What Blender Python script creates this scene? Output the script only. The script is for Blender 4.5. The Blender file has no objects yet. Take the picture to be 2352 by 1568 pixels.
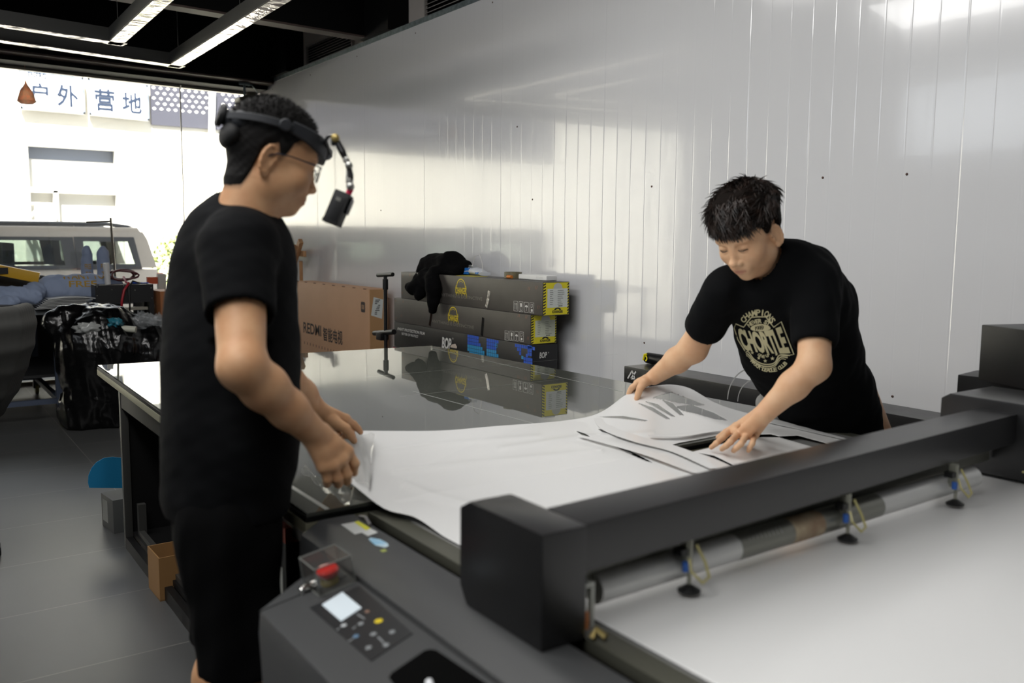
import bpy, bmesh, math, random
import numpy as np
from mathutils import Vector, Matrix, noise
from mathutils.bvhtree import BVHTree

SC = bpy.context.scene
COL = SC.collection
random.seed(7)
# ------------------------------------------------------------------ camera
HC = 1.30
FPX = 2047.0
PITCH = math.radians(6.55)
ROLL = math.atan(.0084)
YAW = math.radians(34.78)


def cam_basis():
    fw = Vector((math.sin(YAW) * math.cos(PITCH), math.cos(YAW) * math.cos(PITCH), -math.sin(PITCH)))
    r = Vector((math.cos(YAW), -math.sin(YAW), 0))
    u = r.cross(fw)
    c, s = math.cos(ROLL), math.sin(ROLL)
    return c * r + s * u, -s * r + c * u, fw


CR, CU, CF = cam_basis()
cam_data = bpy.data.cameras.new('camera')
cam = bpy.data.objects.new('camera', cam_data)
COL.objects.link(cam)
SC.camera = cam
cam_data.sensor_width = 36.0
cam_data.lens = FPX / 2352 * 36.0
cam_data.clip_start = .02
cam_data.clip_end = 200
m = Matrix((CR, CU, -CF)).transposed().to_4x4()
m.translation = Vector((0, 0, HC))
cam.matrix_world = m
cam_data.dof.use_dof = True
cam_data.dof.focus_distance = 4.0
cam_data.dof.aperture_fstop = 2.8

SC.view_settings.view_transform = 'Standard'
SC.view_settings.look = 'None'
SC.view_settings.exposure = 0.12
SC.view_settings.gamma = 1.0
SC.view_settings.use_curve_mapping = False
SC.cycles.use_denoising = True
SC.cycles.max_bounces = 8
SC.cycles.transparent_max_bounces = 16
SC.cycles.sample_clamp_indirect = 6
SC.cycles.caustics_reflective = False
SC.cycles.caustics_refractive = False

# ------------------------------------------------------------------ light
world = bpy.data.worlds.new('world')
SC.world = world
world.use_nodes = True
nt = world.node_tree
sky = nt.nodes.new('ShaderNodeTexSky')
sky.sky_type = 'HOSEK_WILKIE'
sky.turbidity = 5.0
sky.ground_albedo = .5
sky.sun_direction = Vector((-.35, -.75, 1.0)).normalized()
bgn = nt.nodes['Background']
mixn = nt.nodes.new('ShaderNodeMix')
mixn.data_type = 'RGBA'
mixn.inputs[0].default_value = .75
mixn.inputs[7].default_value = (.95, .97, 1.0, 1)
nt.links.new(sky.outputs[0], mixn.inputs[6])
nt.links.new(mixn.outputs[2], bgn.inputs[0])
bgn.inputs[1].default_value = 4.0

sun_d = bpy.data.lights.new('sun', 'SUN')
sun_d.energy = 36.0
sun_d.angle = .02
sun_d.color = (1, .96, .88)
sun = bpy.data.objects.new('sun', sun_d)
COL.objects.link(sun)
sun.rotation_euler = Vector((.35, .75, -1.0)).to_track_quat('-Z', 'Y').to_euler()


def area(name, loc, size, size_y, power, color=(1, 1, 1), rot=(0, 0, 0)):
    d = bpy.data.lights.new(name, 'AREA')
    d.shape = 'RECTANGLE'
    d.size = size
    d.size_y = size_y
    d.energy = power
    d.color = color
    o = bpy.data.objects.new(name, d)
    COL.objects.link(o)
    o.location = loc
    o.rotation_euler = rot
    return o


# ceiling light strips of the workshop (overhead, lighting the room)
area('ceiling_light', (-.4, 2.0, 3.05), .5, 4.6, 84, (1, .985, .96), rot=(0, math.radians(-12), 0))
area('ceiling_light', (.7, -.6, 3.05), .5, 3.0, 7, (.97, .99, 1))
area('ceiling_light', (.9, 3.0, 3.05), .35, 2.8, 30, (1, .985, .96))
# daylight portal of the front glazing
pt = area('window_portal', (.6, 8.95, 1.6), 8.0, 2.9, 1, rot=(math.radians(-90), 0, 0))
pt.data.cycles.is_portal = True
pt = area('window_portal', (-3.26, 2.4, 2.7), .88, 7.1, 1, rot=(0, math.radians(-90), 0))  # portal for the sky opening added in the left wall
pt.data.cycles.is_portal = True


# ------------------------------------------------------------------ pixel helpers (photo 2352 x 1568)
def ray(x, y):
    return CF + CR * ((x - 1176) / FPX) - CU * ((y - 784) / FPX)


CO = Vector((0, 0, HC))


def pz(x, y, z):
    d = ray(x, y)
    return CO + d * ((z - HC) / d.z)


def px(x, y, X):
    d = ray(x, y)
    return CO + d * (X / d.x)


def py(x, y, Y):
    d = ray(x, y)
    return CO + d * (Y / d.y)


def pd(x, y, d):
    return CO + ray(x, y) * d


# ------------------------------------------------------------------ materials
def lin(c):
    return tuple(((v / 255) / 12.92 if v / 255 <= .04045 else ((v / 255 + .055) / 1.055) ** 2.4) for v in c)


MATS = {}


def mat(name, rgb, rough=.5, metal=0.0, spec=.5, var=0.0, vscale=8.0, bump=0.0, bscale=60.0, bdist=.002,
        rgb2=None, coat=0.0, sheen=0.0, alpha=1.0, trans=0.0, ior=1.5, emit=0.0, aniso=None, sss=0.0):
    if name in MATS:
        return MATS[name]
    M = bpy.data.materials.new(name)
    M.use_nodes = True
    n = M.node_tree
    b = n.nodes['Principled BSDF']
    c = lin(rgb)
    b.inputs['Base Color'].default_value = (*c, 1)
    b.inputs['Roughness'].default_value = rough
    b.inputs['Metallic'].default_value = metal
    b.inputs['Specular IOR Level'].default_value = spec
    b.inputs['IOR'].default_value = ior
    b.inputs['Coat Weight'].default_value = coat
    b.inputs['Sheen Weight'].default_value = sheen
    b.inputs['Alpha'].default_value = alpha
    b.inputs['Transmission Weight'].default_value = trans
    if sss:
        b.inputs['Subsurface Weight'].default_value = sss
        b.inputs['Subsurface Radius'].default_value = (.012, .004, .002)
        b.inputs['Subsurface Scale'].default_value = 1.0
    if emit:
        b.inputs['Emission Color'].default_value = (*c, 1)
        b.inputs['Emission Strength'].default_value = emit
    tc = n.nodes.new('ShaderNodeTexCoord')
    if var or rgb2:
        tx = n.nodes.new('ShaderNodeTexNoise')
        tx.inputs['Scale'].default_value = vscale
        tx.inputs['Detail'].default_value = 5
        if aniso:
            mp = n.nodes.new('ShaderNodeMapping')
            mp.inputs['Scale'].default_value = aniso
            n.links.new(tc.outputs['Object'], mp.inputs[0])
            n.links.new(mp.outputs[0], tx.inputs['Vector'])
        else:
            n.links.new(tc.outputs['Object'], tx.inputs['Vector'])
        rp = n.nodes.new('ShaderNodeValToRGB')
        c2 = lin(rgb2) if rgb2 else tuple(v * (1 - var) for v in c)
        c1 = c if rgb2 else tuple(min(1, v * (1 + var)) for v in c)
        rp.color_ramp.elements[0].position = .35
        rp.color_ramp.elements[1].position = .65
        rp.color_ramp.elements[0].color = (*c2, 1)
        rp.color_ramp.elements[1].color = (*c1, 1)
        n.links.new(tx.outputs['Fac'], rp.inputs[0])
        n.links.new(rp.outputs[0], b.inputs['Base Color'])
    if bump:
        t2 = n.nodes.new('ShaderNodeTexNoise')
        t2.inputs['Scale'].default_value = bscale
        t2.inputs['Detail'].default_value = 4
        if aniso:
            mp2 = n.nodes.new('ShaderNodeMapping')
            mp2.inputs['Scale'].default_value = aniso
            n.links.new(tc.outputs['Object'], mp2.inputs[0])
            n.links.new(mp2.outputs[0], t2.inputs['Vector'])
        else:
            n.links.new(tc.outputs['Object'], t2.inputs['Vector'])
        bp = n.nodes.new('ShaderNodeBump')
        bp.inputs['Strength'].default_value = bump
        bp.inputs['Distance'].default_value = bdist
        n.links.new(t2.outputs['Fac'], bp.inputs['Height'])
        n.links.new(bp.outputs[0], b.inputs['Normal'])
    MATS[name] = M
    return M


def thin_glass(name, tint=(1, 1, 1), refl_rough=0.0, ior=1.5, haze=0.0, hazecol=(.8, .8, .8)):
    M = bpy.data.materials.new(name)
    M.use_nodes = True
    n = M.node_tree
    n.nodes.clear()
    out = n.nodes.new('ShaderNodeOutputMaterial')
    tr = n.nodes.new('ShaderNodeBsdfTransparent')
    tr.inputs[0].default_value = (*tint, 1)
    gl = n.nodes.new('ShaderNodeBsdfGlossy')
    gl.inputs['Roughness'].default_value = refl_rough
    fr = n.nodes.new('ShaderNodeFresnel')
    fr.inputs[0].default_value = ior
    mx = n.nodes.new('ShaderNodeMixShader')
    n.links.new(fr.outputs[0], mx.inputs[0])
    n.links.new(tr.outputs[0], mx.inputs[1])
    n.links.new(gl.outputs[0], mx.inputs[2])
    last = mx
    if haze:
        df = n.nodes.new('ShaderNodeBsdfTranslucent')
        df.inputs[0].default_value = (*hazecol, 1)
        d2 = n.nodes.new('ShaderNodeBsdfDiffuse')
        d2.inputs[0].default_value = (*hazecol, 1)
        ad = n.nodes.new('ShaderNodeMixShader')
        ad.inputs[0].default_value = .5
        n.links.new(df.outputs[0], ad.inputs[1])
        n.links.new(d2.outputs[0], ad.inputs[2])
        m2 = n.nodes.new('ShaderNodeMixShader')
        m2.inputs[0].default_value = haze
        n.links.new(mx.outputs[0], m2.inputs[1])
        n.links.new(ad.outputs[0], m2.inputs[2])
        last = m2
    n.links.new(last.outputs[0], out.inputs[0])
    MATS[name] = M
    return M


# ------------------------------------------------------------------ object helpers
def tag(o, label=None, cat=None, group=None, kind=None):
    if label: o['label'] = label
    if cat: o['category'] = cat
    if group: o['group'] = group
    if kind: o['kind'] = kind
    return o


def thing(name, loc, label, cat, group=None):
    o = bpy.data.objects.new(name, None)
    o.empty_display_size = .1
    COL.objects.link(o)
    o.location = loc
    return tag(o, label, cat, group)


def world_loc(o):
    v = Vector(o.location)
    while o.parent:
        o = o.parent
        v += Vector(o.location)
    return v


class MB:
    """collects geometry in world coordinates; build() links it as one mesh object"""

    def __init__(s):
        s.v = []
        s.f = []
        s.mi = []

    def add(s, vs, fs, mi=0, M=None):
        o = len(s.v)
        s.v += [tuple(M @ Vector(v)) if M else tuple(v) for v in vs]
        s.f += [tuple(i + o for i in f) for f in fs]
        s.mi += [mi] * len(fs)
        return s

    def box(s, a, b, mi=0, M=None):
        x0, y0, z0 = a
        x1, y1, z1 = b
        vs = [(x0, y0, z0), (x1, y0, z0), (x1, y1, z0), (x0, y1, z0), (x0, y0, z1), (x1, y0, z1), (x1, y1, z1), (x0, y1, z1)]
        fs = [(0, 3, 2, 1), (4, 5, 6, 7), (0, 1, 5, 4), (1, 2, 6, 5), (2, 3, 7, 6), (3, 0, 4, 7)]
        return s.add(vs, fs, mi, M)

    def hexa(s, bot, top, mi=0):
        return s.add(list(bot) + list(top), [(3, 2, 1, 0), (4, 5, 6, 7), (0, 1, 5, 4), (1, 2, 6, 5), (2, 3, 7, 6), (3, 0, 4, 7)], mi)

    def tube(s, pts, r, n=10, mi=0, cap=True, flat=1.0):
        pts = [Vector(p) for p in pts]
        rs = r if isinstance(r, (list, tuple)) else [r] * len(pts)
        vs, fs = [], []
        up = None
        for i, p in enumerate(pts):
            t = (pts[min(i + 1, len(pts) - 1)] - pts[max(i - 1, 0)])
            if t.length < 1e-9: t = Vector((0, 0, 1))
            t.normalize()
            if up is None:
                up = Vector((0, 0, 1)) if abs(t.z) < .9 else Vector((1, 0, 0))
            a = t.cross(up)
            if a.length < 1e-6: a = t.orthogonal()
            a.normalize()
            bvec = a.cross(t).normalized()
            up = bvec
            for k in range(n):
                th = 2 * math.pi * k / n
                vs.append(p + (a * math.cos(th) + bvec * math.sin(th) * flat) * rs[i])
        for i in range(len(pts) - 1):
            for k in range(n):
                a0 = i * n + k
                a1 = i * n + (k + 1) % n
                fs.append((a0, a0 + n, a1 + n, a1))
        if cap:
            fs.append(tuple(range(n)))
            fs.append(tuple(reversed(range((len(pts) - 1) * n, len(pts) * n))))
        return s.add(vs, fs, mi)

    def cyl(s, a, b, r, n=16, mi=0):
        return s.tube([a, b], r, n, mi)

    def prism(s, poly, depth, o, u, v, mi=0):
        """poly (2d) in plane o,u,v; extruded along -w by depth (w=u x v, outward)"""
        o, u, v = Vector(o), Vector(u), Vector(v)
        w = u.cross(v).normalized()
        n = len(poly)
        vs = [o + u * p[0] + v * p[1] for p in poly] + [o + u * p[0] + v * p[1] - w * depth for p in poly]
        fs = [tuple(range(n)), tuple(reversed(range(n, 2 * n)))]
        for i in range(n):
            j = (i + 1) % n
            fs.append((i, i + n, j + n, j))
        return s.add(vs, fs, mi)

    def lathe(s, prof, o, n=24, mi=0, axis=(0, 0, 1)):
        q = Vector((0, 0, 1)).rotation_difference(Vector(axis)).to_matrix()
        vs, fs = [], []
        for (r, z) in prof:
            for k in range(n):
                th = 2 * math.pi * k / n
                vs.append(Vector(o) + q @ Vector((r * math.cos(th), r * math.sin(th), z)))
        for i in range(len(prof) - 1):
            for k in range(n):
                a0 = i * n + k
                a1 = i * n + (k + 1) % n
                fs.append((a0, a1, a1 + n, a0 + n))
        fs.append(tuple(reversed(range(n))))
        fs.append(tuple(range((len(prof) - 1) * n, len(prof) * n)))
        return s.add(vs, fs, mi)

    def build(s, name, m_, parent=None, bevel=0.0, seg=2, smooth=False, sub=0, angle=35):
        me = bpy.data.meshes.new(name)
        off = world_loc(parent) if parent else Vector((0, 0, 0))
        if not parent and s.v:
            a = np.array(s.v)
            off = Vector(((a[:, 0].min() + a[:, 0].max()) / 2, (a[:, 1].min() + a[:, 1].max()) / 2, a[:, 2].min()))
        me.from_pydata([tuple(Vector(v) - off) for v in s.v], [], s.f)
        ms = m_ if isinstance(m_, (list, tuple)) else [m_]
        for x in ms: me.materials.append(x)
        for p, i in zip(me.polygons, s.mi): p.material_index = i
        me.validate()
        me.update()
        o = bpy.data.objects.new(name, me)
        COL.objects.link(o)
        if parent:
            o.parent = parent
        else:
            o.location = off
        if bevel:
            bm = bmesh.new()
            bm.from_mesh(me)
            bmesh.ops.remove_doubles(bm, verts=bm.verts, dist=1e-6)
            ed = [e for e in bm.edges if len(e.link_faces) == 2 and e.calc_face_angle(0) > math.radians(30)]
            try:
                bmesh.ops.bevel(bm, geom=ed, offset=bevel, segments=seg, profile=.7, affect='EDGES', clamp_overlap=True)
            except Exception:
                pass
            bm.to_mesh(me)
            bm.free()
        if sub:
            md = o.modifiers.new('sub', 'SUBSURF')
            md.levels = md.render_levels = sub
        if smooth or bevel:
            if hasattr(me, 'shade_smooth'): me.shade_smooth()
            if not sub and not (smooth and angle is None):
                me.set_sharp_from_angle(angle=math.radians(angle))
        return o


def struct(o):
    o['kind'] = 'structure'
    return o


def np_mesh(name, V, Fc, m_, parent=None, smooth=True):
    off = world_loc(parent) if parent else Vector((0, 0, 0))
    me = bpy.data.meshes.new(name)
    if not parent:
        off = Vector(((V[:, 0].min() + V[:, 0].max()) / 2, (V[:, 1].min() + V[:, 1].max()) / 2, V[:, 2].min()))
    V = V - np.array(off)[None, :]
    me.vertices.add(len(V))
    me.vertices.foreach_set('co', V.astype(np.float32).ravel())
    k = Fc.shape[1]
    me.loops.add(len(Fc) * k)
    me.loops.foreach_set('vertex_index', Fc.astype(np.int32).ravel())
    me.polygons.add(len(Fc))
    me.polygons.foreach_set('loop_start', np.arange(0, len(Fc) * k, k, dtype=np.int32))
    me.polygons.foreach_set('loop_total', np.full(len(Fc), k, dtype=np.int32))
    me.materials.append(m_)
    me.update(calc_edges=True)
    me.validate()
    if smooth: me.shade_smooth()
    o = bpy.data.objects.new(name, me)
    COL.objects.link(o)
    if parent:
        o.parent = parent
    else:
        o.location = off
    return o


def text_data(s, bold=0.0, shear=0.0, spacing=1.0, bev=0.0):
    """returns verts(2d), faces, width, height normalised to height 1 (caps)"""
    cu = bpy.data.curves.new('t', 'FONT')
    cu.body = s
    cu.size = 1.0
    cu.offset = bold
    cu.shear = shear
    cu.space_character = spacing
    cu.fill_mode = 'FRONT'
    cu.resolution_u = 3
    o = bpy.data.objects.new('t', cu)
    COL.objects.link(o)
    dg = bpy.context.evaluated_depsgraph_get()
    me = bpy.data.meshes.new_from_object(o.evaluated_get(dg))
    vs = [(v.co.x, v.co.y) for v in me.vertices]
    fs = [tuple(p.vertices) for p in me.polygons]
    bpy.data.objects.remove(o)
    bpy.data.curves.remove(cu)
    bpy.data.meshes.remove(me)
    if not vs: return [], [], 1, 1
    a = np.array(vs)
    mn, mx = a.min(0), a.max(0)
    w, h = mx - mn
    return [((x - mn[0]) / w, (y - mn[1]) / h) for x, y in vs], fs, w, h


def put_text(mb, s, o, u, v, rect, mi=0, lift=.0008, **kw):
    """rect (x0,y0,x1,y1) in metres on plane o,u(unit),v(unit)"""
    vs, fs, w, h = text_data(s, **kw)
    o, u, v = Vector(o), Vector(u).normalized(), Vector(v).normalized()
    n = u.cross(v).normalized()
    x0, y0, x1, y1 = rect
    P = [o + u * (x0 + a * (x1 - x0)) + v * (y0 + b * (y1 - y0)) + n * lift for a, b in vs]
    mb.add(P, fs, mi)


def decal(mb, o, u, v, x0, y0, x1, y1, mi=0, lift=.0006, skew=0):
    o, u, v = Vector(o), Vector(u).normalized(), Vector(v).normalized()
    n = u.cross(v).normalized() * lift
    mb.add([o + u * x0 + v * y0 + n, o + u * x1 + v * y0 + n, o + u * (x1 + skew) + v * y1 + n, o + u * (x0 + skew) + v * y1 + n], [(0, 1, 2, 3)], mi)


def ring(mb, o, u, v, cx, cy, r0, r1, a0=0, a1=360, n=24, mi=0, lift=.0008, sy=1.0):
    o, u, v = Vector(o), Vector(u).normalized(), Vector(v).normalized()
    nn = u.cross(v).normalized() * lift
    vs, fs = [], []
    for i in range(n + 1):
        t = math.radians(a0 + (a1 - a0) * i / n)
        for r in (r0, r1):
            vs.append(o + u * (cx + r * math.cos(t)) + v * (cy + r * math.sin(t) * sy) + nn)
    for i in range(n):
        fs.append((2 * i, 2 * i + 1, 2 * i + 3, 2 * i + 2))
    mb.add(vs, fs, mi)


def stroke(mb, o, u, v, pts, w, mi=0, lift=.0008):
    """polyline stroke decal in plane coordinates"""
    o, u, v = Vector(o), Vector(u).normalized(), Vector(v).normalized()
    nn = u.cross(v).normalized() * lift
    pts = [Vector(p) for p in pts]
    vs = []
    for i, p in enumerate(pts):
        t = (pts[min(i + 1, len(pts) - 1)] - pts[max(i - 1, 0)]).normalized()
        q = Vector((-t.y, t.x)) * w / 2
        for s_ in (q, -q):
            c = p + s_
            vs.append(o + u * c.x + v * c.y + nn)
    fs = [(2 * i + 1, 2 * i + 3, 2 * i + 2, 2 * i) for i in range(len(pts) - 1)]
    mb.add(vs, fs, mi)
# ================================================================== ROOM
XW = 3.07      # panel wall
ZW = 2.78      # its top
ZC = 3.35      # ceiling deck
FY0, FYS = 8.60, .075   # front glazing: Y = FY0 + FYS * X


def fy(x): return FY0 + FYS * x


def fpt(x, z, dy=0): return Vector((x, fy(x) + dy, z))


white_metal = mat('white_panel', (220, 220, 222), rough=.14, spec=.75, coat=.35, bump=.25, bscale=1.4, bdist=.02, aniso=(1, 1.6, .3))
plaster = mat('plaster', (205, 196, 188), rough=.8, var=.06, vscale=3)
side_paint = mat('side_wall_paint', (96, 95, 92), rough=.8, var=.04, vscale=2)
black_deck = mat('black_ceiling', (9, 9, 10), rough=.8, spec=.15)
black_steel = mat('black_steel', (12, 12, 12), rough=.65, spec=.15)
flange_brown = mat('flange_paint', (86, 72, 66), rough=.6, var=.2, vscale=5)
galv = mat('galvanised', (120, 132, 136), rough=.5, metal=.5, rgb2=(92, 104, 108), vscale=30)
steel = mat('steel', (170, 170, 165), rough=.3, metal=.9)
black_plastic = mat('black_plastic', (16, 16, 17), rough=.45)


def tile_floor():
    M = bpy.data.materials.new('floor_tiles')
    M.use_nodes = True
    n = M.node_tree
    b = n.nodes['Principled BSDF']
    tc = n.nodes.new('ShaderNodeTexCoord')
    mp = n.nodes.new('ShaderNodeMapping')
    mp.inputs['Location'].default_value = (.38, .12, 0)
    n.links.new(tc.outputs['Object'], mp.inputs[0])
    br = n.nodes.new('ShaderNodeTexBrick')
    br.offset = 0
    br.inputs['Scale'].default_value = 1.0
    br.inputs['Brick Width'].default_value = 1.06
    br.inputs['Row Height'].default_value = .53
    br.inputs['Mortar Size'].default_value = .0022
    br.inputs['Mortar Smooth'].default_value = .1
    br.inputs['Color1'].default_value = (*lin((74, 75, 75)), 1)
    br.inputs['Color2'].default_value = (*lin((70, 71, 71)), 1)
    br.inputs['Mortar'].default_value = (*lin((108, 107, 104)), 1)
    n.links.new(mp.outputs[0], br.inputs['Vector'])
    nz = n.nodes.new('ShaderNodeTexNoise')
    nz.inputs['Scale'].default_value = 2.4
    nz.inputs['Detail'].default_value = 8
    n.links.new(tc.outputs['Object'], nz.inputs['Vector'])
    mx = n.nodes.new('ShaderNodeMix')
    mx.data_type = 'RGBA'
    mx.blend_type = 'MULTIPLY'
    mx.inputs[0].default_value = .5
    n.links.new(br.outputs[0], mx.inputs[6])
    rp = n.nodes.new('ShaderNodeValToRGB')
    rp.color_ramp.elements[0].color = (.6, .6, .58, 1)
    rp.color_ramp.elements[1].color = (1.1, 1.1, 1.1, 1)
    n.links.new(nz.outputs['Fac'], rp.inputs[0])
    n.links.new(rp.outputs[0], mx.inputs[7])
    n.links.new(mx.outputs[2], b.inputs['Base Color'])
    b.inputs['Roughness'].default_value = .42
    MATS['floor_tiles'] = M
    return M


FL = tile_floor()
struct(MB().box((-3.2, -2.2, -.15), (3.6, 9.2, 0)).build('floor', FL))

# --- corrugated white panel wall, ribs every ~10.5 cm
mb = MB()
prof = []
y = -2.2
k = 0
per = .95 / 9
while y < 9.1:
    g = .0003 if k % 9 else .0008
    w = .0045
    prof += [(0, y), (0, y + per - 2 * w), (g, y + per - 1.2 * w), (g, y + per - .8 * w)]
    y += per
    k += 1
# clip the far end at the glazing
yend = fy(XW) - .02
prof = [(a, b) for a, b in prof if b < yend] + [(0, yend)]
vs = []
for a, b in prof:
    vs += [(XW + a, b, 0), (XW + a, b, ZW)]
fs = [(2 * i, 2 * i + 1, 2 * i + 3, 2 * i + 2) for i in range(len(prof) - 1)]
mb.add(vs, fs)
mb.box((XW + .01, -2.2, 0), (XW + .06, yend, ZW))
wall = struct(mb.build('wall_right', white_metal))
# galvanised top channel
struct(MB().box((XW - .006, -2.2, ZW - .022), (XW + .066, yend, ZW + .012)).build('trim_1', galv))
# screws of the panels
sm = mat('screw', (92, 72, 66), rough=.4, metal=.6)
mb = MB()
for (a, b) in ((626.5, 205), (713, 172), (820, 129.5), (954.5, 76), (1131.5, 5.6), (1497, 428), (1890, 408), (1223, 458), (875, 483),
               (1480, 787), (2050, 910), (1188, 291), (2083, 400)):
    p = px(a, b, XW)
    mb.lathe([(.0055, 0), (.005, .003), (.0025, .0045), (.0002, .0046)], p + Vector((.001, 0, 0)), 8, axis=(-1, 0, 0))
o = mb.build('panel_screws', sm, wall)
o['kind'] = 'stuff'

# upper building wall behind the panel, with louvres
struct(MB().box((3.20, -2.2, 0), (3.35, 9.3, ZC + .2)).build('wall_upper', plaster))
louv = mat('louver', (172, 166, 160), rough=.5)
dark = mat('void_black', (4, 4, 4), rough=.9, spec=.05)


def louver(y0, y1, z0, z1, lab):
    t = thing('wall_louver', (3.2, (y0 + y1) / 2, z0), lab, 'vent', 'air louvres above the panel wall')
    MB().box((3.197, y0, z0), (3.199, y1, z1)).build('backing', dark, t)
    f = MB()
    e = .012
    f.box((3.175, y0 - e, z0 - e), (3.2, y0, z1 + e)).box((3.175, y1, z0 - e), (3.2, y1 + e, z1 + e))
    f.box((3.175, y0, z1), (3.2, y1, z1 + e)).box((3.175, y0, z0 - e), (3.2, y1, z0))
    f.build('frame', louv, t)
    n = 9
    sl = MB()
    for i in range(n):
        z = z0 + (i + .5) * (z1 - z0) / n
        sl.hexa([(3.178, y0, z - .008), (3.196, y0, z + .002), (3.196, y1, z + .002), (3.178, y1, z - .008)],
                [(3.178, y0, z - .005), (3.196, y0, z + .006), (3.196, y1, z + .006), (3.178, y1, z - .005)])
    sl.build('slats', louv, t)


louver(6.90, 7.86, 2.80, 3.0, 'slatted metal air vent in the plaster above the panel wall, nearer the window')
louver(4.5, 5.68, 2.80, 3.06, 'slatted metal air vent at the top edge of the view, farther from the window')

# ceiling deck with corrugations + beams
mb = MB()
mb.box((-3.2, -2.2, ZC), (3.35, 9.3, ZC + .12))
for i in range(24):
    yy = -2 + i * .47
    mb.hexa([(-3.2, yy + .03, ZC - .07), (3.2, yy + .03, ZC - .07), (3.2, yy + .2, ZC - .07), (-3.2, yy + .2, ZC - .07)],
            [(-3.2, yy, ZC), (3.2, yy, ZC), (3.2, yy + .23, ZC), (-3.2, yy + .23, ZC)])
struct(mb.build('ceiling', mat('deck_grey', (30, 29, 29), rough=.8, spec=.15)))


def ibeam(name, p0, p1, z, w=.16, depth=.42, black_to=None):
    a = MB()
    p0, p1 = Vector((*p0, 0)), Vector((*p1, 0))
    d = (p1 - p0).normalized()
    nrm = Vector((-d.y, d.x, 0))
    q = [p0 - nrm * w / 2, p1 - nrm * w / 2, p1 + nrm * w / 2, p0 + nrm * w / 2]
    a.hexa([v + Vector((0, 0, z)) for v in q], [v + Vector((0, 0, z + .014)) for v in q], 0)
    q2 = [p0 - nrm * .06, p1 - nrm * .06, p1 + nrm * .06, p0 + nrm * .06]
    a.hexa([v + Vector((0, 0, z + .0141)) for v in q2], [v + Vector((0, 0, ZC - .001)) for v in q2], 1)
    o = a.build(name, [flange_brown, black_steel])
    return struct(o)


ibeam('trim_2', (-3.2, 5.98), (3.19, 6.42), 2.80, w=.13)
struct(MB().box((3.03, 5.96, ZW + .013), (3.199, 6.42, ZC)).build('trim_3', black_steel))
# header beam over the glazing
hb = MB()
hb.hexa([fpt(-3.2, 2.74, -.42), fpt(3.2, 2.74, -.42), fpt(3.2, 2.74, -.27), fpt(-3.2, 2.74, -.27)],
        [fpt(-3.2, 2.755, -.42), fpt(3.2, 2.755, -.42), fpt(3.2, 2.755, -.27), fpt(-3.2, 2.755, -.27)], 0)
hb.hexa([fpt(-3.2, 2.7551, -.44), fpt(3.19, 2.7551, -.44), fpt(3.19, 2.7551, -.27), fpt(-3.2, 2.7551, -.27)],
        [fpt(-3.2, ZC, -.44), fpt(3.19, ZC, -.44), fpt(3.19, ZC, -.27), fpt(-3.2, ZC, -.27)], 1)
hb.hexa([fpt(-3.2, 2.70, -.27), fpt(3.06, 2.70, -.27), fpt(3.06, 2.70, .05), fpt(-3.2, 2.70, .05)],
        [fpt(-3.2, ZC, -.27), fpt(3.06, ZC, -.27), fpt(3.06, ZC, .05), fpt(-3.2, ZC, .05)], 1)
struct(hb.build('trim_4', [flange_brown, black_steel]))
struct(MB().box((3.03, 7.98, ZW + .013), (3.199, 8.38, ZC)).build('trim_5', black_steel))
# side / back walls (out of view, close the room)
lw = MB().box((-3.35, -2.2, 0), (-3.2, 9.3, 2.25)).box((-3.35, -2.2, 3.15), (-3.2, 9.3, ZC + .12))
lw.box((-3.35, -2.2, 2.25), (-3.2, -1.2, 3.15)).box((-3.35, 6.0, 2.25), (-3.2, 9.3, 3.15))
struct(lw.build('wall_left', side_paint))
w5 = struct(MB().box((-3.28, -1.2, 2.25), (-3.27, 6.0, 3.15)).build('window_5', thin_glass('added_opening_glass', (.97, .98, .98))))  # opening added in the unseen left wall to brighten the panel wall
fq = MB()
for yy in (-1.2, .6, 2.4, 4.2, 5.95):
    fq.box((-3.30, yy, 2.25), (-3.25, yy + .05, 3.15))
fq.build('window_frame', black_steel, w5)  # bars of the added opening
struct(MB().box((-3.2, -2.35, 0), (3.35, -2.2, ZC + .12)).build('wall_back', side_paint))
# unseen block added above the ceiling to keep the sun off the car
struct(MB().hexa([fpt(-6, 3.5, 0), fpt(8, 3.5, 0), (8, 4, 3.5), (-6, 4, 3.5)], [fpt(-6, 7.2, 0), fpt(8, 7.2, 0), (8, 4, 7.2), (-6, 4, 7.2)]).build('added_sun_block', side_paint))

# --- front glazing
wg = thin_glass('window_glass', (.97, .985, .98), haze=.008, hazecol=(.8, .82, .84))
frame_m = mat('window_alloy', (150, 146, 134), rough=.35, metal=.6)
for i, (a, b) in enumerate(((-3.15, -1.45), (-1.44, .55), (.56, 2.30), (2.31, 3.05))):
    g = MB().hexa([fpt(a, .02, 0), fpt(b, .02, 0), fpt(b, .02, .012), fpt(a, .02, .012)],
                  [fpt(a, 2.69, 0), fpt(b, 2.69, 0), fpt(b, 2.69, .012), fpt(a, 2.69, .012)])
    w_ = g.build('window_%d' % (i + 1), wg)
    struct(w_)
    e = MB()
    for z0, z1 in ((0.003, .035), (2.675, 2.699)):
        e.hexa([fpt(a, z0, -.015), fpt(b, z0, -.015), fpt(b, z0, .03), fpt(a, z0, .03)], [fpt(a, z1, -.015), fpt(b, z1, -.015), fpt(b, z1, .03), fpt(a, z1, .03)])
    e.hexa([fpt(b - .003, .035, -.002), fpt(b + .006, .035, -.002), fpt(b + .006, .035, .014), fpt(b - .003, .035, .014)],
           [fpt(b - .003, 2.675, -.002), fpt(b + .006, 2.675, -.002), fpt(b + .006, 2.675, .014), fpt(b - .003, 2.675, .014)])
    e.build('window_frame', frame_m, w_)

# --- hanging rectangular light channels
chan = mat('channel_grey', (62, 62, 60), rough=.5)


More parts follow.
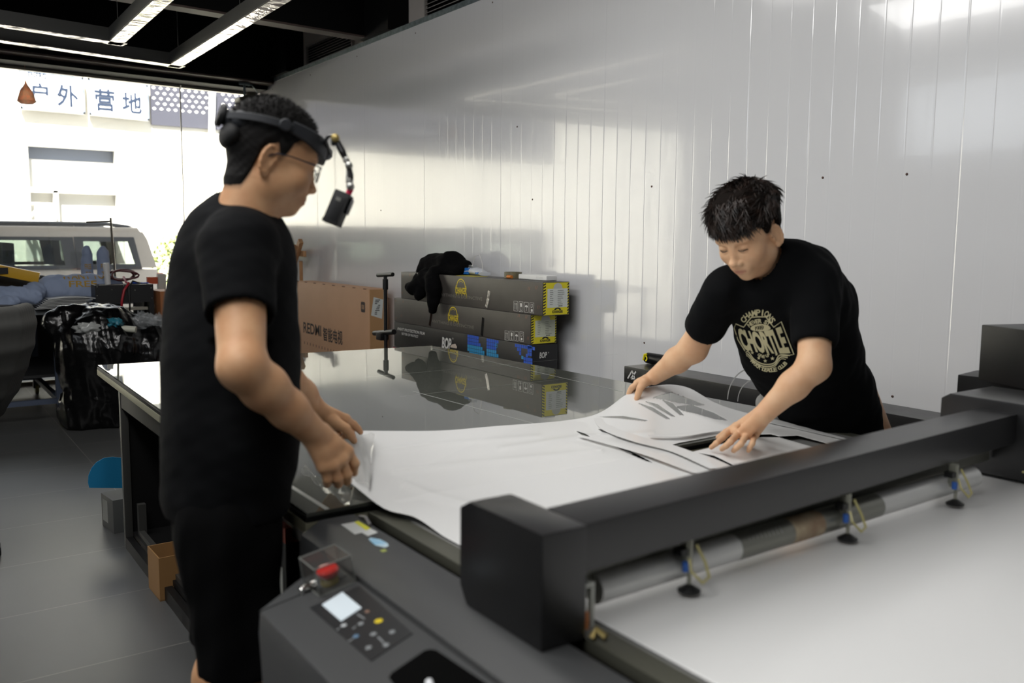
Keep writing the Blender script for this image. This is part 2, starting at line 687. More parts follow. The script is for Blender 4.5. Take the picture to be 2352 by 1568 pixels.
def diffuser_mat():
    M = mat('channel_film', (205, 198, 196), rough=.12, metal=.75, bump=.6, bscale=9, bdist=.03)
    return M


dif = diffuser_mat()


def light_frame(corner, zl, w, h, lab, back):
    c = Vector((corner[0], corner[1]))
    t = thing('ceiling_light_frame', (c.x, c.y, zl), lab, 'light', 'rectangular light channels hung under the ceiling')
    dL = Vector((-1, -.165)).normalized()          # leg running left
    dB = Vector((-.012, -1)).normalized()            # leg running towards camera
    L1, L2 = 4.2, back
    nL = Vector((-dL.y, dL.x))
    nB = Vector((dB.y, -dB.x))
    # inner side is toward left/near
    def leg(p0, d, nrm, L, name):
        a, b = p0, p0 + d * L
        q = [a, b, b + nrm * w, a + nrm * w]
        m_ = MB()
        m_.hexa([(v.x, v.y, zl + .004) for v in q], [(v.x, v.y, zl + h) for v in q], 0)
        q2 = [a + nrm * .006, b + nrm * .006, b + nrm * (w - .006), a + nrm * (w - .006)]
        m_.hexa([(v.x, v.y, zl) for v in q2], [(v.x, v.y, zl + .0038) for v in q2], 1)
        m_.build(name, [chan, dif], t)
    nl = nL if nL.y < 0 else -nL
    nb = nB if nB.x < 0 else -nB
    leg(c, dL, nl, L1, 'cross_channel')
    leg(c, dB, nb, L2, 'long_channel')
    cables = MB()
    for (x, y) in ((c.x - .06, c.y - .2), (c.x - .06, c.y - 1.6), (c.x - 1.5, c.y - .3)):
        cables.cyl((x, y, zl + h), (x, y, ZC - .07), .0015, 5)
    cables.build('hanging_wires', steel, t)


pc = pz(413, 157, 2.55)
light_frame((pc.x, pc.y), 2.55, .10, .085, 'outer hanging rectangular light channel with glossy crinkled film, nearer the window', 3.4)
pc = pz(280, 106, 2.55)
light_frame((pc.x, pc.y), 2.55, .10, .085, 'inner hanging light channel nested inside the larger one', 2.6)
# ducts and pipes under the deck
mb = MB()
dk = mat('duct_dark', (22, 21, 21), rough=.6, spec=.3)
for x0 in (.2, .55, .9):
    pts = [(x0 - .6 + .1 * i, 5.2 + .3 * math.sin(i * .5), 3.2 - .03 * i) for i in range(7)]
    mb.tube(pts, .07, 12)
tag(mb.build('air_duct', dk, smooth=True), 'dark flexible air ducts bunched under the black ceiling', 'duct')
mb = MB()
mb.tube([(-2.5, 7.35, 3.14), (0.5, 7.45, 3.14), (2.9, 7.62, 3.12)], .045, 10)
tag(mb.build('ceiling_pipe', dk, smooth=True), 'black pipe running under the ceiling toward the panel wall', 'pipe')
# ================================================================== STREET OUTSIDE
GZ = -.35
asphalt = mat('street_paving', (150, 146, 140), rough=.9, var=.08, vscale=3)
struct(MB().box((-14, 9.35, GZ - .1), (16, 30, GZ)).build('ground', asphalt))
FC = 16.0
fac = mat('facade_paint', (206, 202, 192), rough=.85, var=.03, vscale=1.5)
bld = thing('building_across', (3, FC, GZ), 'pale rendered building across the street, overexposed in daylight', 'building')
w0 = py(47, 318, FC)
w1 = py(275, 332, FC)
wx0, wx1, wz1 = w0.x, w1.x, 2.80
wz0 = .35
a = MB()
a.box((-12, FC, GZ), (wx0, FC + .4, 5.6)).box((wx1, FC, GZ), (15, FC + .4, 5.6))
a.box((wx0, FC, wz1), (wx1, FC + .4, 5.6)).box((wx0, FC, GZ), (wx1, FC + .4, wz0))
a.build('wall', fac, bld)
wa = mat('facade_window_frame', (168, 166, 160), rough=.5)
wn = MB()
e = .09
wn.box((wx0 + e, FC - .03, wz1 - e * 1.3), (wx1 - e, FC + .1, wz1)).box((wx0, FC - .03, wz0), (wx0 + e, FC + .1, wz1)).box((wx1 - e, FC - .03, wz0), (wx1, FC + .1, wz1))
wn.box((wx0, FC - .02, wz0 + 1.62), (wx1, FC + .08, wz0 + 1.70)).box((wx0 + .42, FC - .02, wz0), (wx0 + .49, FC + .08, wz0 + 1.66))
fw = wn.build('window', wa, bld)
MB().box((wx0, FC + .12, wz0), (wx1, FC + .14, wz1 - .3)).build('blind', mat('blind_white', (196, 194, 188), rough=.7), fw)
MB().box((wx0, FC + .13, wz1 - .31), (wx1, FC + .15, wz1)).build('pane', mat('pane_grey', (120, 126, 140), rough=.5), fw)
# grey lattice band above the door height
lt = mat('lattice_grey', (62, 62, 70), rough=.9, spec=.05)
l = MB()
lx0, lx1 = py(345, 240, FC).x, py(560, 240, FC).x
l.box((lx0, FC - .05, 3.15), (lx1 + .6, FC - .005, 5.6), 0)
hole = mat('lattice_light', (215, 212, 206), rough=.8)
for r in range(7):
    for c in range(34):
        x = lx0 + .05 + c * .115 + (r % 2) * .057
        z = 3.42 + r * .085
        if x < lx1 + .5 and (c % 15) != 9:
            l.prism([(-.032, 0), (0, -.024), (.032, 0), (0, .024)], .004, (x, FC - .0505, z), (1, 0, 0), (0, 0, 1), 1)
l.build('lattice_band', [lt, hole], bld)
MB().box((-6, FC - .05, 3.0), (wx0 - .35, FC - .004, 5.6)).build('grey_band', lt, bld)
# sign boards
sgn = mat('sign_white', (232, 232, 230), rough=.6)
sfr = mat('sign_frame', (96, 104, 118), rough=.6, var=.4, vscale=14)
sch = mat('sign_ink', (40, 48, 64), rough=.9, spec=.05)


def sign(x0, x1, ztop0, ztop1, zbot0, zbot1, chars, lab):
    t = thing('shop_sign', ((x0 + x1) / 2, FC - .1, zbot0), lab, 'sign', 'shop signboards across the street')
    q = MB()
    q.hexa([(x0, FC - .14, zbot0), (x1, FC - .14, zbot1), (x1, FC - .049, zbot1), (x0, FC - .049, zbot0)],
           [(x0, FC - .14, ztop0), (x1, FC - .14, ztop1), (x1, FC - .049, ztop1), (x0, FC - .049, ztop0)])
    q.build('board', sgn, t)
    f = MB()
    e = .03
    for (a_, b_, c_, d_) in (((x0, ztop0 - e), (x1, ztop1 - e), (x1, ztop1), (x0, ztop0)), ((x0, zbot0), (x1, zbot1), (x1, zbot1 + e), (x0, zbot0 + e)),
                             ((x0, zbot0), (x0 + e, zbot0), (x0 + e, ztop0), (x0, ztop0)), ((x1 - e, zbot1), (x1, zbot1), (x1, ztop1), (x1 - e, ztop1))):
        f.add([(p[0], FC - .146, p[1]) for p in (a_, b_, c_, d_)] + [(p[0], FC - .141, p[1]) for p in (a_, b_, c_, d_)],
              [(0, 1, 2, 3), (7, 6, 5, 4), (0, 4, 5, 1), (1, 5, 6, 2), (2, 6, 7, 3), (3, 7, 4, 0)])
    f.build('border', sfr, t)
    tx = MB()
    for (ch, cx0, cz0, cx1, cz1) in chars:
        put_text(tx, ch, (0, FC - .147, 0), (1, 0, 0), (0, 0, 1), (cx0, cz0, cx1, cz1), bold=.022, lift=.001)
    tx.build('lettering', sch, t)


def fr(x0, y0, x1, y1):
    p, q = py(x0, y1, FC - .15), py(x1, y0, FC - .15)
    return (p.x, p.z, q.x, q.z)


a_, b_ = py(42, 158, FC - .14), py(192, 178, FC - .14)
c_, d_ = py(192, 262, FC - .14), py(42, 249, FC - .14)
sign(a_.x, b_.x, a_.z, b_.z, d_.z, c_.z, [('户', *fr(68, 192, 110, 232)), ('外', *fr(131, 197, 179, 243)), ('ENERG', *fr(64, 169, 106, 177))],
     'white signboard across the street reading the two characters for outdoor')
a_, b_ = py(201, 179, FC - .14), py(340, 195, FC - .14)
c_, d_ = py(340, 277, FC - .14), py(201, 263, FC - .14)
sign(a_.x, b_.x, a_.z, b_.z, d_.z, c_.z, [('营', *fr(218, 206, 263, 253)), ('地', *fr(281, 214, 325, 258))],
     'white signboard across the street reading the two characters for campsite')
q = MB()
p0, p1 = py(488, 205, FC - .12), py(486, 330, FC - .12)
q.tube([p0, p1, (p1.x, p1.y, GZ)], .055, 10)
tag(q.build('drain_pipe', mat('pipe_white', (226, 226, 222), rough=.5), smooth=True), 'white drain pipe running down the building across the street', 'pipe')
# bracket below the window
br = thing('wall_bracket', tuple(py(90, 510, FC - .6)), 'grey metal bracket frame below the window across the street', 'bracket')
q = MB()
P = lambda x, y: py(x, y, FC - .5)
for a_, b_ in (((55, 468), (125, 470)), ((55, 468), (55, 510)), ((125, 470), (125, 510)), ((62, 505), (88, 480)), ((55, 509), (125, 510))):
    u_, v_ = P(*a_), P(*b_)
    q.tube([u_, v_], .03, 6)
for a_ in ((55, 468), (125, 470), (55, 509), (125, 510)):
    q.tube([P(*a_), P(*a_) + Vector((0, .45, 0))], .03, 6)
q.build('frame', wa, br)
# bush
lf = mat('leaf_green', (128, 140, 74), rough=.7, var=.3, vscale=6)
q = MB()
rnd = random.Random(3)
c0 = py(392, 600, 14.2)
for i in range(900):
    th, ph = rnd.uniform(0, 6.28), rnd.uniform(-1.2, 1.5)
    r = rnd.uniform(.3, 1) ** .5
    c = c0 + Vector((.55 * r * math.cos(th) * math.cos(ph) + .1, .45 * r * math.sin(th) * math.cos(ph), -.35 + .75 * r * math.sin(ph)))
    u_ = Vector((rnd.uniform(-1, 1), rnd.uniform(-1, 1), rnd.uniform(-1, 1))).normalized() * .05
    v_ = u_.orthogonal().normalized() * .025
    q.add([c - u_, c + v_, c + u_, c - v_], [(0, 1, 2, 3)])
bt = thing('bush', (c0.x, c0.y, GZ), 'sunlit green bush beyond the back of the parked car', 'bush')
o = q.build('foliage', lf, bt)
o['kind'] = 'stuff'
MB().tube([(c0.x, c0.y, GZ), c0 + Vector((.1, 0, -.3))], .03, 6).build('stem', mat('bark', (90, 75, 60), rough=.9), bt)

# --- parked suv
CY = 11.0
car_p = mat('car_paint', (186, 178, 168), rough=.3, coat=.5, var=.03, vscale=20)
car_d = mat('car_dark_trim', (60, 62, 66), rough=.5)
car_g = thin_glass('car_glass', (.62, .66, .64), ior=1.5)
car = thing('parked_car', (.8, CY + .9, GZ), 'white off-road car parked outside behind the glass front', 'car')


def c2(x, y):
    p = py(x, y, CY)
    return (p.x, p.z)


belt = c2(150, 617)[1]
x_l = -2.2
rear = [c2(338, 545), c2(350, 575), c2(362, 617)]
low = [c2(372, 650), c2(380, 690)]
lb = MB()
poly = [(x_l, -.05), (low[1][0] + .05, -.05), (low[1][0] + .06, .45), low[1], low[0], rear[2], (x_l, belt)]
lb.prism(poly, 1.78, (0, CY, 0), (1, 0, 0), (0, 0, 1))
lb.build('body', car_p, car, bevel=.03)
# greenhouse sides
win1 = (c2(-200, 545), c2(147, 615))
q1 = c2(190, 549)
q2 = c2(318, 612)
top = c2(200, 531)[1]
for side, yy in ((0, CY), (1, CY + 1.74)):
    g = MB()
    zt_, zb_ = q1[1] + .005, q2[1] - .0
    def slab(poly_, mi=0):
        g.prism(poly_, .04, (0, yy, 0), (1, 0, 0), (0, 0, 1), mi)
    slab([(x_l, zt_), (rear[0][0], zt_), (rear[0][0] - .05, top), (x_l, top)])
    slab([(x_l, belt), (rear[2][0], belt), (rear[2][0] - .012, zb_), (x_l, zb_)])
    slab([(win1[1][0] + .13, zb_), (q1[0] - .03, zb_), (q1[0] - .05, zt_), (win1[1][0] + .10, zt_)])
    slab([(q2[0] + .01, zb_), (rear[2][0] - .01, zb_), (rear[0][0], zt_), (q2[0] - .05, zt_)])
    slab([(x_l, zb_), (x_l + .3, zb_), (x_l + .6, zt_), (x_l, zt_)])
    g.build('side_panel', car_p, car)
    t_ = MB()
    def ringp(o4, i4):
        for k in range(4):
            j = (k + 1) % 4
            t_.prism([o4[k], o4[j], i4[j], i4[k]], .05, (0, yy - .008, 0), (1, 0, 0), (0, 0, 1))
    e = .075
    o4 = [(q1[0] - .07, zb_ - .03), (q2[0] + .04, zb_ - .03), (q2[0] - .04, zt_ + .02), (q1[0] - .09, zt_ + .02)]
    i4 = [(q1[0] + .02, zb_ + .03), (q2[0] - .03, zb_ + .03), (q2[0] - .10, zt_ - .03), (q1[0] + .0, zt_ - .03)]
    ringp(o4, i4)
    o4 = [(x_l + .3, zb_ - .02), (win1[1][0] + .14, zb_ - .02), (win1[1][0] + .10, zt_ + .015), (x_l + .5, zt_ + .015)]
    i4 = [(x_l + .4, zb_ + .02), (win1[1][0] + .02, zb_ + .02), (win1[1][0] - .02, zt_ - .02), (x_l + .6, zt_ - .02)]
    ringp(o4, i4)
    t_.build('window_seal', car_d, car)
    MB().box((x_l + .3, yy + .02, zb_), (q2[0] + .0, yy + .024, zt_)).build('side_glass', car_g, car)
r = MB()
r.prism([(x_l, top - .02), (rear[0][0] - .05, top - .02), (rear[0][0] - .09, top + .05), (x_l, top + .05)], 1.70, (0, CY + .04, 0), (1, 0, 0), (0, 0, 1))
r.build('roof', car_p, car, bevel=.02)
for ya, yb2 in ((.05, .3), (1.5, 1.74)): MB().box((rear[0][0] - .06, CY + ya, belt), (rear[0][0] - .03, CY + yb2, top)).build('tailgate_pillar', car_p, car)
r = MB()
for yy in (CY + .12, CY + 1.6):
    zz = c2(0, 517)[1]
    r.tube([(x_l, yy, zz + .02), (c2(250, 520)[0], yy, zz + .03), (c2(300, 527)[0], yy, zz), (c2(312, 532)[0], yy, top + .03)], .022, 8)
    for xx in (c2(185, 520)[0], -.4):
        r.box((xx - .05, yy - .02, top), (xx + .05, yy + .02, zz + .02))
r.build('roof_rail', car_d, car, smooth=True)
r = MB()
for xx in (1.0, -.2):
    for ya in (.25, 1.0): MB().box((xx, CY + ya, belt - .3), (xx + .12, CY + ya + .5, belt + .28)).build('seat', mat('car_seat', (96, 92, 84), rough=.8), car, bevel=.02)
r = MB()
for xx in (1.9, -1.1):
    for yy in (CY - .01, CY + 1.6):
        MB().cyl((xx, yy, GZ + .36), (xx, yy + .19, GZ + .36), .36, 24).build('wheel', mat('tyre', (22, 22, 22), rough=.8), car)
MB().box((rear[2][0] - .01, CY - .004, belt - .18), (low[0][0] + .02, CY + .1, belt - .06)).build('tail_light', mat('tail_red', (150, 40, 30), rough=.3), car)

# dried ornament hanging at the glass
q = MB()
c0 = py(60, 210, fy(.9) - .08)
prof = [(.001, .10), (.012, .06), (.05, .0), (.075, -.08), (.05, -.10), (.001, -.09)]
q.lathe([(r_, z_) for r_, z_ in reversed(prof)], c0, 9)
q.tube([c0 + Vector((0, 0, .1)), (c0.x, c0.y, 2.74)], .001, 4)
tag(q.build('hanging_ornament', mat('dried_orange', (236, 150, 112), rough=.6, trans=.5, rgb2=(190, 150, 120), vscale=30)), 'dried orange ornament hanging on a thread behind the glass front', 'ornament')
# small projector lamp bracket in the corner above the first man
t = thing('corner_spotlight', tuple(py(565, 222, 8.47)), 'small grey lamp fixed on a short rod at the top corner by the panel wall', 'lamp')
c0 = py(562, 228, 8.47)
q = MB().tube([(c0.x, c0.y, 2.735), (c0.x, c0.y, c0.z + .02)], .012, 8).tube([(c0.x - .05, c0.y, 2.722), (c0.x + .05, c0.y, 2.722)], .015, 8)
q.build('rod', galv, t, smooth=True)
Mx = Matrix.Translation(c0) @ Matrix.Rotation(math.radians(-20), 4, 'Y')
MB().box((-.07, -.08, -.03), (.09, .08, .03), 0, Mx).build('lamp_body', mat('lamp_olive', (70, 68, 52), rough=.5), t, bevel=.006)
q = MB()
q.tube([(c0.x + .04, c0.y, 2.71), (c0.x + .07, c0.y, 2.72), (c0.x + .12, c0.y, 2.66), (c0.x + .13, c0.y, 2.3)], .006, 6)
q.build('cable', galv, t, smooth=True)
# ================================================================== GLASS-TOPPED TABLE
ZT = .714
glass_dark = mat('table_glass', (80, 82, 76), rough=.015, spec=.5, ior=1.72)
alu_edge = mat('table_edge_alloy', (158, 156, 134), rough=.4, metal=.35)
seal = mat('table_seal_black', (8, 8, 9), rough=.4)
cab_black = mat('table_cabinet_black', (10, 10, 11), rough=.5, spec=.3)
cab_alloy = mat('cabinet_post_alloy', (66, 66, 64), rough=.45, metal=.4)
tc_ = [Vector(pz(222, 838, ZT)), Vector((2.42, 4.26, ZT)), Vector((2.52, 1.80, ZT)), Vector(pz(702, 1181, ZT))]
table = thing('work_table', (1.6, 3.0, 0), 'long black work table with a glossy dark glass top reflecting the boxes', 'table')


def inset(q, d):
    c = sum(q, Vector()) / 4
    out = []
    for p in q:
        v = Vector((1 if p.x < c.x else -1, 1 if p.y < c.y else -1, 0))
        out.append(p + v * d)
    return out


def plate(q, z0, z1, m_, name, parent, bevel=0):
    return MB().hexa([Vector((p.x, p.y, z0)) for p in q], [Vector((p.x, p.y, z1)) for p in q]).build(name, m_, parent, bevel=bevel)


plate(inset(tc_, .004), .706, ZT, glass_dark, 'glass_top', table)
plate(inset(tc_, .0015), .694, .7055, seal, 'seal', table)
plate(tc_, .668, .6935, alu_edge, 'top_edge', table, bevel=.002)
cx0, cx1, cy0, cy1 = .735, 2.44, 1.80, 3.90
ps = MB
for (x, y) in ((cx0, cy1 - .03), (cx0, cy0), (cx1 - .03, cy1 - .03), (cx1 - .03, cy0)):
    MB().box((x, y, 0), (x + .03, y + .03, .667)).build('leg', cab_alloy, table, bevel=.002)
q = MB()
q.box((cx0 + .003, cy0 + .03, .60), (cx0 + .02, cy1 - .03, .667))
q.box((cx0 + .03, cy0 + .003, .0), (cx1 - .03, cy0 + .02, .667))
q.box((cx0 + .03, cy1 - .02, .0), (cx1 - .03, cy1 - .004, .667))
q.box((cx1 - .02, cy0 + .03, .0), (cx1 - .004, cy1 - .03, .667))
q.box((cx0 + .001, cy0 + .03, .0), (cx0 + .028, cy1 - .03, .05))
q.build('side_panels', cab_black, table)
MB().box((cx0 + .03, cy0 + .03, .05), (cx1 - .03, cy1 - .03, .07)).build('bottom_shelf', cab_black, table)
q = MB()
q.box((cx0 + .04, cy1 - .10, .0701), (cx0 + .07, cy1 - .07, .2)).box((cx0 + .04, cy0 + .5, .0701), (cx0 + .06, cy1 - .1, .09))
q.build('inner_rail', cab_alloy, table)
# clear strips and scratches stuck on the glass
cl = mat('clear_tape_edge', (176, 178, 174), rough=.3)
q = MB()


def glass_line(x0, y0, x1, y1, w, z=ZT + .0004):
    a_, b_ = pz(x0, y0, z), pz(x1, y1, z)
    d = (b_ - a_).normalized()
    n_ = Vector((-d.y, d.x, 0)) * w / 2
    MB().add([a_ - n_, b_ - n_, b_ + n_, a_ + n_], [(0, 1, 2, 3)]).build('tape_line', cl, table)


glass_line(990, 799, 1430, 899, .0045)
glass_line(948, 898, 1300, 992, .0035)
glass_line(655, 1108, 752, 1169, .011)
glass_line(840, 866, 1430, 812, .0012)
glass_line(920, 910, 1330, 866, .0012)
# crumpled clear bag on the shelf
def crumple(name, c, sx, sy, sz, m_, seed, lab, cat, n=40, freq=3.0, amp=.35, parent=None, group=None):
    V, Fc = [], []
    nu, nv = n, n // 2
    for j in range(nv + 1):
        ph = -math.pi / 2 + math.pi * j / nv
        for i in range(nu):
            th = 2 * math.pi * i / nu
            d = Vector((math.cos(th) * math.cos(ph), math.sin(th) * math.cos(ph), math.sin(ph)))
            k = 1 + amp * noise.noise(d * freq + Vector((seed, 0, 0))) + amp * .5 * abs(noise.noise(d * freq * 2.3 + Vector((0, seed, 0))))
            p = Vector((d.x * sx, d.y * sy, d.z * sz)) * k
            p.z = max(p.z, -sz * .8)
            V.append(Vector(c) + p)
    for j in range(nv):
        for i in range(nu):
            Fc.append((j * nu + i, j * nu + (i + 1) % nu, (j + 1) * nu + (i + 1) % nu, (j + 1) * nu + i))
    o = MB().add(V, Fc).build(name, m_, parent, smooth=True, angle=None)
    if not parent: tag(o, lab, cat, group)
    return o


clear_p = mat('clear_plastic', (190, 194, 196), rough=.12, alpha=.28, spec=.8)
pb = pz(358, 1170, .11)
crumple('plastic_bag', (pb.x + .08, pb.y, .125), .05, .07, .045, clear_p, 3.1, 'crumpled clear plastic bag on the shelf inside the black table', 'bag', amp=.6)

# ================================================================== CUTTING MACHINE
mach_grey = mat('machine_grey', (60, 61, 62), rough=.5, spec=.35, bump=.06, bscale=700, bdist=.0006)
mach_dark = mat('machine_black', (17, 17, 18), rough=.5, spec=.35)
mach_side = mat('machine_side_black', (10, 10, 11), rough=.55, spec=.3)
bed_rail = mat('bed_rail_olive', (88, 88, 78), rough=.42, metal=.3)
mach = thing('cutting_machine', (1.6, .6, 0), 'large black flatbed cutting machine with a gantry beam over white film', 'machine')
ZB = .70
YE, Y0m = 1.755, -1.0
q = MB()
# long casing on the operator side, profile extruded along Y
prof = [(.80, ZB), (.722, ZB), (.678, .676), (.674, .66), (.674, .10), (.80, .10)]
def extr(prof, ya, yb, mi=0, mb=None):
    mb = mb or MB()
    n_ = len(prof)
    vs = [(x, ya, z) for x, z in prof] + [(x, yb, z) for x, z in prof]
    fs = [tuple(range(n_)), tuple(reversed(range(n_, 2 * n_)))]
    for i in range(n_):
        j = (i + 1) % n_
        fs.append((i, i + n_, j + n_, j))
    mb.add(vs, fs, mi)
    return mb
extr(prof, Y0m, YE).build('side_casing', mach_grey, mach, bevel=.006)
prof = [(.6735, .6713), (.50, .640), (.497, .60), (.52, .12), (.6735, .12)]
con = extr(prof, Y0m, 1.50).build('control_console', mach_grey, mach, bevel=.007)
# slanting front face of the console (toward the table)
MB().hexa([(.56, 1.5005, .12), (.6735, 1.5005, .12), (.6735, 1.56, .12), (.60, 1.56, .12)],
          [(.50, 1.5005, .640), (.6735, 1.5005, .6713), (.6735, 1.56, .6713), (.60, 1.56, .658)]).build('console_end', mach_grey, con)
# slot, bed rail, bed
MB().box((.8005, Y0m, .10), (.834, YE, .665)).build('slot', dark, mach)
q = MB()
q.box((.834, Y0m, .10), (2.46, YE, .6755))
q.build('body', mach_side, mach)
q = MB().box((.834, Y0m, .676), (.880, YE, .6985)).box((2.425, Y0m, .676), (2.47, YE, .6985)).box((.8805, YE - .05, .676), (2.4245, YE, .6985))
q.build('bed_rail', bed_rail, mach, bevel=.002)
MB().box((.8805, Y0m, .676), (2.4245, YE - .0505, .6975)).build('bed', mat('bed_grey', (120, 120, 118), rough=.6), mach)
MB().box((2.4705, Y0m, .10), (2.70, YE - .12, .672)).build('far_casing', mach_dark, mach, bevel=.008)
for x in (.9, 2.3):
    for y in (-.8, 1.5):
        MB().box((x - .04, y - .04, 0), (x + .04, y + .04, .0995)).build('foot', mach_dark, mach)
# gantry (runs slightly skewed across the bed)
SK = .055


def gy(y, x): return y + SK * (x - .83)


def gbox(mb, x0, x1, ya, yb, z0, z1, mi=0):
    mb.hexa([(x0, gy(ya, x0), z0), (x1, gy(ya, x1), z0), (x1, gy(yb, x1), z0), (x0, gy(yb, x0), z0)],
            [(x0, gy(ya, x0), z1), (x1, gy(ya, x1), z1), (x1, gy(yb, x1), z1), (x0, gy(yb, x0), z1)], mi)
    return mb


gm = mat('gantry_black', (27, 27, 28), rough=.33, spec=.6, bump=.05, bscale=800, bdist=.0005)
gbox(MB(), .8295, 2.28, .996, 1.095, .803, .878).build('gantry_beam', gm, mach, bevel=.004)
b_ = MB()
# chamfered end block: profile in YZ extruded in X
pr = [(.992, .7005), (.992, .878), (1.19, .878), (1.22, .862), (1.22, .73), (1.20, .7005)]
vs = [(.745, y, z) for y, z in pr] + [(.829, y, z) for y, z in pr]
n_ = len(pr)
b_.add(vs, [tuple(range(n_)), tuple(reversed(range(n_, 2 * n_)))] + [(i, i + n_, (i + 1) % n_ + n_, (i + 1) % n_) for i in range(n_)])
b_.build('gantry_end', gm, mach, bevel=.005)
gbox(MB(), .8305, 2.27, 1.052, 1.058, .752, .8029).build('rear_strip', mat('strip_grey', (112, 112, 104), rough=.4, metal=.2), mach)
pr = [(1.03, .71), (1.03, .905), (1.25, .905), (1.275, .89), (1.275, .73), (1.26, .71)]
vs = [(2.281, y, z) for y, z in pr] + [(2.50, y, z) for y, z in pr]
b_ = MB().add(vs, [tuple(range(n_)), tuple(reversed(range(n_, 2 * n_)))] + [(i, i + n_, (i + 1) % n_ + n_, (i + 1) % n_) for i in range(n_)])
b_.build('gantry_end', gm, mach, bevel=.007)
# cutting carriage at the far side
q = MB()
c0 = pz(2330, 1040, .76)
ribm = mat('carriage_rib', (96, 96, 90), rough=.35)
q.box((c0.x - .05, c0.y - .06, .715), (c0.x + .1, c0.y + .0, .80))
for i in range(7):
    x = c0.x - .05 + i * .021
    q.box((x, c0.y - .066, .72), (x + .009, c0.y - .0605, .795))
cg = q.build('carriage', ribm, mach, bevel=.002)
q = MB().tube([(c0.x - .1, c0.y - .07, .74), (c0.x - .04, c0.y - .1, .725), (c0.x + .03, c0.y - .1, .722), (c0.x + .09, c0.y - .08, .74)], .0025, 8)
q.tube([(c0.x - .08, c0.y - .07, .775), (c0.x - .0, c0.y - .075, .775), (c0.x + .08, c0.y - .07, .774)], .0025, 8)
hose_y = mat('hose_yellow', (172, 164, 108), rough=.3, spec=.6)
q.build('air_hose', hose_y, cg, smooth=True)
# roller below the beam
silver = mat('roller_silver', (204, 204, 202), rough=.3, metal=.25)
ra, rb_ = pz(1362, 1352, .744), pz(2232, 1094, .744)
rl = MB().tube([ra, rb_], .025, 28).build('roller', silver, mach, smooth=True, angle=40)
mid = ra.lerp(rb_, .28)
mid2 = ra.lerp(rb_, .66)
MB().tube([mid, mid2], .0254, 28).build('roller_film', mat('roller_grey', (128, 128, 120), rough=.28, metal=.5), rl, smooth=True, angle=40)
ta, tb = None, None
def on_roller(x):
    # parameter of the roller point that projects at pixel column x
    lo, hi = 0.0, 1.0
    for _ in range(40):
        m_ = (lo + hi) / 2
        p = ra.lerp(rb_, m_) - CO
        X = 1176 + FPX * p.dot(CR) / p.dot(CF)
        if X < x: lo = m_
        else: hi = m_
    return ra.lerp(rb_, (lo + hi) / 2)
MB().tube([on_roller(1803), on_roller(1872)], .0258, 28, cap=False).build('paper_tape', mat('tape_kraft', (176, 160, 132), rough=.6, rgb2=(140, 116, 92), vscale=30), rl, smooth=True)
q = MB()
ax = (rb_ - ra).normalized()
sd = Vector((ax.y, -ax.x, 0)).normalized()
for i, xx in enumerate(range(1700, 1775, 9)):
    p = on_roller(xx)
    up_ = (Vector((0, 0, 1)) + sd * 1.0).normalized()
    vv = (Vector((0, 0, 1)) - sd * 1.0).normalized()
    o_ = p + up_ * .0262
    hgt = .006 + .0012 * i
    stroke(q, o_, ax, vv, [(0, -hgt * .6), (.003, hgt * .4)], .0011, 0, 0)
q.build('printed_mark', mat('mark_white', (196, 196, 190), rough=.5), rl)
# cross bar just behind the roller
MB().tube([ra + Vector((0, .045, .036)), rb_ + Vector((0, .045, .036))], .012, 10).build('cross_bar', mat('bar_grey', (118, 118, 108), rough=.4, metal=.3), mach, smooth=True)
# suction heads
fit_b = mat('fitting_blue', (40, 90, 170), rough=.35)
alloy = mat('bracket_alloy', (150, 150, 138), rough=.35, metal=.5)
brass = mat('brass', (150, 132, 80), rough=.35, metal=.6)
for xx in (1548, 1912, 2160):
    rp_ = on_roller(xx)
    fw = Vector((sd.x, sd.y, 0))
    if fw.y > 0: fw = -fw
    c = rp_ + fw * .036
    hd = MB().box((c.x - .007, c.y + .0, .748), (c.x + .007, c.y + .016, .802)).tube([(c.x, c.y, .722), (c.x, c.y, .80)], .004, 8).build('suction_head', alloy, mach, bevel=.001)
    MB().lathe([(.019, 0), (.020, .003), (.012, .008), (.006, .012), (.001, .0125)], (c.x, c.y, .7085), 20).build('suction_cup', black_plastic, hd, smooth=True)
    MB().tube([(c.x - .014, c.y - .004, .748), (c.x - .014, c.y - .004, .764)], .006, 10).build('air_fitting', fit_b, hd, smooth=True)
    MB().tube([(c.x - .014, c.y - .012, .772), (c.x - .02, c.y - .022, .755), (c.x + .0, c.y - .03, .733), (c.x + .02, c.y - .026, .738), (c.x + .022, c.y - .014, .76), (c.x + .01, c.y - .004, .79)], .0026, 8).build('air_hose', hose_y, hd, smooth=True)
    MB().box((c.x - .022, c.y - .002, .773), (c.x - .006, c.y + .018, .785)).build('valve', black_plastic, hd)
# left end bracket and fitting of the roller
c = pz(1352, 1385, .735)
q = MB().box((.8305, c.y - .03, .775), (.852, c.y + .02, .782)).box((.8305, c.y - .03, .712), (.836, c.y - .02, .7745)).box((.846, c.y - .03, .712), (.852, c.y - .02, .7745))
q.build('roller_bracket', mat('bracket_white', (182, 184, 176), rough=.4), mach, bevel=.001)
MB().box((.831, c.y - .034, .713), (.838, c.y - .0305, .74)).build('orange_sleeve', mat('sleeve_orange', (180, 110, 60), rough=.5), mach)
MB().tube([(.836, c.y - .045, .702), (.846, c.y - .043, .713), (.850, c.y - .06, .706)], .006, 8).build('brass_fitting', brass, mach, smooth=True)

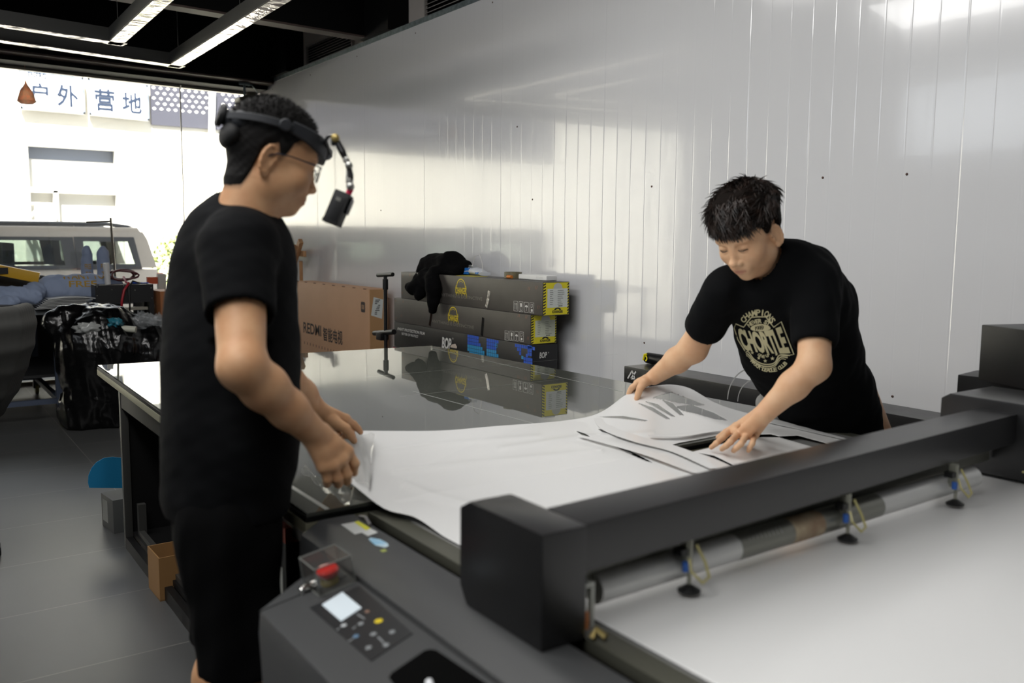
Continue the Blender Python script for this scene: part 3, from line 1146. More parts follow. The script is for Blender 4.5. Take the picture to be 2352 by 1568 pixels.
# console furniture --------------------------------------------------
# plane of the console top: from (.6495,.667) down to (.50,.640)
def cz(x): return .640 + (x - .50) * (.667 - .640) / (.6495 - .50)
cn = Vector((-(.0313 / .1735), 0, 1)).normalized()
cu_ = Vector((0, -1, 0))                 # along the console toward the camera
cv_ = Vector((1, 0, .0313 / .1735)).normalized()   # across, rising toward the bed


def cpt_(x, y):
    """photo pixel -> point on the console plane"""
    d = ray(x, y)
    o = Vector((.50, 0, .640))
    t = (o - CO).dot(cn) / d.dot(cn)
    return CO + d * t


pan_m = mat('panel_black', (34, 35, 37), rough=.35)
def cquad(pts, h, name, m_, parent, lift=.0003, bevel=0):
    P_ = [cpt_(*p) for p in pts]
    mb_ = MB().hexa([p + cn * lift for p in P_], [p + cn * (lift + h) for p in P_])
    return mb_.build(name, m_, parent, bevel=bevel)
panel = cquad([(712, 1396), (826, 1346), (948, 1455), (852, 1519)][::-1], .0012, 'button_panel', pan_m, con)
cquad([(740, 1391), (787, 1362), (831, 1398), (784, 1429)][::-1], .0012, 'display', mat('lcd', (186, 196, 202), rough=.2, emit=.35), panel, lift=.0016)
bw = mat('button_grey', (128, 132, 134), rough=.4)
def cdisc(x, y, r, h, name, m_, parent, lift=.0016):
    p = cpt_(x, y)
    return MB().lathe([(r, 0), (r, h * .7), (r * .85, h), (.0003, h)], p + cn * lift, 18, axis=cn).build(name, m_, parent, smooth=True)
for (x, y, r, m_) in ((870, 1428, .0072, mat('button_yellow', (206, 184, 30), rough=.4)), (790, 1438, .005, mat('button_white', (176, 180, 182), rough=.4)), (829, 1434, .005, bw),
                      (844, 1406, .0042, mat('button_orange', (128, 100, 84), rough=.4)), (818, 1463, .005, mat('button_blue', (90, 120, 146), rough=.4)), (858, 1458, .0052, bw), (901, 1453, .0052, bw), (887, 1483, .0052, bw), (847, 1489, .0052, bw)):
    cdisc(x, y, r, .0008, 'button', m_, panel)
for (x0, y0, x1, y1) in ((821, 1412, 838, 1423), (810, 1446, 818, 1440), (774, 1449, 780, 1444), (800, 1475, 812, 1468), (868, 1464, 882, 1478)):
    a_, b__ = cpt_(x0, y0), cpt_(x1, y1)
    d = (b__ - a_).normalized(); n__ = d.cross(cn) * .0014
    MB().add([a_ - n__ + cn * .0018, b__ - n__ + cn * .0018, b__ + n__ + cn * .0018, a_ + n__ + cn * .0018], [(0, 1, 2, 3)]).build('button_mark', bw, panel)
# recess (tray) in the console with a white pen standing in it
def cpoly(pts, name, m_, parent, lift):
    P_ = [cpt_(*p) + cn * lift for p in pts]
    return MB().add(P_, [tuple(range(len(P_)))]).build(name, m_, parent)
rec = cpoly([(893, 1556), (900, 1545), (975, 1494), (988, 1491), (1002, 1493), (1115, 1568), (1180, 1620), (960, 1640), (905, 1572)][::-1], 'tray', dark, con, .0006)
pn = cpt_(985, 1580)
pen = MB().tube([pn + Vector((-.02, -.06, .004)), pn + Vector((0, 0, .010))], .0055, 12).build('marker_pen', mat('pen_white', (220, 222, 226), rough=.4), smooth=True, angle=40)
tag(pen, 'white marker pen lying in the black tray of the console', 'pen')
# emergency stop under a clear guard box
ep = cpt_(758, 1338)
es = MB().lathe([(.017, 0), (.017, .012), (.001, .0125)], ep + cn * .0003, 20, axis=cn).build('stop_base', mat('stop_yellow', (150, 128, 20), rough=.5), con, smooth=True, angle=40)
MB().lathe([(.012, .012), (.019, .018), (.021, .026), (.018, .031), (.006, .034), (.0005, .034)], ep + cn * .0003, 24, axis=cn).build('stop_button', mat('stop_red', (214, 38, 30), rough=.3, coat=.5), es, smooth=True)
gp = thing('guard_box', tuple(ep), 'x', 'x')
del gp['label'], gp['category']
gp.parent = con
gp.name = 'guard_box'
gp.location = ep - world_loc(con)
ed = mat('guard_edge', (128, 130, 126), rough=.2, alpha=.75)
gw = thin_glass('guard_acrylic', (.9, .9, .88), haze=.10, hazecol=(.5, .5, .48))
r3 = Matrix.Rotation(math.radians(-2), 4, cn)
hx, hy, hh = .036, .036, .052
def gpt(a, b, c): return ep + cu_ * a * hx + cv_ * b * hy + cn * (.0005 + c * hh) + Vector((.0, 0, 0))
for f in ([(-1, -1, 0), (1, -1, 0), (1, -1, 1), (-1, -1, 1)], [(-1, 1, 0), (1, 1, 0), (1, 1, 1), (-1, 1, 1)], [(-1, -1, 0), (-1, 1, 0), (-1, 1, 1), (-1, -1, 1)],
          [(1, -1, 0), (1, 1, 0), (1, 1, 1), (1, -1, 1)], [(-1, -1, 1), (1, -1, 1), (1, 1, 1), (-1, 1, 1)]):
    P_ = [gpt(*p) for p in f]
    w_ = MB().add(P_, [(0, 1, 2, 3)])
    w_.build('guard_pane', gw, gp)
e_ = MB()
cs = [(-1, -1), (1, -1), (1, 1), (-1, 1)]
for k in range(4):
    a_, b__ = cs[k], cs[(k + 1) % 4]
    e_.tube([gpt(*a_, 0), gpt(*a_, 1)], .0012, 6).tube([gpt(*a_, 1), gpt(*b__, 1)], .0014, 6).tube([gpt(*a_, 0), gpt(*b__, 0)], .0014, 6)
e_.build('guard_edge', ed, gp)
kp = cpt_(694, 1362)
k_ = MB().lathe([(.006, 0), (.006, .010), (.004, .012), (.0003, .012)], kp + cn * .0003, 14, axis=cn)
k_.lathe([(.009, 0), (.009, .004), (.0003, .0045)], cpt_(706, 1356) + cn * .0045, 14, axis=cn)
k_.tube([kp + cn * .010, cpt_(716, 1352) + cn * .012, cpt_(722, 1346) + cn * .01], .003, 8)
k_.build('key_switch', mat('chrome', (225, 225, 222), rough=.12, metal=1), con, smooth=True)
# stickers on the flat band
def tpt(x, y): return pz(x, y, ZB + .0005)
def tquad(pts, name, m_, par=mach, dz=0):
    return MB().add([tpt(*p) + Vector((0, 0, dz)) for p in pts], [(0, 1, 2, 3)]).build(name, m_, par)
st = mat('sticker_white', (206, 208, 206), rough=.4)
s1 = tquad([(783, 1207), (816, 1226), (850, 1231), (868, 1222)][::1], 'warning_sticker', st)
s1.data.clear_geometry()
s1.data.from_pydata([tuple(tpt(*p) - world_loc(mach)) for p in ((783, 1204), (822, 1197), (868, 1222), (845, 1231), (831, 1223), (815, 1227))], [], [tuple(range(6))])
tquad([(813, 1199), (823, 1196), (851, 1213), (841, 1218)], 'sticker_stripe', mat('sticker_yellow', (206, 204, 60), rough=.4), s1, .0004)
s2 = MB().add([tpt(*p) for p in ((846, 1238), (851, 1234), (873, 1238), (890, 1247), (893, 1253), (884, 1257), (862, 1252))], [tuple(range(7))]).build('oval_sticker', mat('sticker_blue', (196, 214, 222), rough=.4, rgb2=(120, 180, 214), vscale=25), mach)
tquad([(872, 1263), (884, 1260), (890, 1265), (878, 1268)], 'small_sticker', mat('sticker_green', (150, 160, 80), rough=.4))
# cable loop at the far end of the slot
MB().tube([tpt(826, 1186) + Vector((0, 0, .0)), tpt(840, 1196) + Vector((0, 0, .008)), tpt(850, 1208) + Vector((0, 0, .002))], .004, 8).build('cable_clip', mat('clip_grey', (96, 94, 96), rough=.4), mach, smooth=True)

# ================================================================== FILM
def pip(P_, poly):
    x, y = P_[:, 0], P_[:, 1]
    ins = np.zeros(len(P_), bool)
    n_ = len(poly)
    j = n_ - 1
    for i in range(n_):
        xi, yi = poly[i]
        xj, yj = poly[j]
        c = ((yi > y) != (yj > y)) & (x < (xj - xi) * (y - yi) / (yj - yi + 1e-12) + xi)
        ins ^= c
        j = i
    return ins


def to_px(V):
    D = V - np.array(CO)[None, :]
    z = D @ np.array(CF)
    return np.stack([1176 + FPX * (D @ np.array(CR)) / z, 784 - FPX * (D @ np.array(CU)) / z], 1)


def polyline_sample(pts, n_):
    pts = [Vector(p) for p in pts]
    # catmull-rom through the points with equal chord parameter
    d = [0]
    for a_, b__ in zip(pts, pts[1:]): d.append(d[-1] + (b__ - a_).length)
    out = []
    for k in range(n_):
        t = d[-1] * k / (n_ - 1)
        i = 0
        while i < len(d) - 2 and d[i + 1] < t: i += 1
        u = (t - d[i]) / (d[i + 1] - d[i])
        p0 = pts[max(i - 1, 0)]; p1 = pts[i]; p2 = pts[i + 1]; p3 = pts[min(i + 2, len(pts) - 1)]
        out.append(.5 * ((2 * p1) + (p2 - p0) * u + (2 * p0 - 5 * p1 + 4 * p2 - p3) * u * u + (3 * p1 - p0 - 3 * p2 + p3) * u ** 3))
    return out


film_m = mat('white_film', (222, 222, 221), rough=.22, spec=.5)
liner_m = thin_glass('clear_liner', (.93, .93, .92), haze=.14, hazecol=(.8, .8, .78))

NODES = [((800, 1104, .748), (818, 989, .783)), ((880, 1166, .718), (1000, 989, .735)), ((.880, 1.62, .7125), (1120, 980, .722)),
         ((0.885, 1.50), (1350, 957, .722)), ((0.885, 1.38), (1445, 903, .79)), ((.885, 1.27), (1520, 884, .815)), ((.885, 1.17), (1580, 890, .80)),
         ((.885, 1.08), (1640, 923, .765)), ((.885, 1.0), (1700, 944, .74)), ((.885, .9), (1800, 967, .722)), ((.885, .8), (1960, 1012, .704)), ((.885, .6), None), ((.885, -.2), None), ((.885, -.95), None)]
nearp, farp = [], []
for i, (a_, b__) in enumerate(NODES):
    nearp.append(pz(*a_) if a_[0] > 5 else Vector(a_) if len(a_) == 3 else Vector((a_[0], a_[1], .7012)))
    if b__: farp.append(pz(*b__))
farp += [Vector((2.42, 1.05, .7012)), Vector((2.42, 0, .7012)), Vector((2.42, -.95, .7012))]


def cr(P_, t):
    i = min(int(t), len(P_) - 2)
    u = t - i
    p0, p1, p2, p3 = P_[max(i - 1, 0)], P_[i], P_[i + 1], P_[min(i + 2, len(P_) - 1)]
    return .5 * ((2 * p1) + (p2 - p0) * u + (2 * p0 - 5 * p1 + 4 * p2 - p3) * u * u + (3 * p1 - p0 - 3 * p2 + p3) * u ** 3)


HOLES = [
    [(1545, 1021), (1592, 1037), (1630, 1028), (1690, 1010), (1750, 1004), (1800, 1004), (1770, 997), (1650, 1000), (1560, 1017)],
    [(1785, 1002), (1833, 1000), (1906, 1020), (1872, 1027), (1800, 1007)],
    [(1499, 913), (1541, 901), (1580, 915), (1620, 930), (1600, 931), (1560, 925), (1530, 918)],
    [(1552, 934), (1590, 930), (1640, 948), (1673, 966), (1640, 962), (1600, 950), (1570, 944)],
    [(1376, 957), (1420, 960), (1482, 967), (1488, 965), (1430, 955)],
    [(1477, 1041), (1502, 1042), (1527, 1052), (1508, 1051)],
    [(1322, 989), (1345, 996), (1360, 1006), (1340, 1002)],
    [(1373, 985), (1393, 988), (1414, 999), (1384, 992)],
    [(1466, 925), (1500, 936), (1540, 962), (1530, 961), (1495, 941)],
    [(1482, 921), (1510, 928), (1552, 957), (1542, 955), (1505, 934)],
    [(1520, 917), (1545, 926), (1572, 954), (1562, 953), (1538, 933)],
    [(1410, 1023), (1445, 1034), (1500, 1062), (1488, 1060), (1440, 1040)],
    [(1605, 1040), (1640, 1046), (1685, 1068), (1678, 1069), (1640, 1052)],
    [(1440, 1008), (1478, 1013), (1476, 1016), (1442, 1011)],
]
NS, NT = 900, 300
TT = np.linspace(0, 1, NT + 1)
ts = list(np.linspace(0, 2.999, 130)) + list(np.linspace(3, 10.4, 640)) + list(np.linspace(10.41, 13, 60))
rows = []
for t in ts:
    a_, b__ = cr(nearp, t), cr(farp, t)
    ex = 1.3 + 4.5 * min(max((t - .8) / 2.2, 0), 1)
    P_ = np.array(a_)[None, :] * (1 - TT[:, None]) + np.array(b__)[None, :] * TT[:, None]
    z = a_.z + (b__.z - a_.z) * TT ** ex
    dip = math.exp(-((t - .0) / .8) ** 2)
    z = z - dip * .012 * np.sin(np.pi * TT)
    z += .0035 * np.sin(TT * 9 + t * 2.3) * np.clip((7.6 - t) / 4, 0, 1) * (TT > 0) * np.sin(np.pi * np.clip(TT, 0, 1)) * (t > 3.2) * np.clip((t - 3.2) * 1.5, 0, 1)
    floor_ = np.where(P_[:, 1] > 1.745, .7158, .7008)
    # gentle step where the film leaves the table
    floor_ = np.where((P_[:, 1] <= 1.745) & (P_[:, 1] > 1.45), .7008 + (.7158 - .7008) * ((P_[:, 1] - 1.45) / .295) ** 2, floor_)
    P_[:, 2] = np.maximum(z, floor_ + .0004)
    # lift travels with the far edge: keep it off the table
    rows.append(P_)
G = np.array(rows)
nS, nT_ = G.shape[:2]
V = G.reshape(-1, 3).copy()
pp0 = to_px(V)
for line, wpx, amp_ in (([(905, 1082), (1100, 1062), (1380, 1036)], 7, .0022), ([(932, 1112), (990, 1136), (1080, 1160)], 9, .0030), ([(840, 1040), (980, 1022), (1240, 1002)], 6, .0018), ([(1150, 1030), (1330, 1004), (1500, 995)], 6, .0022)):
    best = np.full(len(V), 1e9)
    for a_, b__ in zip(line, line[1:]):
        a_, b__ = np.array(a_, float), np.array(b__, float)
        ab = b__ - a_
        u = np.clip(((pp0 - a_) @ ab) / (ab @ ab), 0, 1)
        best = np.minimum(best, ((pp0 - a_ - u[:, None] * ab) ** 2).sum(1))
    V[:, 2] += amp_ * np.exp(-best / wpx ** 2)
i0 = (np.arange(nS - 1)[:, None] * nT_ + np.arange(nT_ - 1)[None, :]).ravel()
Fq = np.stack([i0, i0 + nT_, i0 + nT_ + 1, i0 + 1], 1)
pxs = to_px(V)
cen = pxs[Fq].mean(1)
kill = np.zeros(len(Fq), bool)
near_hole = {}
for h_ in HOLES:
    h_ = np.array(h_, float)
    c_ = h_.mean(0)
    # smooth the outline a little
    ins = pip(cen, h_)
    bb = (V[Fq[:, 0], 1] > 1.05)
    ins &= bb
    kill |= ins
    vin = np.unique(Fq[ins])
    vout = np.unique(Fq[~ins])
    bd = np.intersect1d(vin, vout)
    for vi in bd:
        p = pxs[vi]
        best = None
        for k in range(len(h_)):
            a_, b__ = h_[k], h_[(k + 1) % len(h_)]
            ab = b__ - a_
            u = np.clip(((p - a_) @ ab) / (ab @ ab), 0, 1)
            q_ = a_ + ab * u
            dd = ((p - q_) ** 2).sum()
            if best is None or dd < best[0]: best = (dd, q_)
        if best[0] < 60:
            n_p = pz(best[1][0], best[1][1], V[vi, 2])
            V[vi] = n_p
Fq = Fq[~kill]
film = np_mesh('white_film', V, Fq, film_m)
so = film.modifiers.new('th', 'SOLIDIFY')
so.thickness = .0006
so.offset = 1
tag(film, 'big white vinyl film sheet with cut-out shapes, draped over table and cutting machine', 'film')
# loose cut strips lying on the sheet
def strip(pts, w0, w1, z, name, lab, grp, n_=24):
    P_ = [pz(x, y, zz) for (x, y, zz) in pts]
    vs, fs = [], []
    for k in range(n_):
        t = (len(P_) - 1) * k / (n_ - 1)
        c_ = cr(P_, min(t, len(P_) - 1.0001))
        c2_ = cr(P_, min(t + .05, len(P_) - 1.0001)) - cr(P_, max(t - .05, 0))
        c2_.z = 0
        nn_ = Vector((-c2_.y, c2_.x, 0)).normalized()
        w = w0 + (w1 - w0) * k / (n_ - 1)
        w *= math.sin(math.pi * (.12 + .76 * k / (n_ - 1)))
        vs += [c_ - nn_ * w, c_ + nn_ * w, c_ + nn_ * w + Vector((0, 0, .0008)), c_ - nn_ * w + Vector((0, 0, .0008))]
    for k in range(n_ - 1):
        b0 = k * 4
        for j in range(4):
            fs.append((b0 + j, b0 + (j + 1) % 4, b0 + 4 + (j + 1) % 4, b0 + 4 + j))
    fs += [(3, 2, 1, 0), ((n_ - 1) * 4, (n_ - 1) * 4 + 1, (n_ - 1) * 4 + 2, (n_ - 1) * 4 + 3)]
    o = MB().add(vs, fs).build(name, film_m, smooth=True)
    return tag(o, lab, 'film strip', grp)


strip([(1372, 960, .730), (1400, 985, .727), (1470, 1010, .725), (1560, 1035, .722), (1640, 1075, .712)], .030, .030, 0, 'film_strip', 'long curved white film strip peeling across the big sheet in front of the hands', 'loose film strips on the sheet')
strip([(1330, 1000, .726), (1420, 1022, .727), (1500, 1045, .724), (1600, 1085, .712)], .018, .022, 0, 'film_strip', 'narrow curved white film strip lying nearest the table middle', 'loose film strips on the sheet')
strip([(1490, 1000, .7285), (1560, 1000, .728), (1640, 988, .728), (1730, 985, .725)], .018, .016, 0, 'film_strip', 'pale film strip lying crosswise behind the flat hand', 'loose film strips on the sheet')
strip([(1720, 960, .728), (1800, 975, .722), (1880, 993, .714), (1950, 1010, .7085)], .02, .014, 0, 'film_strip', 'white film strip along the far edge of the sheet beside the bending man', 'loose film strips on the sheet')
# clear liner curling off the corner at the first man's hands
NL = [((700, 1030, .760), (770, 995, .775)), ((690, 1012, .735), (700, 985, .735))]
pts0 = [pz(700, 1010, .745), pz(738, 1052, .752), pz(790, 1085, .750), pz(850, 1118, .742)]
pts1 = [pz(690, 1000, .765), pz(730, 990, .78), pz(800, 985, .79), pz(860, 1000, .775)]
vs, fs = [], []
for i in range(25):
    a_, b__ = cr(pts0, min(i / 8, 2.999)), cr(pts1, min(i / 8, 2.999))
    for j in range(13):
        t = j / 12
        p = a_.lerp(b__, t) + Vector((0, 0, .012 * math.sin(math.pi * t) * noise.noise(Vector((i * .2, j * .3, 1)))+ .006 * math.sin(i * .9 + j * .5)))
        vs.append(p)
for i in range(24):
    for j in range(12):
        a_ = i * 13 + j
        fs.append((a_, a_ + 13, a_ + 14, a_ + 1))
lin_ = MB().add(vs, fs).build('clear_liner', thin_glass('liner_film', (.93, .93, .92), haze=.3, hazecol=(.85, .85, .84)), smooth=True, angle=None)
tag(lin_, 'shiny clear backing film curling at the sheet corner held by the man with the headband', 'backing film')
# ================================================================== SDF TOOLKIT (numpy surface nets)
class Field:
    def __init__(s, lo, hi, h):
        s.lo = np.array(lo, float)
        s.h = h
        s.n = np.ceil((np.array(hi, float) - s.lo) / h).astype(int) + 1
        s.F = np.full(tuple(s.n), 9.0, np.float32)
        s.ax = [(s.lo[i] + np.arange(s.n[i]) * h).astype(np.float32) for i in range(3)]

    def sub(s, lo, hi):
        a = np.clip(np.floor((np.array(lo) - s.lo) / s.h).astype(int), 0, s.n)
        b = np.clip(np.ceil((np.array(hi) - s.lo) / s.h).astype(int) + 1, 0, s.n)
        if (b <= a).any(): return None
        sl = tuple(slice(a[i], b[i]) for i in range(3))
        return sl, s.ax[0][sl[0]][:, None, None], s.ax[1][sl[1]][None, :, None], s.ax[2][sl[2]][None, None, :]

    def put(s, lo, hi, fn, k=0.0, mode='add'):
        m_ = k + 3 * s.h + .004
        r = s.sub(np.array(lo) - m_, np.array(hi) + m_)
        if r is None: return s
        sl, X, Y, Z = r
        d = fn(X, Y, Z).astype(np.float32)
        F = s.F[sl]
        if mode == 'cut':
            d = -d
            if k > 0:
                h_ = np.clip(.5 - .5 * (d - F) / -k, 0, 1) if False else np.clip(.5 + .5 * (d - F) / k, 0, 1)
                s.F[sl] = F * (1 - h_) + d * h_ + k * h_ * (1 - h_)
            else:
                s.F[sl] = np.maximum(F, d)
        else:
            if k > 0:
                h_ = np.clip(.5 + .5 * (F - d) / k, 0, 1)
                s.F[sl] = F * (1 - h_) + d * h_ - k * h_ * (1 - h_)
            else:
                s.F[sl] = np.minimum(F, d)
        return s

    # rounded cone
    def cone(s, a, b, ra, rb, k=.01, mode='add', flat=None):
        a = np.array(a, float); b = np.array(b, float)
        R_ = max(ra, rb)
        lo, hi = np.minimum(a, b) - R_, np.maximum(a, b) + R_
        ba = b - a
        L2 = max(float(ba @ ba), 1e-9)
        if flat is not None:
            ax_, sc = np.array(flat[0], float), flat[1]   # squash along unit axis by factor sc (>1 thinner)

        def fn(X, Y, Z):
            px_, py_, pz_ = X - a[0], Y - a[1], Z - a[2]
            t = np.clip((px_ * ba[0] + py_ * ba[1] + pz_ * ba[2]) / L2, 0, 1)
            dx, dy, dz = px_ - ba[0] * t, py_ - ba[1] * t, pz_ - ba[2] * t
            if flat is not None:
                q = dx * ax_[0] + dy * ax_[1] + dz * ax_[2]
                e = (sc - 1)
                dx, dy, dz = dx + ax_[0] * q * e, dy + ax_[1] * q * e, dz + ax_[2] * q * e
            return np.sqrt(dx * dx + dy * dy + dz * dz) - (ra + (rb - ra) * t)
        return s.put(lo, hi, fn, k, mode)

    # ellipsoid with rotation matrix (columns = local axes)
    def ell(s, c, r, Rm=None, k=.01, mode='add'):
        c = np.array(c, float); r = np.array(r, float)
        Rm = np.eye(3) if Rm is None else np.array(Rm, float)
        ext = np.sqrt(((Rm * r[None, :]) ** 2).sum(1))

        def fn(X, Y, Z):
            x, y, z = X - c[0], Y - c[1], Z - c[2]
            u = (x * Rm[0, 0] + y * Rm[1, 0] + z * Rm[2, 0])
            v = (x * Rm[0, 1] + y * Rm[1, 1] + z * Rm[2, 1])
            w = (x * Rm[0, 2] + y * Rm[1, 2] + z * Rm[2, 2])
            k0 = np.sqrt((u / r[0]) ** 2 + (v / r[1]) ** 2 + (w / r[2]) ** 2)
            k1 = np.sqrt((u / r[0] ** 2) ** 2 + (v / r[1] ** 2) ** 2 + (w / r[2] ** 2) ** 2)
            return k0 * (k0 - 1) / np.maximum(k1, 1e-6)
        return s.put(c - ext, c + ext, fn, k, mode)

    def cutplane(s, p, n_, k=0.0):
        """remove everything on the side n points to"""
        p = np.array(p, float); n_ = np.array(n_, float) / np.linalg.norm(n_)

        def fn(X, Y, Z): return -((X - p[0]) * n_[0] + (Y - p[1]) * n_[1] + (Z - p[2]) * n_[2])
        return s.put(s.lo, s.lo + s.n * s.h, fn, k, 'cut')

    def disp(s, fn, band=.03):
        X, Y, Z = s.ax[0][:, None, None], s.ax[1][None, :, None], s.ax[2][None, None, :]
        s.F += fn(X, Y, Z).astype(np.float32)
        return s

    def mesh(s, crop=None):
        F = s.F
        h = s.h
        ins = F < 0
        c8 = [ins[i:F.shape[0] - 1 + i, j:F.shape[1] - 1 + j, k:F.shape[2] - 1 + k] for i in (0, 1) for j in (0, 1) for k in (0, 1)]
        tot = sum(c.astype(np.uint8) for c in c8)
        act = (tot > 0) & (tot < 8)
        I, J, K = np.nonzero(act)
        idx = np.full(act.shape, -1, np.int64)
        idx[I, J, K] = np.arange(len(I))
        P_ = np.zeros((len(I), 3))
        cnt = np.zeros(len(I))
        corners = [(i, j, k) for i in (0, 1) for j in (0, 1) for k in (0, 1)]
        for a in range(8):
            for ax_ in range(3):
                ca = corners[a]
                if ca[ax_] == 1: continue
                cb = list(ca); cb[ax_] = 1
                fa = F[I + ca[0], J + ca[1], K + ca[2]]
                fb = F[I + cb[0], J + cb[1], K + cb[2]]
                m_ = (fa < 0) != (fb < 0)
                t = np.where(m_, fa / np.where(np.abs(fa - fb) < 1e-12, 1, fa - fb), 0)
                for d in range(3):
                    v = ca[d] + (t if d == ax_ else 0)
                    P_[:, d] += np.where(m_, v, 0)
                cnt += m_
        P_ /= np.maximum(cnt, 1)[:, None]
        V = s.lo[None, :] + (P_ + np.stack([I, J, K], 1)) * h
        quads = []
        for ax_ in range(3):
            sh = [slice(None)] * 3
            A = [slice(1, -1)] * 3
            A[ax_] = slice(0, F.shape[ax_] - 1)
            B = list(A)
            B[ax_] = slice(1, F.shape[ax_])
            fa, fb = ins[tuple(A)], ins[tuple(B)]
            x = np.nonzero(fa != fb)
            base = [x[0].copy(), x[1].copy(), x[2].copy()]
            for d in range(3):
                if d != ax_: base[d] += 1
            o1, o2 = [d for d in range(3) if d != ax_]
            def g(d1, d2):
                q = [b.copy() for b in base]
                q[o1] -= d1
                q[o2] -= d2
                return idx[q[0], q[1], q[2]]
            q = np.stack([g(1, 1), g(0, 1), g(0, 0), g(1, 0)], 1)
            fl = fa[x]
            if ax_ == 1: fl = ~fl
            q[~fl] = q[~fl][:, ::-1]
            quads.append(q)
        Q = np.concatenate(quads)
        Q = Q[(Q >= 0).all(1)]
        if crop is not None:
            keep = crop(V)
            Q = Q[keep[Q].all(1)]
            used = np.unique(Q)
            mp = np.full(len(V), -1)
            mp[used] = np.arange(len(used))
            V = V[used]
            Q = mp[Q]
        return V, Q


def vnoise(X, Y, Z, f, seed=0):
    """cheap smooth pseudo-noise from summed sines"""
    r = np.random.RandomState(seed)
    out = 0
    for i in range(5):
        a = r.uniform(-1, 1, 3)
        a /= np.linalg.norm(a)
        ff = f * (1 + .55 * i)
        out = out + np.sin((X * a[0] + Y * a[1] + Z * a[2]) * ff + r.uniform(0, 6.28)) / (1 + .6 * i)
    return out / 2.2


def smooth_mesh(V, Q, it=1, lam=.5):
    E_ = np.concatenate([Q[:, [0, 1]], Q[:, [1, 2]], Q[:, [2, 3]], Q[:, [3, 0]]])
    for _ in range(it):
        S = np.zeros_like(V)
        c = np.zeros(len(V))
        for a, b in ((0, 1), (1, 0)):
            for d in range(3):
                S[:, d] += np.bincount(E_[:, a], V[E_[:, b], d], len(V))
            c += np.bincount(E_[:, a], minlength=len(V))
        V = V + lam * (S / np.maximum(c, 1)[:, None] - V)
    return V
# ================================================================== BOX STACK BY THE WALL
XF = 2.81
card_gun = mat('box_gunmetal', (74, 70, 66), rough=.42, metal=.25, spec=.5, bump=.12, bscale=18, bdist=.004, var=.08, vscale=6)
card_blk = mat('box_black', (17, 17, 19), rough=.4, bump=.1, bscale=20, bdist=.003)
pr_yel = mat('print_yellow', (226, 200, 20), rough=.45)
yel = mat('box_yellow', (228, 214, 22), rough=.45)
pr_grey = mat('print_grey', (128, 122, 116), rough=.5)
pr_white = mat('print_white', (214, 212, 208), rough=.5)
pr_blk = mat('print_black', (12, 12, 12), rough=.5)
paper = mat('label_paper', (206, 210, 190), rough=.6)
paper2 = mat('label_paper_pale', (214, 218, 214), rough=.6)
tape_b = mat('tape_black', (14, 14, 14), rough=.2)
tape_s = mat('tape_silver', (150, 148, 146), rough=.2, metal=.8, bump=1, bscale=60, bdist=.003)
staple = mat('staple', (150, 100, 80), rough=.4, metal=.7)
blue1 = mat('print_blue', (16, 80, 190), rough=.4)
blue2 = mat('print_cyan', (30, 140, 190), rough=.4)


class Box:
    def __init__(s, lab, x0, x1, yn, yf, z0, z1, m_, name='film_box', cat='box', group=None, mend=None):
        s.X, s.yn, s.yf, s.z0, s.z1, s.x0, s.x1 = x0, yn, yf, z0, z1, x0, x1
        s.t = thing(name, ((x0 + x1) / 2, (yn + yf) / 2, z0), lab, cat, group)
        s.body = MB().box((x0, yn, z0), (x1, yf, z1)).build('body', m_, s.t, bevel=.004)
        s.o = Vector((x0, yf, z0))
        s.u = Vector((0, -1, 0)); s.v = Vector((0, 0, 1))
        s.eo = Vector((x0, yn, z0)); s.eu = Vector((1, 0, 0))
        s.w, s.h = x1 - x0, z1 - z0

    def f(s, x, y):
        p = px(x, y, s.X)
        return (s.yf - p.y, p.z - s.z0)

    def e(s, x, y):
        p = py(x, y, s.yn)
        return (p.x - s.x0, p.z - s.z0)

    def text(s, txt, x0, y0, x1, y1, m_, name='lettering', face='f', **kw):
        """placed by the photo's left/right ends at mid height"""
        g = s.f if face == 'f' else s.e
        a, b = g(x0, y0), g(x1, y1)
        return a, b

    def put(s, name, m_, fn, parent=None):
        mb_ = MB()
        fn(mb_)
        return mb_.build(name, m_, parent or s.t)


def ftext(B, name, m_, txt, xl, xr, ytl, ybl, parent=None, face='f', **kw):
    """xl,xr photo columns; ytl,ybl rows of top/bottom at the left column"""
    g = B.f if face == 'f' else B.e
    a, b = g(xl, ytl), g(xl, ybl)
    c = g(xr, ybl)
    o, u = (B.o, B.u) if face == 'f' else (B.eo, B.eu)
    return B.put(name, m_, lambda q: put_text(q, txt, o, u, B.v, (a[0], b[1], c[0], a[1]), **kw), parent)


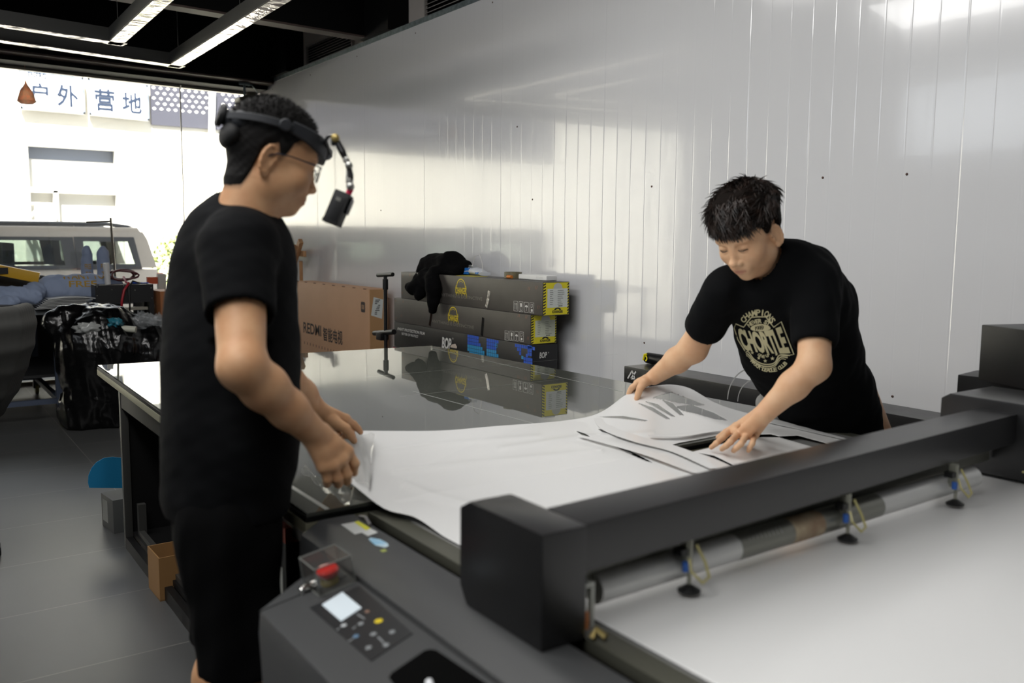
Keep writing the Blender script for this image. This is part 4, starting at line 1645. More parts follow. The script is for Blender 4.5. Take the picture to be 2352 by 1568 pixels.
def logo_dome(B, m_, xc, yc, wpx, face='f', name='dome_logo', txt='ICHANGER'):
    g = B.f if face == 'f' else B.e
    o, u = (B.o, B.u) if face == 'f' else (B.eo, B.eu)
    l, r_ = g(xc - wpx / 2, yc), g(xc + wpx / 2, yc)
    c = g(xc, yc)
    w = r_[0] - l[0]
    q = MB()
    ring(q, o, u, B.v, c[0], c[1] + w * .05, w * .33, w * .38, 0, 180, 20, sy=.95)
    ring(q, o, u, B.v, c[0], c[1] + w * .22, w * .14, w * .17, 10, 170, 14, sy=.5)
    stroke(q, o, u, B.v, [(c[0] - w * .38, c[1] + w * .05), (c[0] - w * .46, c[1] - w * .05), (c[0] - w * .42, c[1] + w * .1)], w * .035)
    stroke(q, o, u, B.v, [(c[0] + w * .38, c[1] + w * .05), (c[0] + w * .46, c[1] - w * .05), (c[0] + w * .42, c[1] + w * .1)], w * .035)
    put_text(q, txt, o, u, B.v, (c[0] - w * .48, c[1] - w * .27, c[0] + w * .48, c[1] + w * .02), bold=.03)
    for k, hh_ in ((-.42, .16), (-.2, .10), (.05, .13), (.3, .10), (.44, .22)):
        q.add([B_ for B_ in [o + u * (c[0] + w * k) + B.v * (c[1] - w * .25) - Vector((.0008, 0, 0)) * (face == 'f') - Vector((0, .0008, 0)) * (face != 'f'),
                             o + u * (c[0] + w * (k + .015)) + B.v * (c[1] - w * (.25 + hh_)) - Vector((.0008, 0, 0)) * (face == 'f') - Vector((0, .0008, 0)) * (face != 'f'),
                             o + u * (c[0] + w * (k + .05)) + B.v * (c[1] - w * .25) - Vector((.0008, 0, 0)) * (face == 'f') - Vector((0, .0008, 0)) * (face != 'f')]], [(0, 1, 2)])
    return q.build(name, m_, B.t)


def care_icons(B, x0, y0, x1, y1, m_=pr_white):
    """four small square transport icons; photo corners of the row"""
    a, b = B.f(x0, y0), B.f(x1, y1)
    n_ = 4
    W_ = b[0] - a[0]
    w = W_ / n_ * .74
    hgt = w * 1.45
    q = MB()
    zc = a[1]
    for i in range(n_):
        x = a[0] + i * W_ / n_
        y = zc + (b[1] - zc) * i / n_ - hgt
        stroke(q, B.o, B.u, B.v, [(x, y), (x + w, y), (x + w, y + hgt), (x, y + hgt), (x, y - w * .04)], w * .07)
        if i == 0:
            for k in (.32, .68):
                stroke(q, B.o, B.u, B.v, [(x + w * k, y + hgt * .15), (x + w * k, y + hgt * .8)], w * .09)
                stroke(q, B.o, B.u, B.v, [(x + w * (k - .1), y + hgt * .68), (x + w * k, y + hgt * .85), (x + w * (k + .1), y + hgt * .68)], w * .06)
        if i == 1:
            decal(q, B.o, B.u, B.v, x + w * .28, y + hgt * .48, x + w * .72, y + hgt * .85, lift=.0008)
            stroke(q, B.o, B.u, B.v, [(x + w * .5, y + hgt * .5), (x + w * .5, y + hgt * .15)], w * .08)
            stroke(q, B.o, B.u, B.v, [(x + w * .3, y + hgt * .14), (x + w * .7, y + hgt * .14)], w * .08)
        if i == 2:
            ring(q, B.o, B.u, B.v, x + w * .5, y + hgt * .5, 0.0001, w * .38, 0, 180, 10, sy=.8)
            stroke(q, B.o, B.u, B.v, [(x + w * .5, y + hgt * .5), (x + w * .5, y + hgt * .15), (x + w * .35, y + hgt * .15)], w * .08)
        if i == 3:
            decal(q, B.o, B.u, B.v, x + w * .3, y + hgt * .12, x + w * .7, y + hgt * .36, lift=.0008)
            stroke(q, B.o, B.u, B.v, [(x + w * .3, y + hgt * .5), (x + w * .7, y + hgt * .6), (x + w * .7, y + hgt * .85), (x + w * .3, y + hgt * .85), (x + w * .3, y + hgt * .5)], w * .06)
    return q.build('transport_icons', m_, B.t)


def staples(B, pts):
    q = MB()
    for (x, y) in pts:
        a = B.f(x, y)
        for d in (0, .012):
            stroke(q, B.o, B.u, B.v, [(a[0] + d, a[1] - .009), (a[0] + d + .006, a[1] + .009)], .0022, lift=.0014)
    o = q.build('staples', staple, B.t)
    o['kind'] = 'stuff'


def end_label(B, dirty=False):
    w, h = B.w, B.h
    m_ = .004
    B.put('end_print', yel, lambda q: decal(q, B.eo, B.eu, B.v, m_, m_, w - m_, h - m_, lift=.0005))
    q = MB()
    n_ = 11
    for side in (0, 1):
        for i in range(n_):
            y0 = m_ + (h - 2 * m_) * i / n_
            hh_ = (h - 2 * m_) / n_ * .5
            if side == 0:
                P_ = [(m_, y0), (m_ + w * .09, y0 + hh_ * .9), (m_ + w * .09, y0 + hh_ * 1.9), (m_, y0 + hh_)]
            else:
                P_ = [(w - m_ - w * .055, y0), (w - m_, y0 + hh_ * .8), (w - m_, y0 + hh_ * 1.8), (w - m_ - w * .055, y0 + hh_)]
            q.add([B.eo + B.eu * a + B.v * b - Vector((0, .0009, 0)) for a, b in P_], [(0, 1, 2, 3)])
    q.build('hazard_stripes', pr_blk, B.t)
    lb_ = B.put('paper_label', paper2 if not dirty else paper, lambda q: decal(q, B.eo, B.eu, B.v, w * .17, h * .24, w * .93, h * .80, lift=.0011))
    q = MB()
    rr = random.Random(4 if dirty else 5)
    ring(q, B.eo, B.eu, B.v, w * .56, h * .80, w * .001, w * .17, 0, 180, 18, lift=.0011, mi=1)
    for i in range(8):
        y0 = h * (.74 - i * .058)
        decal(q, B.eo, B.eu, B.v, w * .26, y0, w * (.26 + .12 * rr.uniform(.7, 1.1)), y0 + h * .012, lift=.0016)
        decal(q, B.eo, B.eu, B.v, w * .55, y0, w * (.55 + .22 * rr.uniform(.5, 1.2)), y0 + h * .012, lift=.0016)
        decal(q, B.eo, B.eu, B.v, w * .22, y0 - h * .018, w * .88, y0 - h * .0165, lift=.0014)
    decal(q, B.eo, B.eu, B.v, w * .58, h * .27, w * .74, h * .295, lift=.0016)
    q.build('label_print', [mat('ink_grey', (96, 98, 92), rough=.6), mat('seal_grey', (190, 192, 186), rough=.6)], lb_)
    c = (w * .55, h * .14)
    q = MB()
    put_text(q, 'ICHANGER', B.eo, B.eu, B.v, (w * .36, h * .07, w * .76, h * .155), bold=.04, lift=.0011)
    ring(q, B.eo, B.eu, B.v, w * .56, h * .165, w * .06, w * .13, 0, 180, 12, lift=.0011, sy=.55)
    q.build('end_logo', pr_blk, B.t)


def px_span(x0, x1, y):
    return px(x0, y, XF).y, px(x1, y, XF).y


# bottom boxes (hidden below the table edge) and the visible ones
z_b = px(1219, 792, XF).z            # bottom of middle box
z_m = px(1219, 722.5, XF).z
z_t = 1.076
yn_t, yf_t = px(1247, 648, XF).y, px(921, 626, XF).y
yn_m, yf_m = px(1219, 725, XF).y, px(905, 682, XF).y
yn_b, yf_b = px(1221, 800, XF).y, px(905, 745, XF).y
hb_ = (z_b - .004) / 4
W_ = .178
for i in range(2):
    Box(['plain black carton on the floor under the stack by the panel wall', 'plain black carton, second from the floor in the stack by the panel wall'][i], XF + .01, XF + W_ + .01, 3.90, 5.44, .001 + i * (hb_ + .001), hb_ * (i + 1), card_blk, group='black cartons low in the stack')
BP = Box('black carton with pink end band, under the paint film carton in the stack', XF - .004, XF + W_, yn_b + .02, yf_b + .01, .003 + 2 * hb_, 3 * hb_ + .012, card_blk, group=None)
BP.put('pink_band', mat('band_pink', (206, 60, 90), rough=.5), lambda q: decal(q, BP.o, BP.u, BP.v, .0, BP.h * .55, .42, BP.h * .98, lift=.0008))
B3 = Box('black carton printed with blue pixel squares, third from the top of the stack', XF, XF + W_ + .0, yn_b, yf_b, 3 * hb_ + .0165, z_b - .0015, card_blk)
ftext(B3, 'title_print', pr_white, 'PAINT PROTECTION FILM', 913, 976, 751, 757.5, bold=.02, shear=.25)
ftext(B3, 'subtitle_print', pr_white, 'BETTER OF PROTECT', 923, 961, 763, 768.5, bold=.015)
ftext(B3, 'brand_print', pr_white, 'BOP', 1015, 1037, 773, 800, bold=.03, shear=.15)
ftext(B3, 'registered_mark', pr_white, '®', 1039, 1042, 775, 779)
def pixels(q, cells, mi=0): pass
q = MB()
cw, ch = .021, .020
def pix(q, xl, yt, pattern, ncol):
    a = B3.f(xl, yt)
    for r_, row in enumerate(pattern):
        for c_ in range(row[0], row[1]):
            decal(q, B3.o, B3.u, B3.v, a[0] + c_ * cw, a[1] - (r_ + 1) * ch, a[0] + c_ * cw + cw * .88, a[1] - r_ * ch - ch * .12, lift=.0008, mi=0 if r_ < 3 else 1)
q = MB()
pix(q, 1074, 767, [(0, 6), (0, 6), (0, 7), (0, 8), (0, 9), (1, 9), (1, 8), (1, 8)], 8)
q.build('pixel_print', [blue1, blue2], B3.t)
q = MB()
pix(q, 1118, 776, [(0, 6), (0, 5), (0, 5), (0, 5), (0, 6), (0, 6), (0, 4)], 6)
q.build('pixel_print', [blue1, blue2], B3.t)
q = MB()
pix(q, 1183, 788, [(0, 9), (1, 3), (2, 3), (3, 4)], 6)
q.build('pixel_print', [blue1, blue2], B3.t)
q = MB()
pix(q, 1212, 791, [(0, 2), (0, 2), (0, 2)], 6)
q.build('pixel_print', [blue1, blue2], B3.t)
q = MB()
pix(q, 1203, 810, [(1, 2), (0, 4), (0, 4), (0, 4), (0, 4)], 6)
q.build('pixel_print', [blue1, blue2], B3.t)
q = MB()
a = B3.f(1140, 793)
ring(q, B3.o, B3.u, B3.v, a[0], a[1], .012, .0145, n=20, lift=.0012)
put_text(q, 'BP', B3.o, B3.u, B3.v, (a[0] - .008, a[1] - .005, a[0] + .008, a[1] + .005), bold=.03, lift=.0012)
q.build('round_badge', blue2, B3.t)
ftext(B3, 'brand_print', pr_white, 'BOP', 1239, 1256, 809, 823, face='e', bold=.03, shear=.15)
ftext(B3, 'registered_mark', pr_white, '®', 1258.5, 1261, 808, 811, face='e')
MB().add([B3.o + B3.u * (B3.f(x, y)[0]) + B3.v * (B3.f(x, y)[1]) + Vector((-.0012, 0, 0)) for x, y in ((1034, 797), (1038, 791), (1046, 789), (1050, 796), (1049, 800))], [(0, 1, 2, 3, 4)]).build('torn_patch', mat('patch_beige', (196, 180, 166), rough=.6), B3.t)

B2 = Box('gunmetal film carton with yellow end label, second from the top of the stack', XF, XF + W_, yn_m, yf_m, z_b, z_m - .001, card_gun)
ftext(B2, 'slogan_print', pr_grey, 'ANYTHING IS DISTINCTIVE', 992, 1089, 733, 740)
logo_dome(B2, pr_yel, 1041, 724, 25)
care_icons(B2, 1160, 759, 1206, 762)
end_label(B2, True)
B2.put('black_tape', tape_b, lambda q: stroke(q, B2.o, B2.u, B2.v, [B2.f(1110, 729), B2.f(1107, 771)], .026, lift=.0011))
B2.put('black_tape', tape_b, lambda q: stroke(q, B2.o, B2.u, B2.v, [B2.f(992, 715), B2.f(987, 748)], .026, lift=.0011))
staples(B2, [(1190, 724), (1207, 727), (1211, 776), (925, 692), (908, 690), (921, 724), (908, 730)])
B1 = Box('gunmetal film carton with silver tape patch and yellow end, topmost of the stack', XF, XF + W_, yn_t, yf_t, z_m, z_t, card_gun)
ftext(B1, 'slogan_print', pr_grey, 'ANYTHING IS DISTINCTIVE', 1008, 1108, 672, 679)
logo_dome(B1, pr_yel, 1059, 661, 27)
care_icons(B1, 1180.5, 691, 1230, 696)
end_label(B1)
B1.put('silver_tape', tape_s, lambda q: stroke(q, B1.o, B1.u, B1.v, [B1.f(1124, 668), B1.f(1121, 688), B1.f(1117, 705)], .026, lift=.0011))
staples(B1, [(1213, 662), (1230, 660), (1235, 705), (940, 631), (924, 634), (923, 672)])

# things on the stack -----------------------------------------------
# wet wipes pack
wp = thing('wipes_pack', tuple(px(1087, 632, XF + .06)), 'white and blue packet of wipes lying on the topmost carton beside the hoodie', 'packet')
wp.location.z = z_t
c0 = pz(1053, 631, z_t); c1 = pz(1119, 634, z_t)
V_, F_ = [], []
for i in range(17):
    t = i / 16
    for j in range(12):
        a = 2 * math.pi * j / 12
        th = .026 * (math.sin(math.pi * min(max(t, .06), .94)) ** .4) * (1 + .2 * noise.noise(Vector((t * 5, a, 0))))
        w = .045
        V_.append(Vector((c0.x + .042 + w * math.cos(a), c0.y + (c1.y - c0.y) * t, z_t + .001 + th * (1 + .9 * math.sin(a)))))
for i in range(16):
    for j in range(12):
        F_.append((i * 12 + j, i * 12 + (j + 1) % 12, (i + 1) * 12 + (j + 1) % 12, (i + 1) * 12 + j))
F_.append(tuple(range(12))); F_.append(tuple(range(16 * 12, 17 * 12)))
MB().add(V_, F_).build('wrapper', mat('wrap_white', (212, 216, 222), rough=.3), wp, smooth=True, angle=60)
q = MB()
q.hexa([(c0.x - .004, c0.y - .035, z_t + .008), (c0.x - .0035, c0.y - .12, z_t + .008), (c0.x + .0, c0.y - .12, z_t + .045), (c0.x - .001, c0.y - .035, z_t + .045)],
       [(c0.x + .004, c0.y - .035, z_t + .008), (c0.x + .004, c0.y - .12, z_t + .008), (c0.x + .01, c0.y - .12, z_t + .047), (c0.x + .01, c0.y - .035, z_t + .047)])
q.box((c0.x - .0045, c1.y + .005, z_t + .012), (c0.x + .004, c0.y - .20, z_t + .024))
q.build('blue_print', mat('wipes_blue', (40, 110, 190), rough=.35), wp, bevel=.001)
# tape roll
c = pz(1162, 639, z_t)
tr = MB()
n_ = 32
ro, ri, hh = .052, .047, .036
tr.add([(c.x + .05 + r_ * math.cos(2 * math.pi * k / n_), c.y + r_ * math.sin(2 * math.pi * k / n_) * .95, z) for r_, z in ((ro, z_t + .001), (ro, z_t + hh), (ri, z_t + hh), (ri, z_t + .001)) for k in range(n_)],
       [(a * n_ + k, a * n_ + (k + 1) % n_, ((a + 1) % 4) * n_ + (k + 1) % n_, ((a + 1) % 4) * n_ + k) for a in range(4) for k in range(n_)])
tag(tr.build('tape_roll', mat('khaki', (112, 106, 82), rough=.45, var=.25, vscale=30), smooth=True, angle=40), 'used khaki tape ring standing on the topmost carton', 'tape')
# orange cap
c = pz(1169, 640, z_t)
tag(MB().tube([(c.x + .004, c.y + .02, z_t + .011), (c.x + .004, c.y - .022, z_t + .011)], .0095, 12).build('orange_cap', mat('orange', (206, 120, 40), rough=.4), smooth=True, angle=40), 'tiny orange cap lying in front of the khaki tape ring', 'cap')
# power bank
pa, pb_ = pz(1187, 641, z_t), pz(1238, 646, z_t)
pbk = thing('power_bank', (pa.x + .05, (pa.y + pb_.y) / 2, z_t), 'white rounded power bank on the topmost carton near its yellow end', 'power bank')
MB().box((pa.x + .01, pb_.y, z_t + .001), (pa.x + .085, pa.y, z_t + .03)).build('shell', mat('glossy_white', (224, 224, 222), rough=.3), pbk, bevel=.008, seg=3)
q = MB()
for k in range(6):
    decal(q, (pa.x + .0097, pb_.y + .09, z_t), (0, -1, 0), (0, 0, 1), k * .011, .01, k * .011 + .002, .022)
q.build('ribs', mat('rib_grey', (196, 196, 196), rough=.4), pbk)
# small clear hook with white cable
c = pz(1085, 608, z_t + .04)
hk = thing('clear_hook', tuple(c), 'small clear plastic hook with a thin white cable behind the wipes packet', 'hook')
c = px(1085, 610, 2.93)
hk.location = (c.x, c.y, z_t)
MB().box((c.x - .01, c.y - .03, z_t + .001), (c.x + .02, c.y + .03, c.z + .005)).build('hook_body', clear_p, hk, bevel=.006)
MB().tube([(c.x, c.y, c.z), (c.x, c.y - .03, c.z + .06), (c.x, c.y - .08, c.z + .07), (c.x, c.y - .11, c.z + .02), (c.x, c.y - .12, z_t + .004)], .002, 6).build('cable', pr_white, hk, smooth=True)
# yellow paper strip below the wipes
q = MB().box((XF + .002, c1.y - .08, z_t + .0005), (XF + .1, c1.y + .12, z_t + .0022))
tag(q.build('yellow_note', mat('note_yellow', (190, 178, 70), rough=.6)), 'thin yellow paper strip under the wipes packet on the topmost carton', 'paper')

# hoodie thrown over the stack --------------------------------------
cloth_b = mat('hoodie_black', (8, 8, 9), rough=.95, spec=.1, sheen=.0, bump=.25, bscale=90, bdist=.002)
def hp(x, y, X): return np.array(px(x, y, X))
lo = np.array((XF - .12, 4.25, .70)); hi = np.array((3.04, 5.62, 1.36))
Fd = Field(lo, hi, .008)
XB = XF + .085
blobs = [((968, 640, XF + .03), (985, 615, XB), .055, .07), ((985, 612, XB), (1035, 606, XB), .07, .075), ((1035, 608, XB), (1068, 616, XB + .035), .068, .045),
         ((1000, 600, XB + .02), (1050, 602, XB + .02), .045, .05), ((1068, 617, XB + .03), (1084, 624, XB + .05), .035, .02),
         ((975, 640, XF - .012), (950, 662, XF - .035), .045, .045), ((985, 640, XF - .0), (962, 680, XF - .035), .045, .028), ((940, 660, XF - .03), (932, 658, XF - .03), .032, .018),
         ((1000, 628, XF + .0), (996, 665, XF - .042), .05, .047), ((996, 665, XF - .042), (995, 693, XF - .045), .047, .038), ((996, 697, XF - .045), (993, 712, XF - .045), .028, .028),
         ((975, 635, XF - .0), (998, 650, XF - .02), .045, .045), ((1020, 620, XF + .04), (1050, 622, XF + .05), .035, .03)]
for a, b, ra_, rb__ in blobs:
    Fd.cone(hp(*a), hp(*b), ra_, rb__, .03)
Fd.disp(lambda X, Y, Z: .006 * vnoise(X, Y * .7, Z, 45, 3) + .003 * vnoise(X, Y, Z, 110, 5))
Fd.put((XF - .002, yn_t, z_b), (XF + W_ + .02, yf_t + .3, z_t + .002), lambda X, Y, Z: np.maximum(np.maximum(XF - .004 - X, X - (XF + W_ + .3)), Z - (z_t + .0015)) + 0 * Y, 0, 'cut')
V, Q = Fd.mesh()
V = smooth_mesh(V, Q, 2)
V[:, 0] = np.minimum(V[:, 0], 3.04)
hd = np_mesh('hoodie', V, Q, cloth_b)
tag(hd, 'black hoodie thrown over the carton stack with one sleeve hanging down', 'hoodie')

# ================================================================== TV BOX, EASEL, STAND
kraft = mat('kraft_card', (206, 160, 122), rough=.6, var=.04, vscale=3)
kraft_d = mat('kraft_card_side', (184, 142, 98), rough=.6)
XT = 2.85
tn = px(848, 664, XT).y
TV = Box('large kraft television carton leaning by the panel wall', XT, XT + .15, tn, tn + 1.42, 0.001, px(848, 664, XT).z, kraft, name='television_carton', cat='box')
ink = mat('ink_dark_brown', (52, 40, 34), rough=.6)
ftext(TV, 'brand_print', ink, 'REDMI', 697, 738, 739, 763, bold=.02)
ftext(TV, 'model_print', ink, '智能电视', 742, 787, 750, 782, bold=.02)
q = MB()
for i in range(14):
    a = TV.f(699 + i * 6.7, 785 + i * 2.0)
    decal(q, TV.o, TV.u, TV.v, a[0], a[1] - .016, a[0] + .012, a[1] + .006, lift=.0008)
o = q.build('small_print', mat('ink_brown_light', (110, 80, 60), rough=.6), TV.t)
o['kind'] = 'stuff'
a = TV.f(834, 705)
q = MB()
mw = .036
q.add([TV.o + TV.u * (a[0] + mw * max(-1, min(1, 1.25 * math.cos(t))) * 1) + TV.v * (a[1] + 1.08 * mw * max(-1, min(1, 1.25 * math.sin(t)))) - Vector((.0008, 0, 0)) for t in [2 * math.pi * k / 40 for k in range(40)]], [tuple(range(40))])
lg = q.build('logo_patch', ink, TV.t)
q = MB()
stroke(q, TV.o, TV.u, TV.v, [(a[0] - .02, a[1] - .016), (a[0] - .02, a[1] + .014), (a[0] - .002, a[1] + .014), (a[0] + .004, a[1] + .008), (a[0] + .004, a[1] - .016)], .006, lift=.0014)
stroke(q, TV.o, TV.u, TV.v, [(a[0] - .008, a[1] - .016), (a[0] - .008, a[1] + .006)], .006, lift=.0014)
stroke(q, TV.o, TV.u, TV.v, [(a[0] + .015, a[1] - .016), (a[0] + .015, a[1] + .017)], .006, lift=.0014)
q.build('logo_mark', kraft, lg)
TV.put('end_face_tone', kraft_d, lambda q: decal(q, TV.eo, TV.eu, TV.v, .004, .004, TV.w - .004, TV.h - .004, lift=.0005))  # end face in a deeper kraft tone
sl = MB()
e0, e1 = TV.e(857, 682), TV.e(878, 733)
P_ = [(TV.e(858, 682)), (TV.e(880, 688)), (TV.e(877, 732)), (TV.e(852, 724))]
sl.add([TV.eo + TV.eu * p[0] + TV.v * p[1] - Vector((0, .0015, 0)) for p in P_][::-1], [(0, 1, 2, 3)])
lb_ = sl.build('shipping_label', paper2, TV.t)
q = MB()
rr = random.Random(8)
for i in range(9):
    a = TV.e(860 + rr.uniform(0, 8), 690 + i * 4)
    decal(q, TV.eo, TV.eu, TV.v, a[0], a[1], a[0] + rr.uniform(.012, .04), a[1] + .006, lift=.002)
q.build('label_print', pr_blk, lb_)
slot_m = mat('crease_brown', (120, 84, 56), rough=.7)
q = MB()
for i in range(8):
    decal(q, (XT, tn + 1.4, TV.z1), (0, -1, 0), (1, 0, 0), i * .19, .002, i * .19 + .05, .006, lift=.0006)
q = MB()
for i in range(8):
    q.box((XT - .0008, tn + .05 + i * .19, TV.z1 - .006), (XT + .01, tn + .10 + i * .19, TV.z1 + .0006))
q.build('perforation', slot_m, TV.t)

# wooden easel at the far end of the tv carton
wood = mat('wood_tan', (196, 152, 108), rough=.55, rgb2=(176, 130, 88), vscale=9, aniso=(6, 6, .6))
ez = thing('wooden_easel', (2.9, 7.55, 0), 'wooden easel with crossed bars standing behind the first man by the panel wall', 'easel')
def bar(name, p0, p1, w, d, m_, parent):
    p0, p1 = Vector(p0), Vector(p1)
    t = (p1 - p0).normalized()
    a = t.cross(Vector((0, 0, 1)))
    if a.length < .1: a = t.cross(Vector((1, 0, 0)))
    a.normalize()
    b = a.cross(t)
    q = [-a * w / 2 - b * d / 2, a * w / 2 - b * d / 2, a * w / 2 + b * d / 2, -a * w / 2 + b * d / 2]
    return MB().hexa([p0 + v for v in q], [p1 + v for v in q]).build(name, m_, parent, bevel=.003)
XE = 2.92
e_t1, e_b1 = px(691, 553, XE), px(655, 660, XE)
d_ = (e_b1 - e_t1)
bar('leg', e_t1, e_t1 + d_ * ((e_t1.z - .0) / -d_.z), .035, .05, wood, ez)
e_t2, e_b2 = px(664, 550, XE + .09), px(640, 640, XE + .09)
d_ = (e_b2 - e_t2)
bar('leg', e_t2, e_t2 + d_ * ((e_t2.z - .0) / -d_.z), .035, .05, wood, ez)
bar('cross_bar', px(640, 571, XE - .035), px(676, 568, XE - .035), .03, .05, wood, ez)
bar('cross_bar', px(700, 583, XE + .04), px(650, 577, XE + .04), .03, .05, wood, ez)
bar('brace', px(691, 600, XE + .02), Vector((XE + .1, e_t1.y + .25, .001)), .03, .04, wood, ez)
# black folding stand with T handles
st_ = thing('folding_stand', (2.75, 5.46, 0), 'black folding stand with T-shaped bars between the kraft carton and the carton stack', 'stand')
XS = 2.73
tp = px(885, 634, XS)
bs = (tp.x, tp.y, .0)
MB().tube([bs, (tp.x, tp.y, tp.z)], .013, 12).build('pole', black_plastic, st_, smooth=True, angle=40)
a, b = px(868, 632, XS), px(902, 630, XS)
MB().tube([a, b], .014, 12).build('handle_bar', black_plastic, st_, smooth=True, angle=40)
a, b = px(860, 765, XS), px(905, 762, XS)
MB().tube([a, b], .018, 12).build('cross_bar', black_plastic, st_, smooth=True, angle=40)
MB().tube([(tp.x, tp.y, tp.z - .09), (tp.x, tp.y, tp.z - .02)], .019, 12).build('collar', black_plastic, st_, smooth=True, angle=40)
MB().box((tp.x - .03, tp.y + .015, px(885, 775, XS).z - .02), (tp.x + .03, tp.y + .09, px(885, 765, XS).z)).build('clamp', black_plastic, st_, bevel=.006)
for k in range(3):
    an = k * 2.1 + .4
    MB().tube([(tp.x, tp.y, .06), (tp.x + .2 * math.cos(an), tp.y + .2 * math.sin(an), .012)], .01, 8).build('foot', black_plastic, st_, smooth=True)

# ================================================================== LONG BLACK BOXES BEHIND THE SECOND MAN
bx_top = mat('black_box_top', (38, 38, 38), rough=.32, spec=.6, bump=.3, bscale=25, bdist=.003)
zb2 = .695
def pb2(x, y): return pz(x, y, zb2)
LB = Box('long black carton with a white triangle mark, against the wall behind the bending man', 2.885, 3.062, 1.25, 3.20, zb2 - .175, zb2, bx_top)
q = MB()
o_, u_ = Vector((2.885, 3.20, zb2 - .175)), Vector((0, -1, 0))
# triangular mark near its far end
fx = lambda x, y: (3.20 - px(x, y, 2.885).y, px(x, y, 2.885).z - (zb2 - .175))
for seg in (((1442, 869), (1452, 851)), ((1449, 869), (1459, 869)), ((1449, 869), (1461, 853)), ((1452, 851), (1458, 868))):
    stroke(q, o_, u_, Vector((0, 0, 1)), [fx(*seg[0]), fx(*seg[1])], .008)
q.build('triangle_mark', pr_white, LB.t)
arc = MB()
a = fx(1737, 930)
ring(arc, o_, u_, Vector((0, 0, 1)), a[0], a[1], .150, .156, 95, 180, 20)
ring(arc, o_, u_, Vector((0, 0, 1)), a[0] + .01, a[1] - .0, .105, .110, 95, 180, 20)
arc.build('arc_print', mat('print_silver', (150, 150, 148), rough=.4), LB.t)
for i in range(2):
    Box(['black carton at floor level under the long black carton', 'black carton in the middle under the long black carton'][i], 2.90, 3.06, 1.3, 3.17, .001 + i * .2595, (i + 1) * .2595, card_blk, group='black cartons under the long one')
    
# taller black boxes at the right edge
tb_m = mat('tall_box_black', (12, 12, 13), rough=.45)
def rbox(pts, ztop, zbot, lab, m_):
    P_ = [pz(*p, ztop) for p in pts]
    a, b, c = P_[0], P_[1], P_[2]        # near-left front corner, along front, back-left
    fdir = (b - a).normalized()
    bdir = Vector((-fdir.y, fdir.x, 0))
    if bdir.x < 0: bdir = -bdir
    wid = .16
    L_ = .9 if zbot < .8 else .33
    q_ = [a, a + fdir * L_, a + fdir * L_ + bdir * wid, a + bdir * wid]
    t = thing('tall_carton', tuple(a), lab, 'box', 'black cartons stacked at the right edge')
    t.location.z = zbot
    MB().hexa([Vector((p.x, p.y, zbot)) for p in q_], [Vector((p.x, p.y, ztop)) for p in q_]).build('body', m_, t, bevel=.004)
    return t
zl1 = .88
t1 = rbox([(2200, 860), (2352, 877), (2255, 848)], zl1, zb2 + .001, 'black stapled carton on the long black carton at the right edge', tb_m)
t2 = rbox([(2255, 745), (2352, 757), (2290, 732)], 1.052, zl1 + .001, 'black carton topmost at the right edge beside the panel wall', tb_m)
# tool pouch on the long black box
c = pz(1492, 838, zb2)
tp_ = thing('tape_measure', (c.x, c.y, zb2), 'black rounded tool with a yellow clip on the long black carton', 'tool')
Fd = Field((c.x - .12, c.y - .16, zb2), (c.x + .12, c.y + .12, zb2 + .1), .003)
Fd.cone((c.x + .03, c.y + .04, zb2 + .028), (c.x + .03, c.y - .07, zb2 + .028), .027, .027, .01, flat=((0, 0, 1), 1.0))
Fd.cone((c.x + .05, c.y + .02, zb2 + .026), (c.x + .05, c.y - .07, zb2 + .026), .025, .025, .01)
V, Q = Fd.mesh()
np_mesh('case', V, Q, card_blk, tp_)
q = MB()
ring(q, (c.x + .0, c.y + .05, zb2 + .03), (0, -1, 0), (0, 0, 1), .018, .0, .008, .016, -80, 130, 16)
q.tube([(c.x + .001, c.y + .045, zb2 + .02), (c.x - .001, c.y + .035, zb2 + .048), (c.x + .004, c.y + .025, zb2 + .05)], .006, 8)
q.build('yellow_clip', yel, tp_, smooth=True)
# ================================================================== LEFT SIDE: TROLLEY, BAGS, CHAIR
cart_m = mat('cart_grey', (120, 124, 126), rough=.5)
cart_b = mat('cart_blue_grey', (82, 92, 112), rough=.5, metal=.2)
bagc = mat('bag_blue', (150, 164, 192), rough=.75, bump=.3, bscale=40, bdist=.003, var=.06, vscale=5)
bag_ink = mat('bag_ink_ochre', (176, 140, 50), rough=.7)
cart = thing('rolling_trolley', (.4, 7.5, 0), 'grey topped rolling trolley with blue-grey base bars and yellow wheels by the glass front', 'trolley')
MB().box((-.5, 6.86, .755), (1.10, 8.30, .798)).build('top_plate', cart_m, cart, bevel=.006)
MB().box((1.1005, 7.66, .755), (1.62, 8.30, .798)).build('top_plate', cart_m, cart, bevel=.006)
MB().box((-.5, 8.235, .16), (1.62, 8.25, .754)).build('added_dark_backing', mat('backing_dark', (20, 20, 22), rough=.7), cart)  # dark sheet added so the bright street doesn't show below the trolley
MB().box((-.35, 7.0, .30), (1.0, 8.1, .32)).build('lower_shelf', mat('shelf_dark', (32, 33, 35), rough=.6), cart)
for (x, y) in ((-.40, 6.92), (.90, 6.92), (-.40, 8.18), (.90, 8.18)):
    MB().box((x, y, .115), (x + .045, y + .045, .7545)).build('post', cart_b, cart)
    w_ = MB().cyl((x + .01, y + .02, .042), (x + .035, y + .02, .042), .042, 18).build('wheel', mat('wheel_yellow', (176, 172, 104), rough=.4), cart, smooth=True, angle=40)
    MB().box((x - .002, y - .005, .05), (x + .047, y + .045, .1145)).build('caster_fork', mat('fork_grey', (70, 70, 72), rough=.4, metal=.4), w_)
for (a, b) in (((-.355, 6.925, .12), (.9, 6.96, .155)), ((-.355, 8.185, .12), (.9, 8.22, .155))):
    MB().box(a, b).build('base_bar', cart_b, cart)
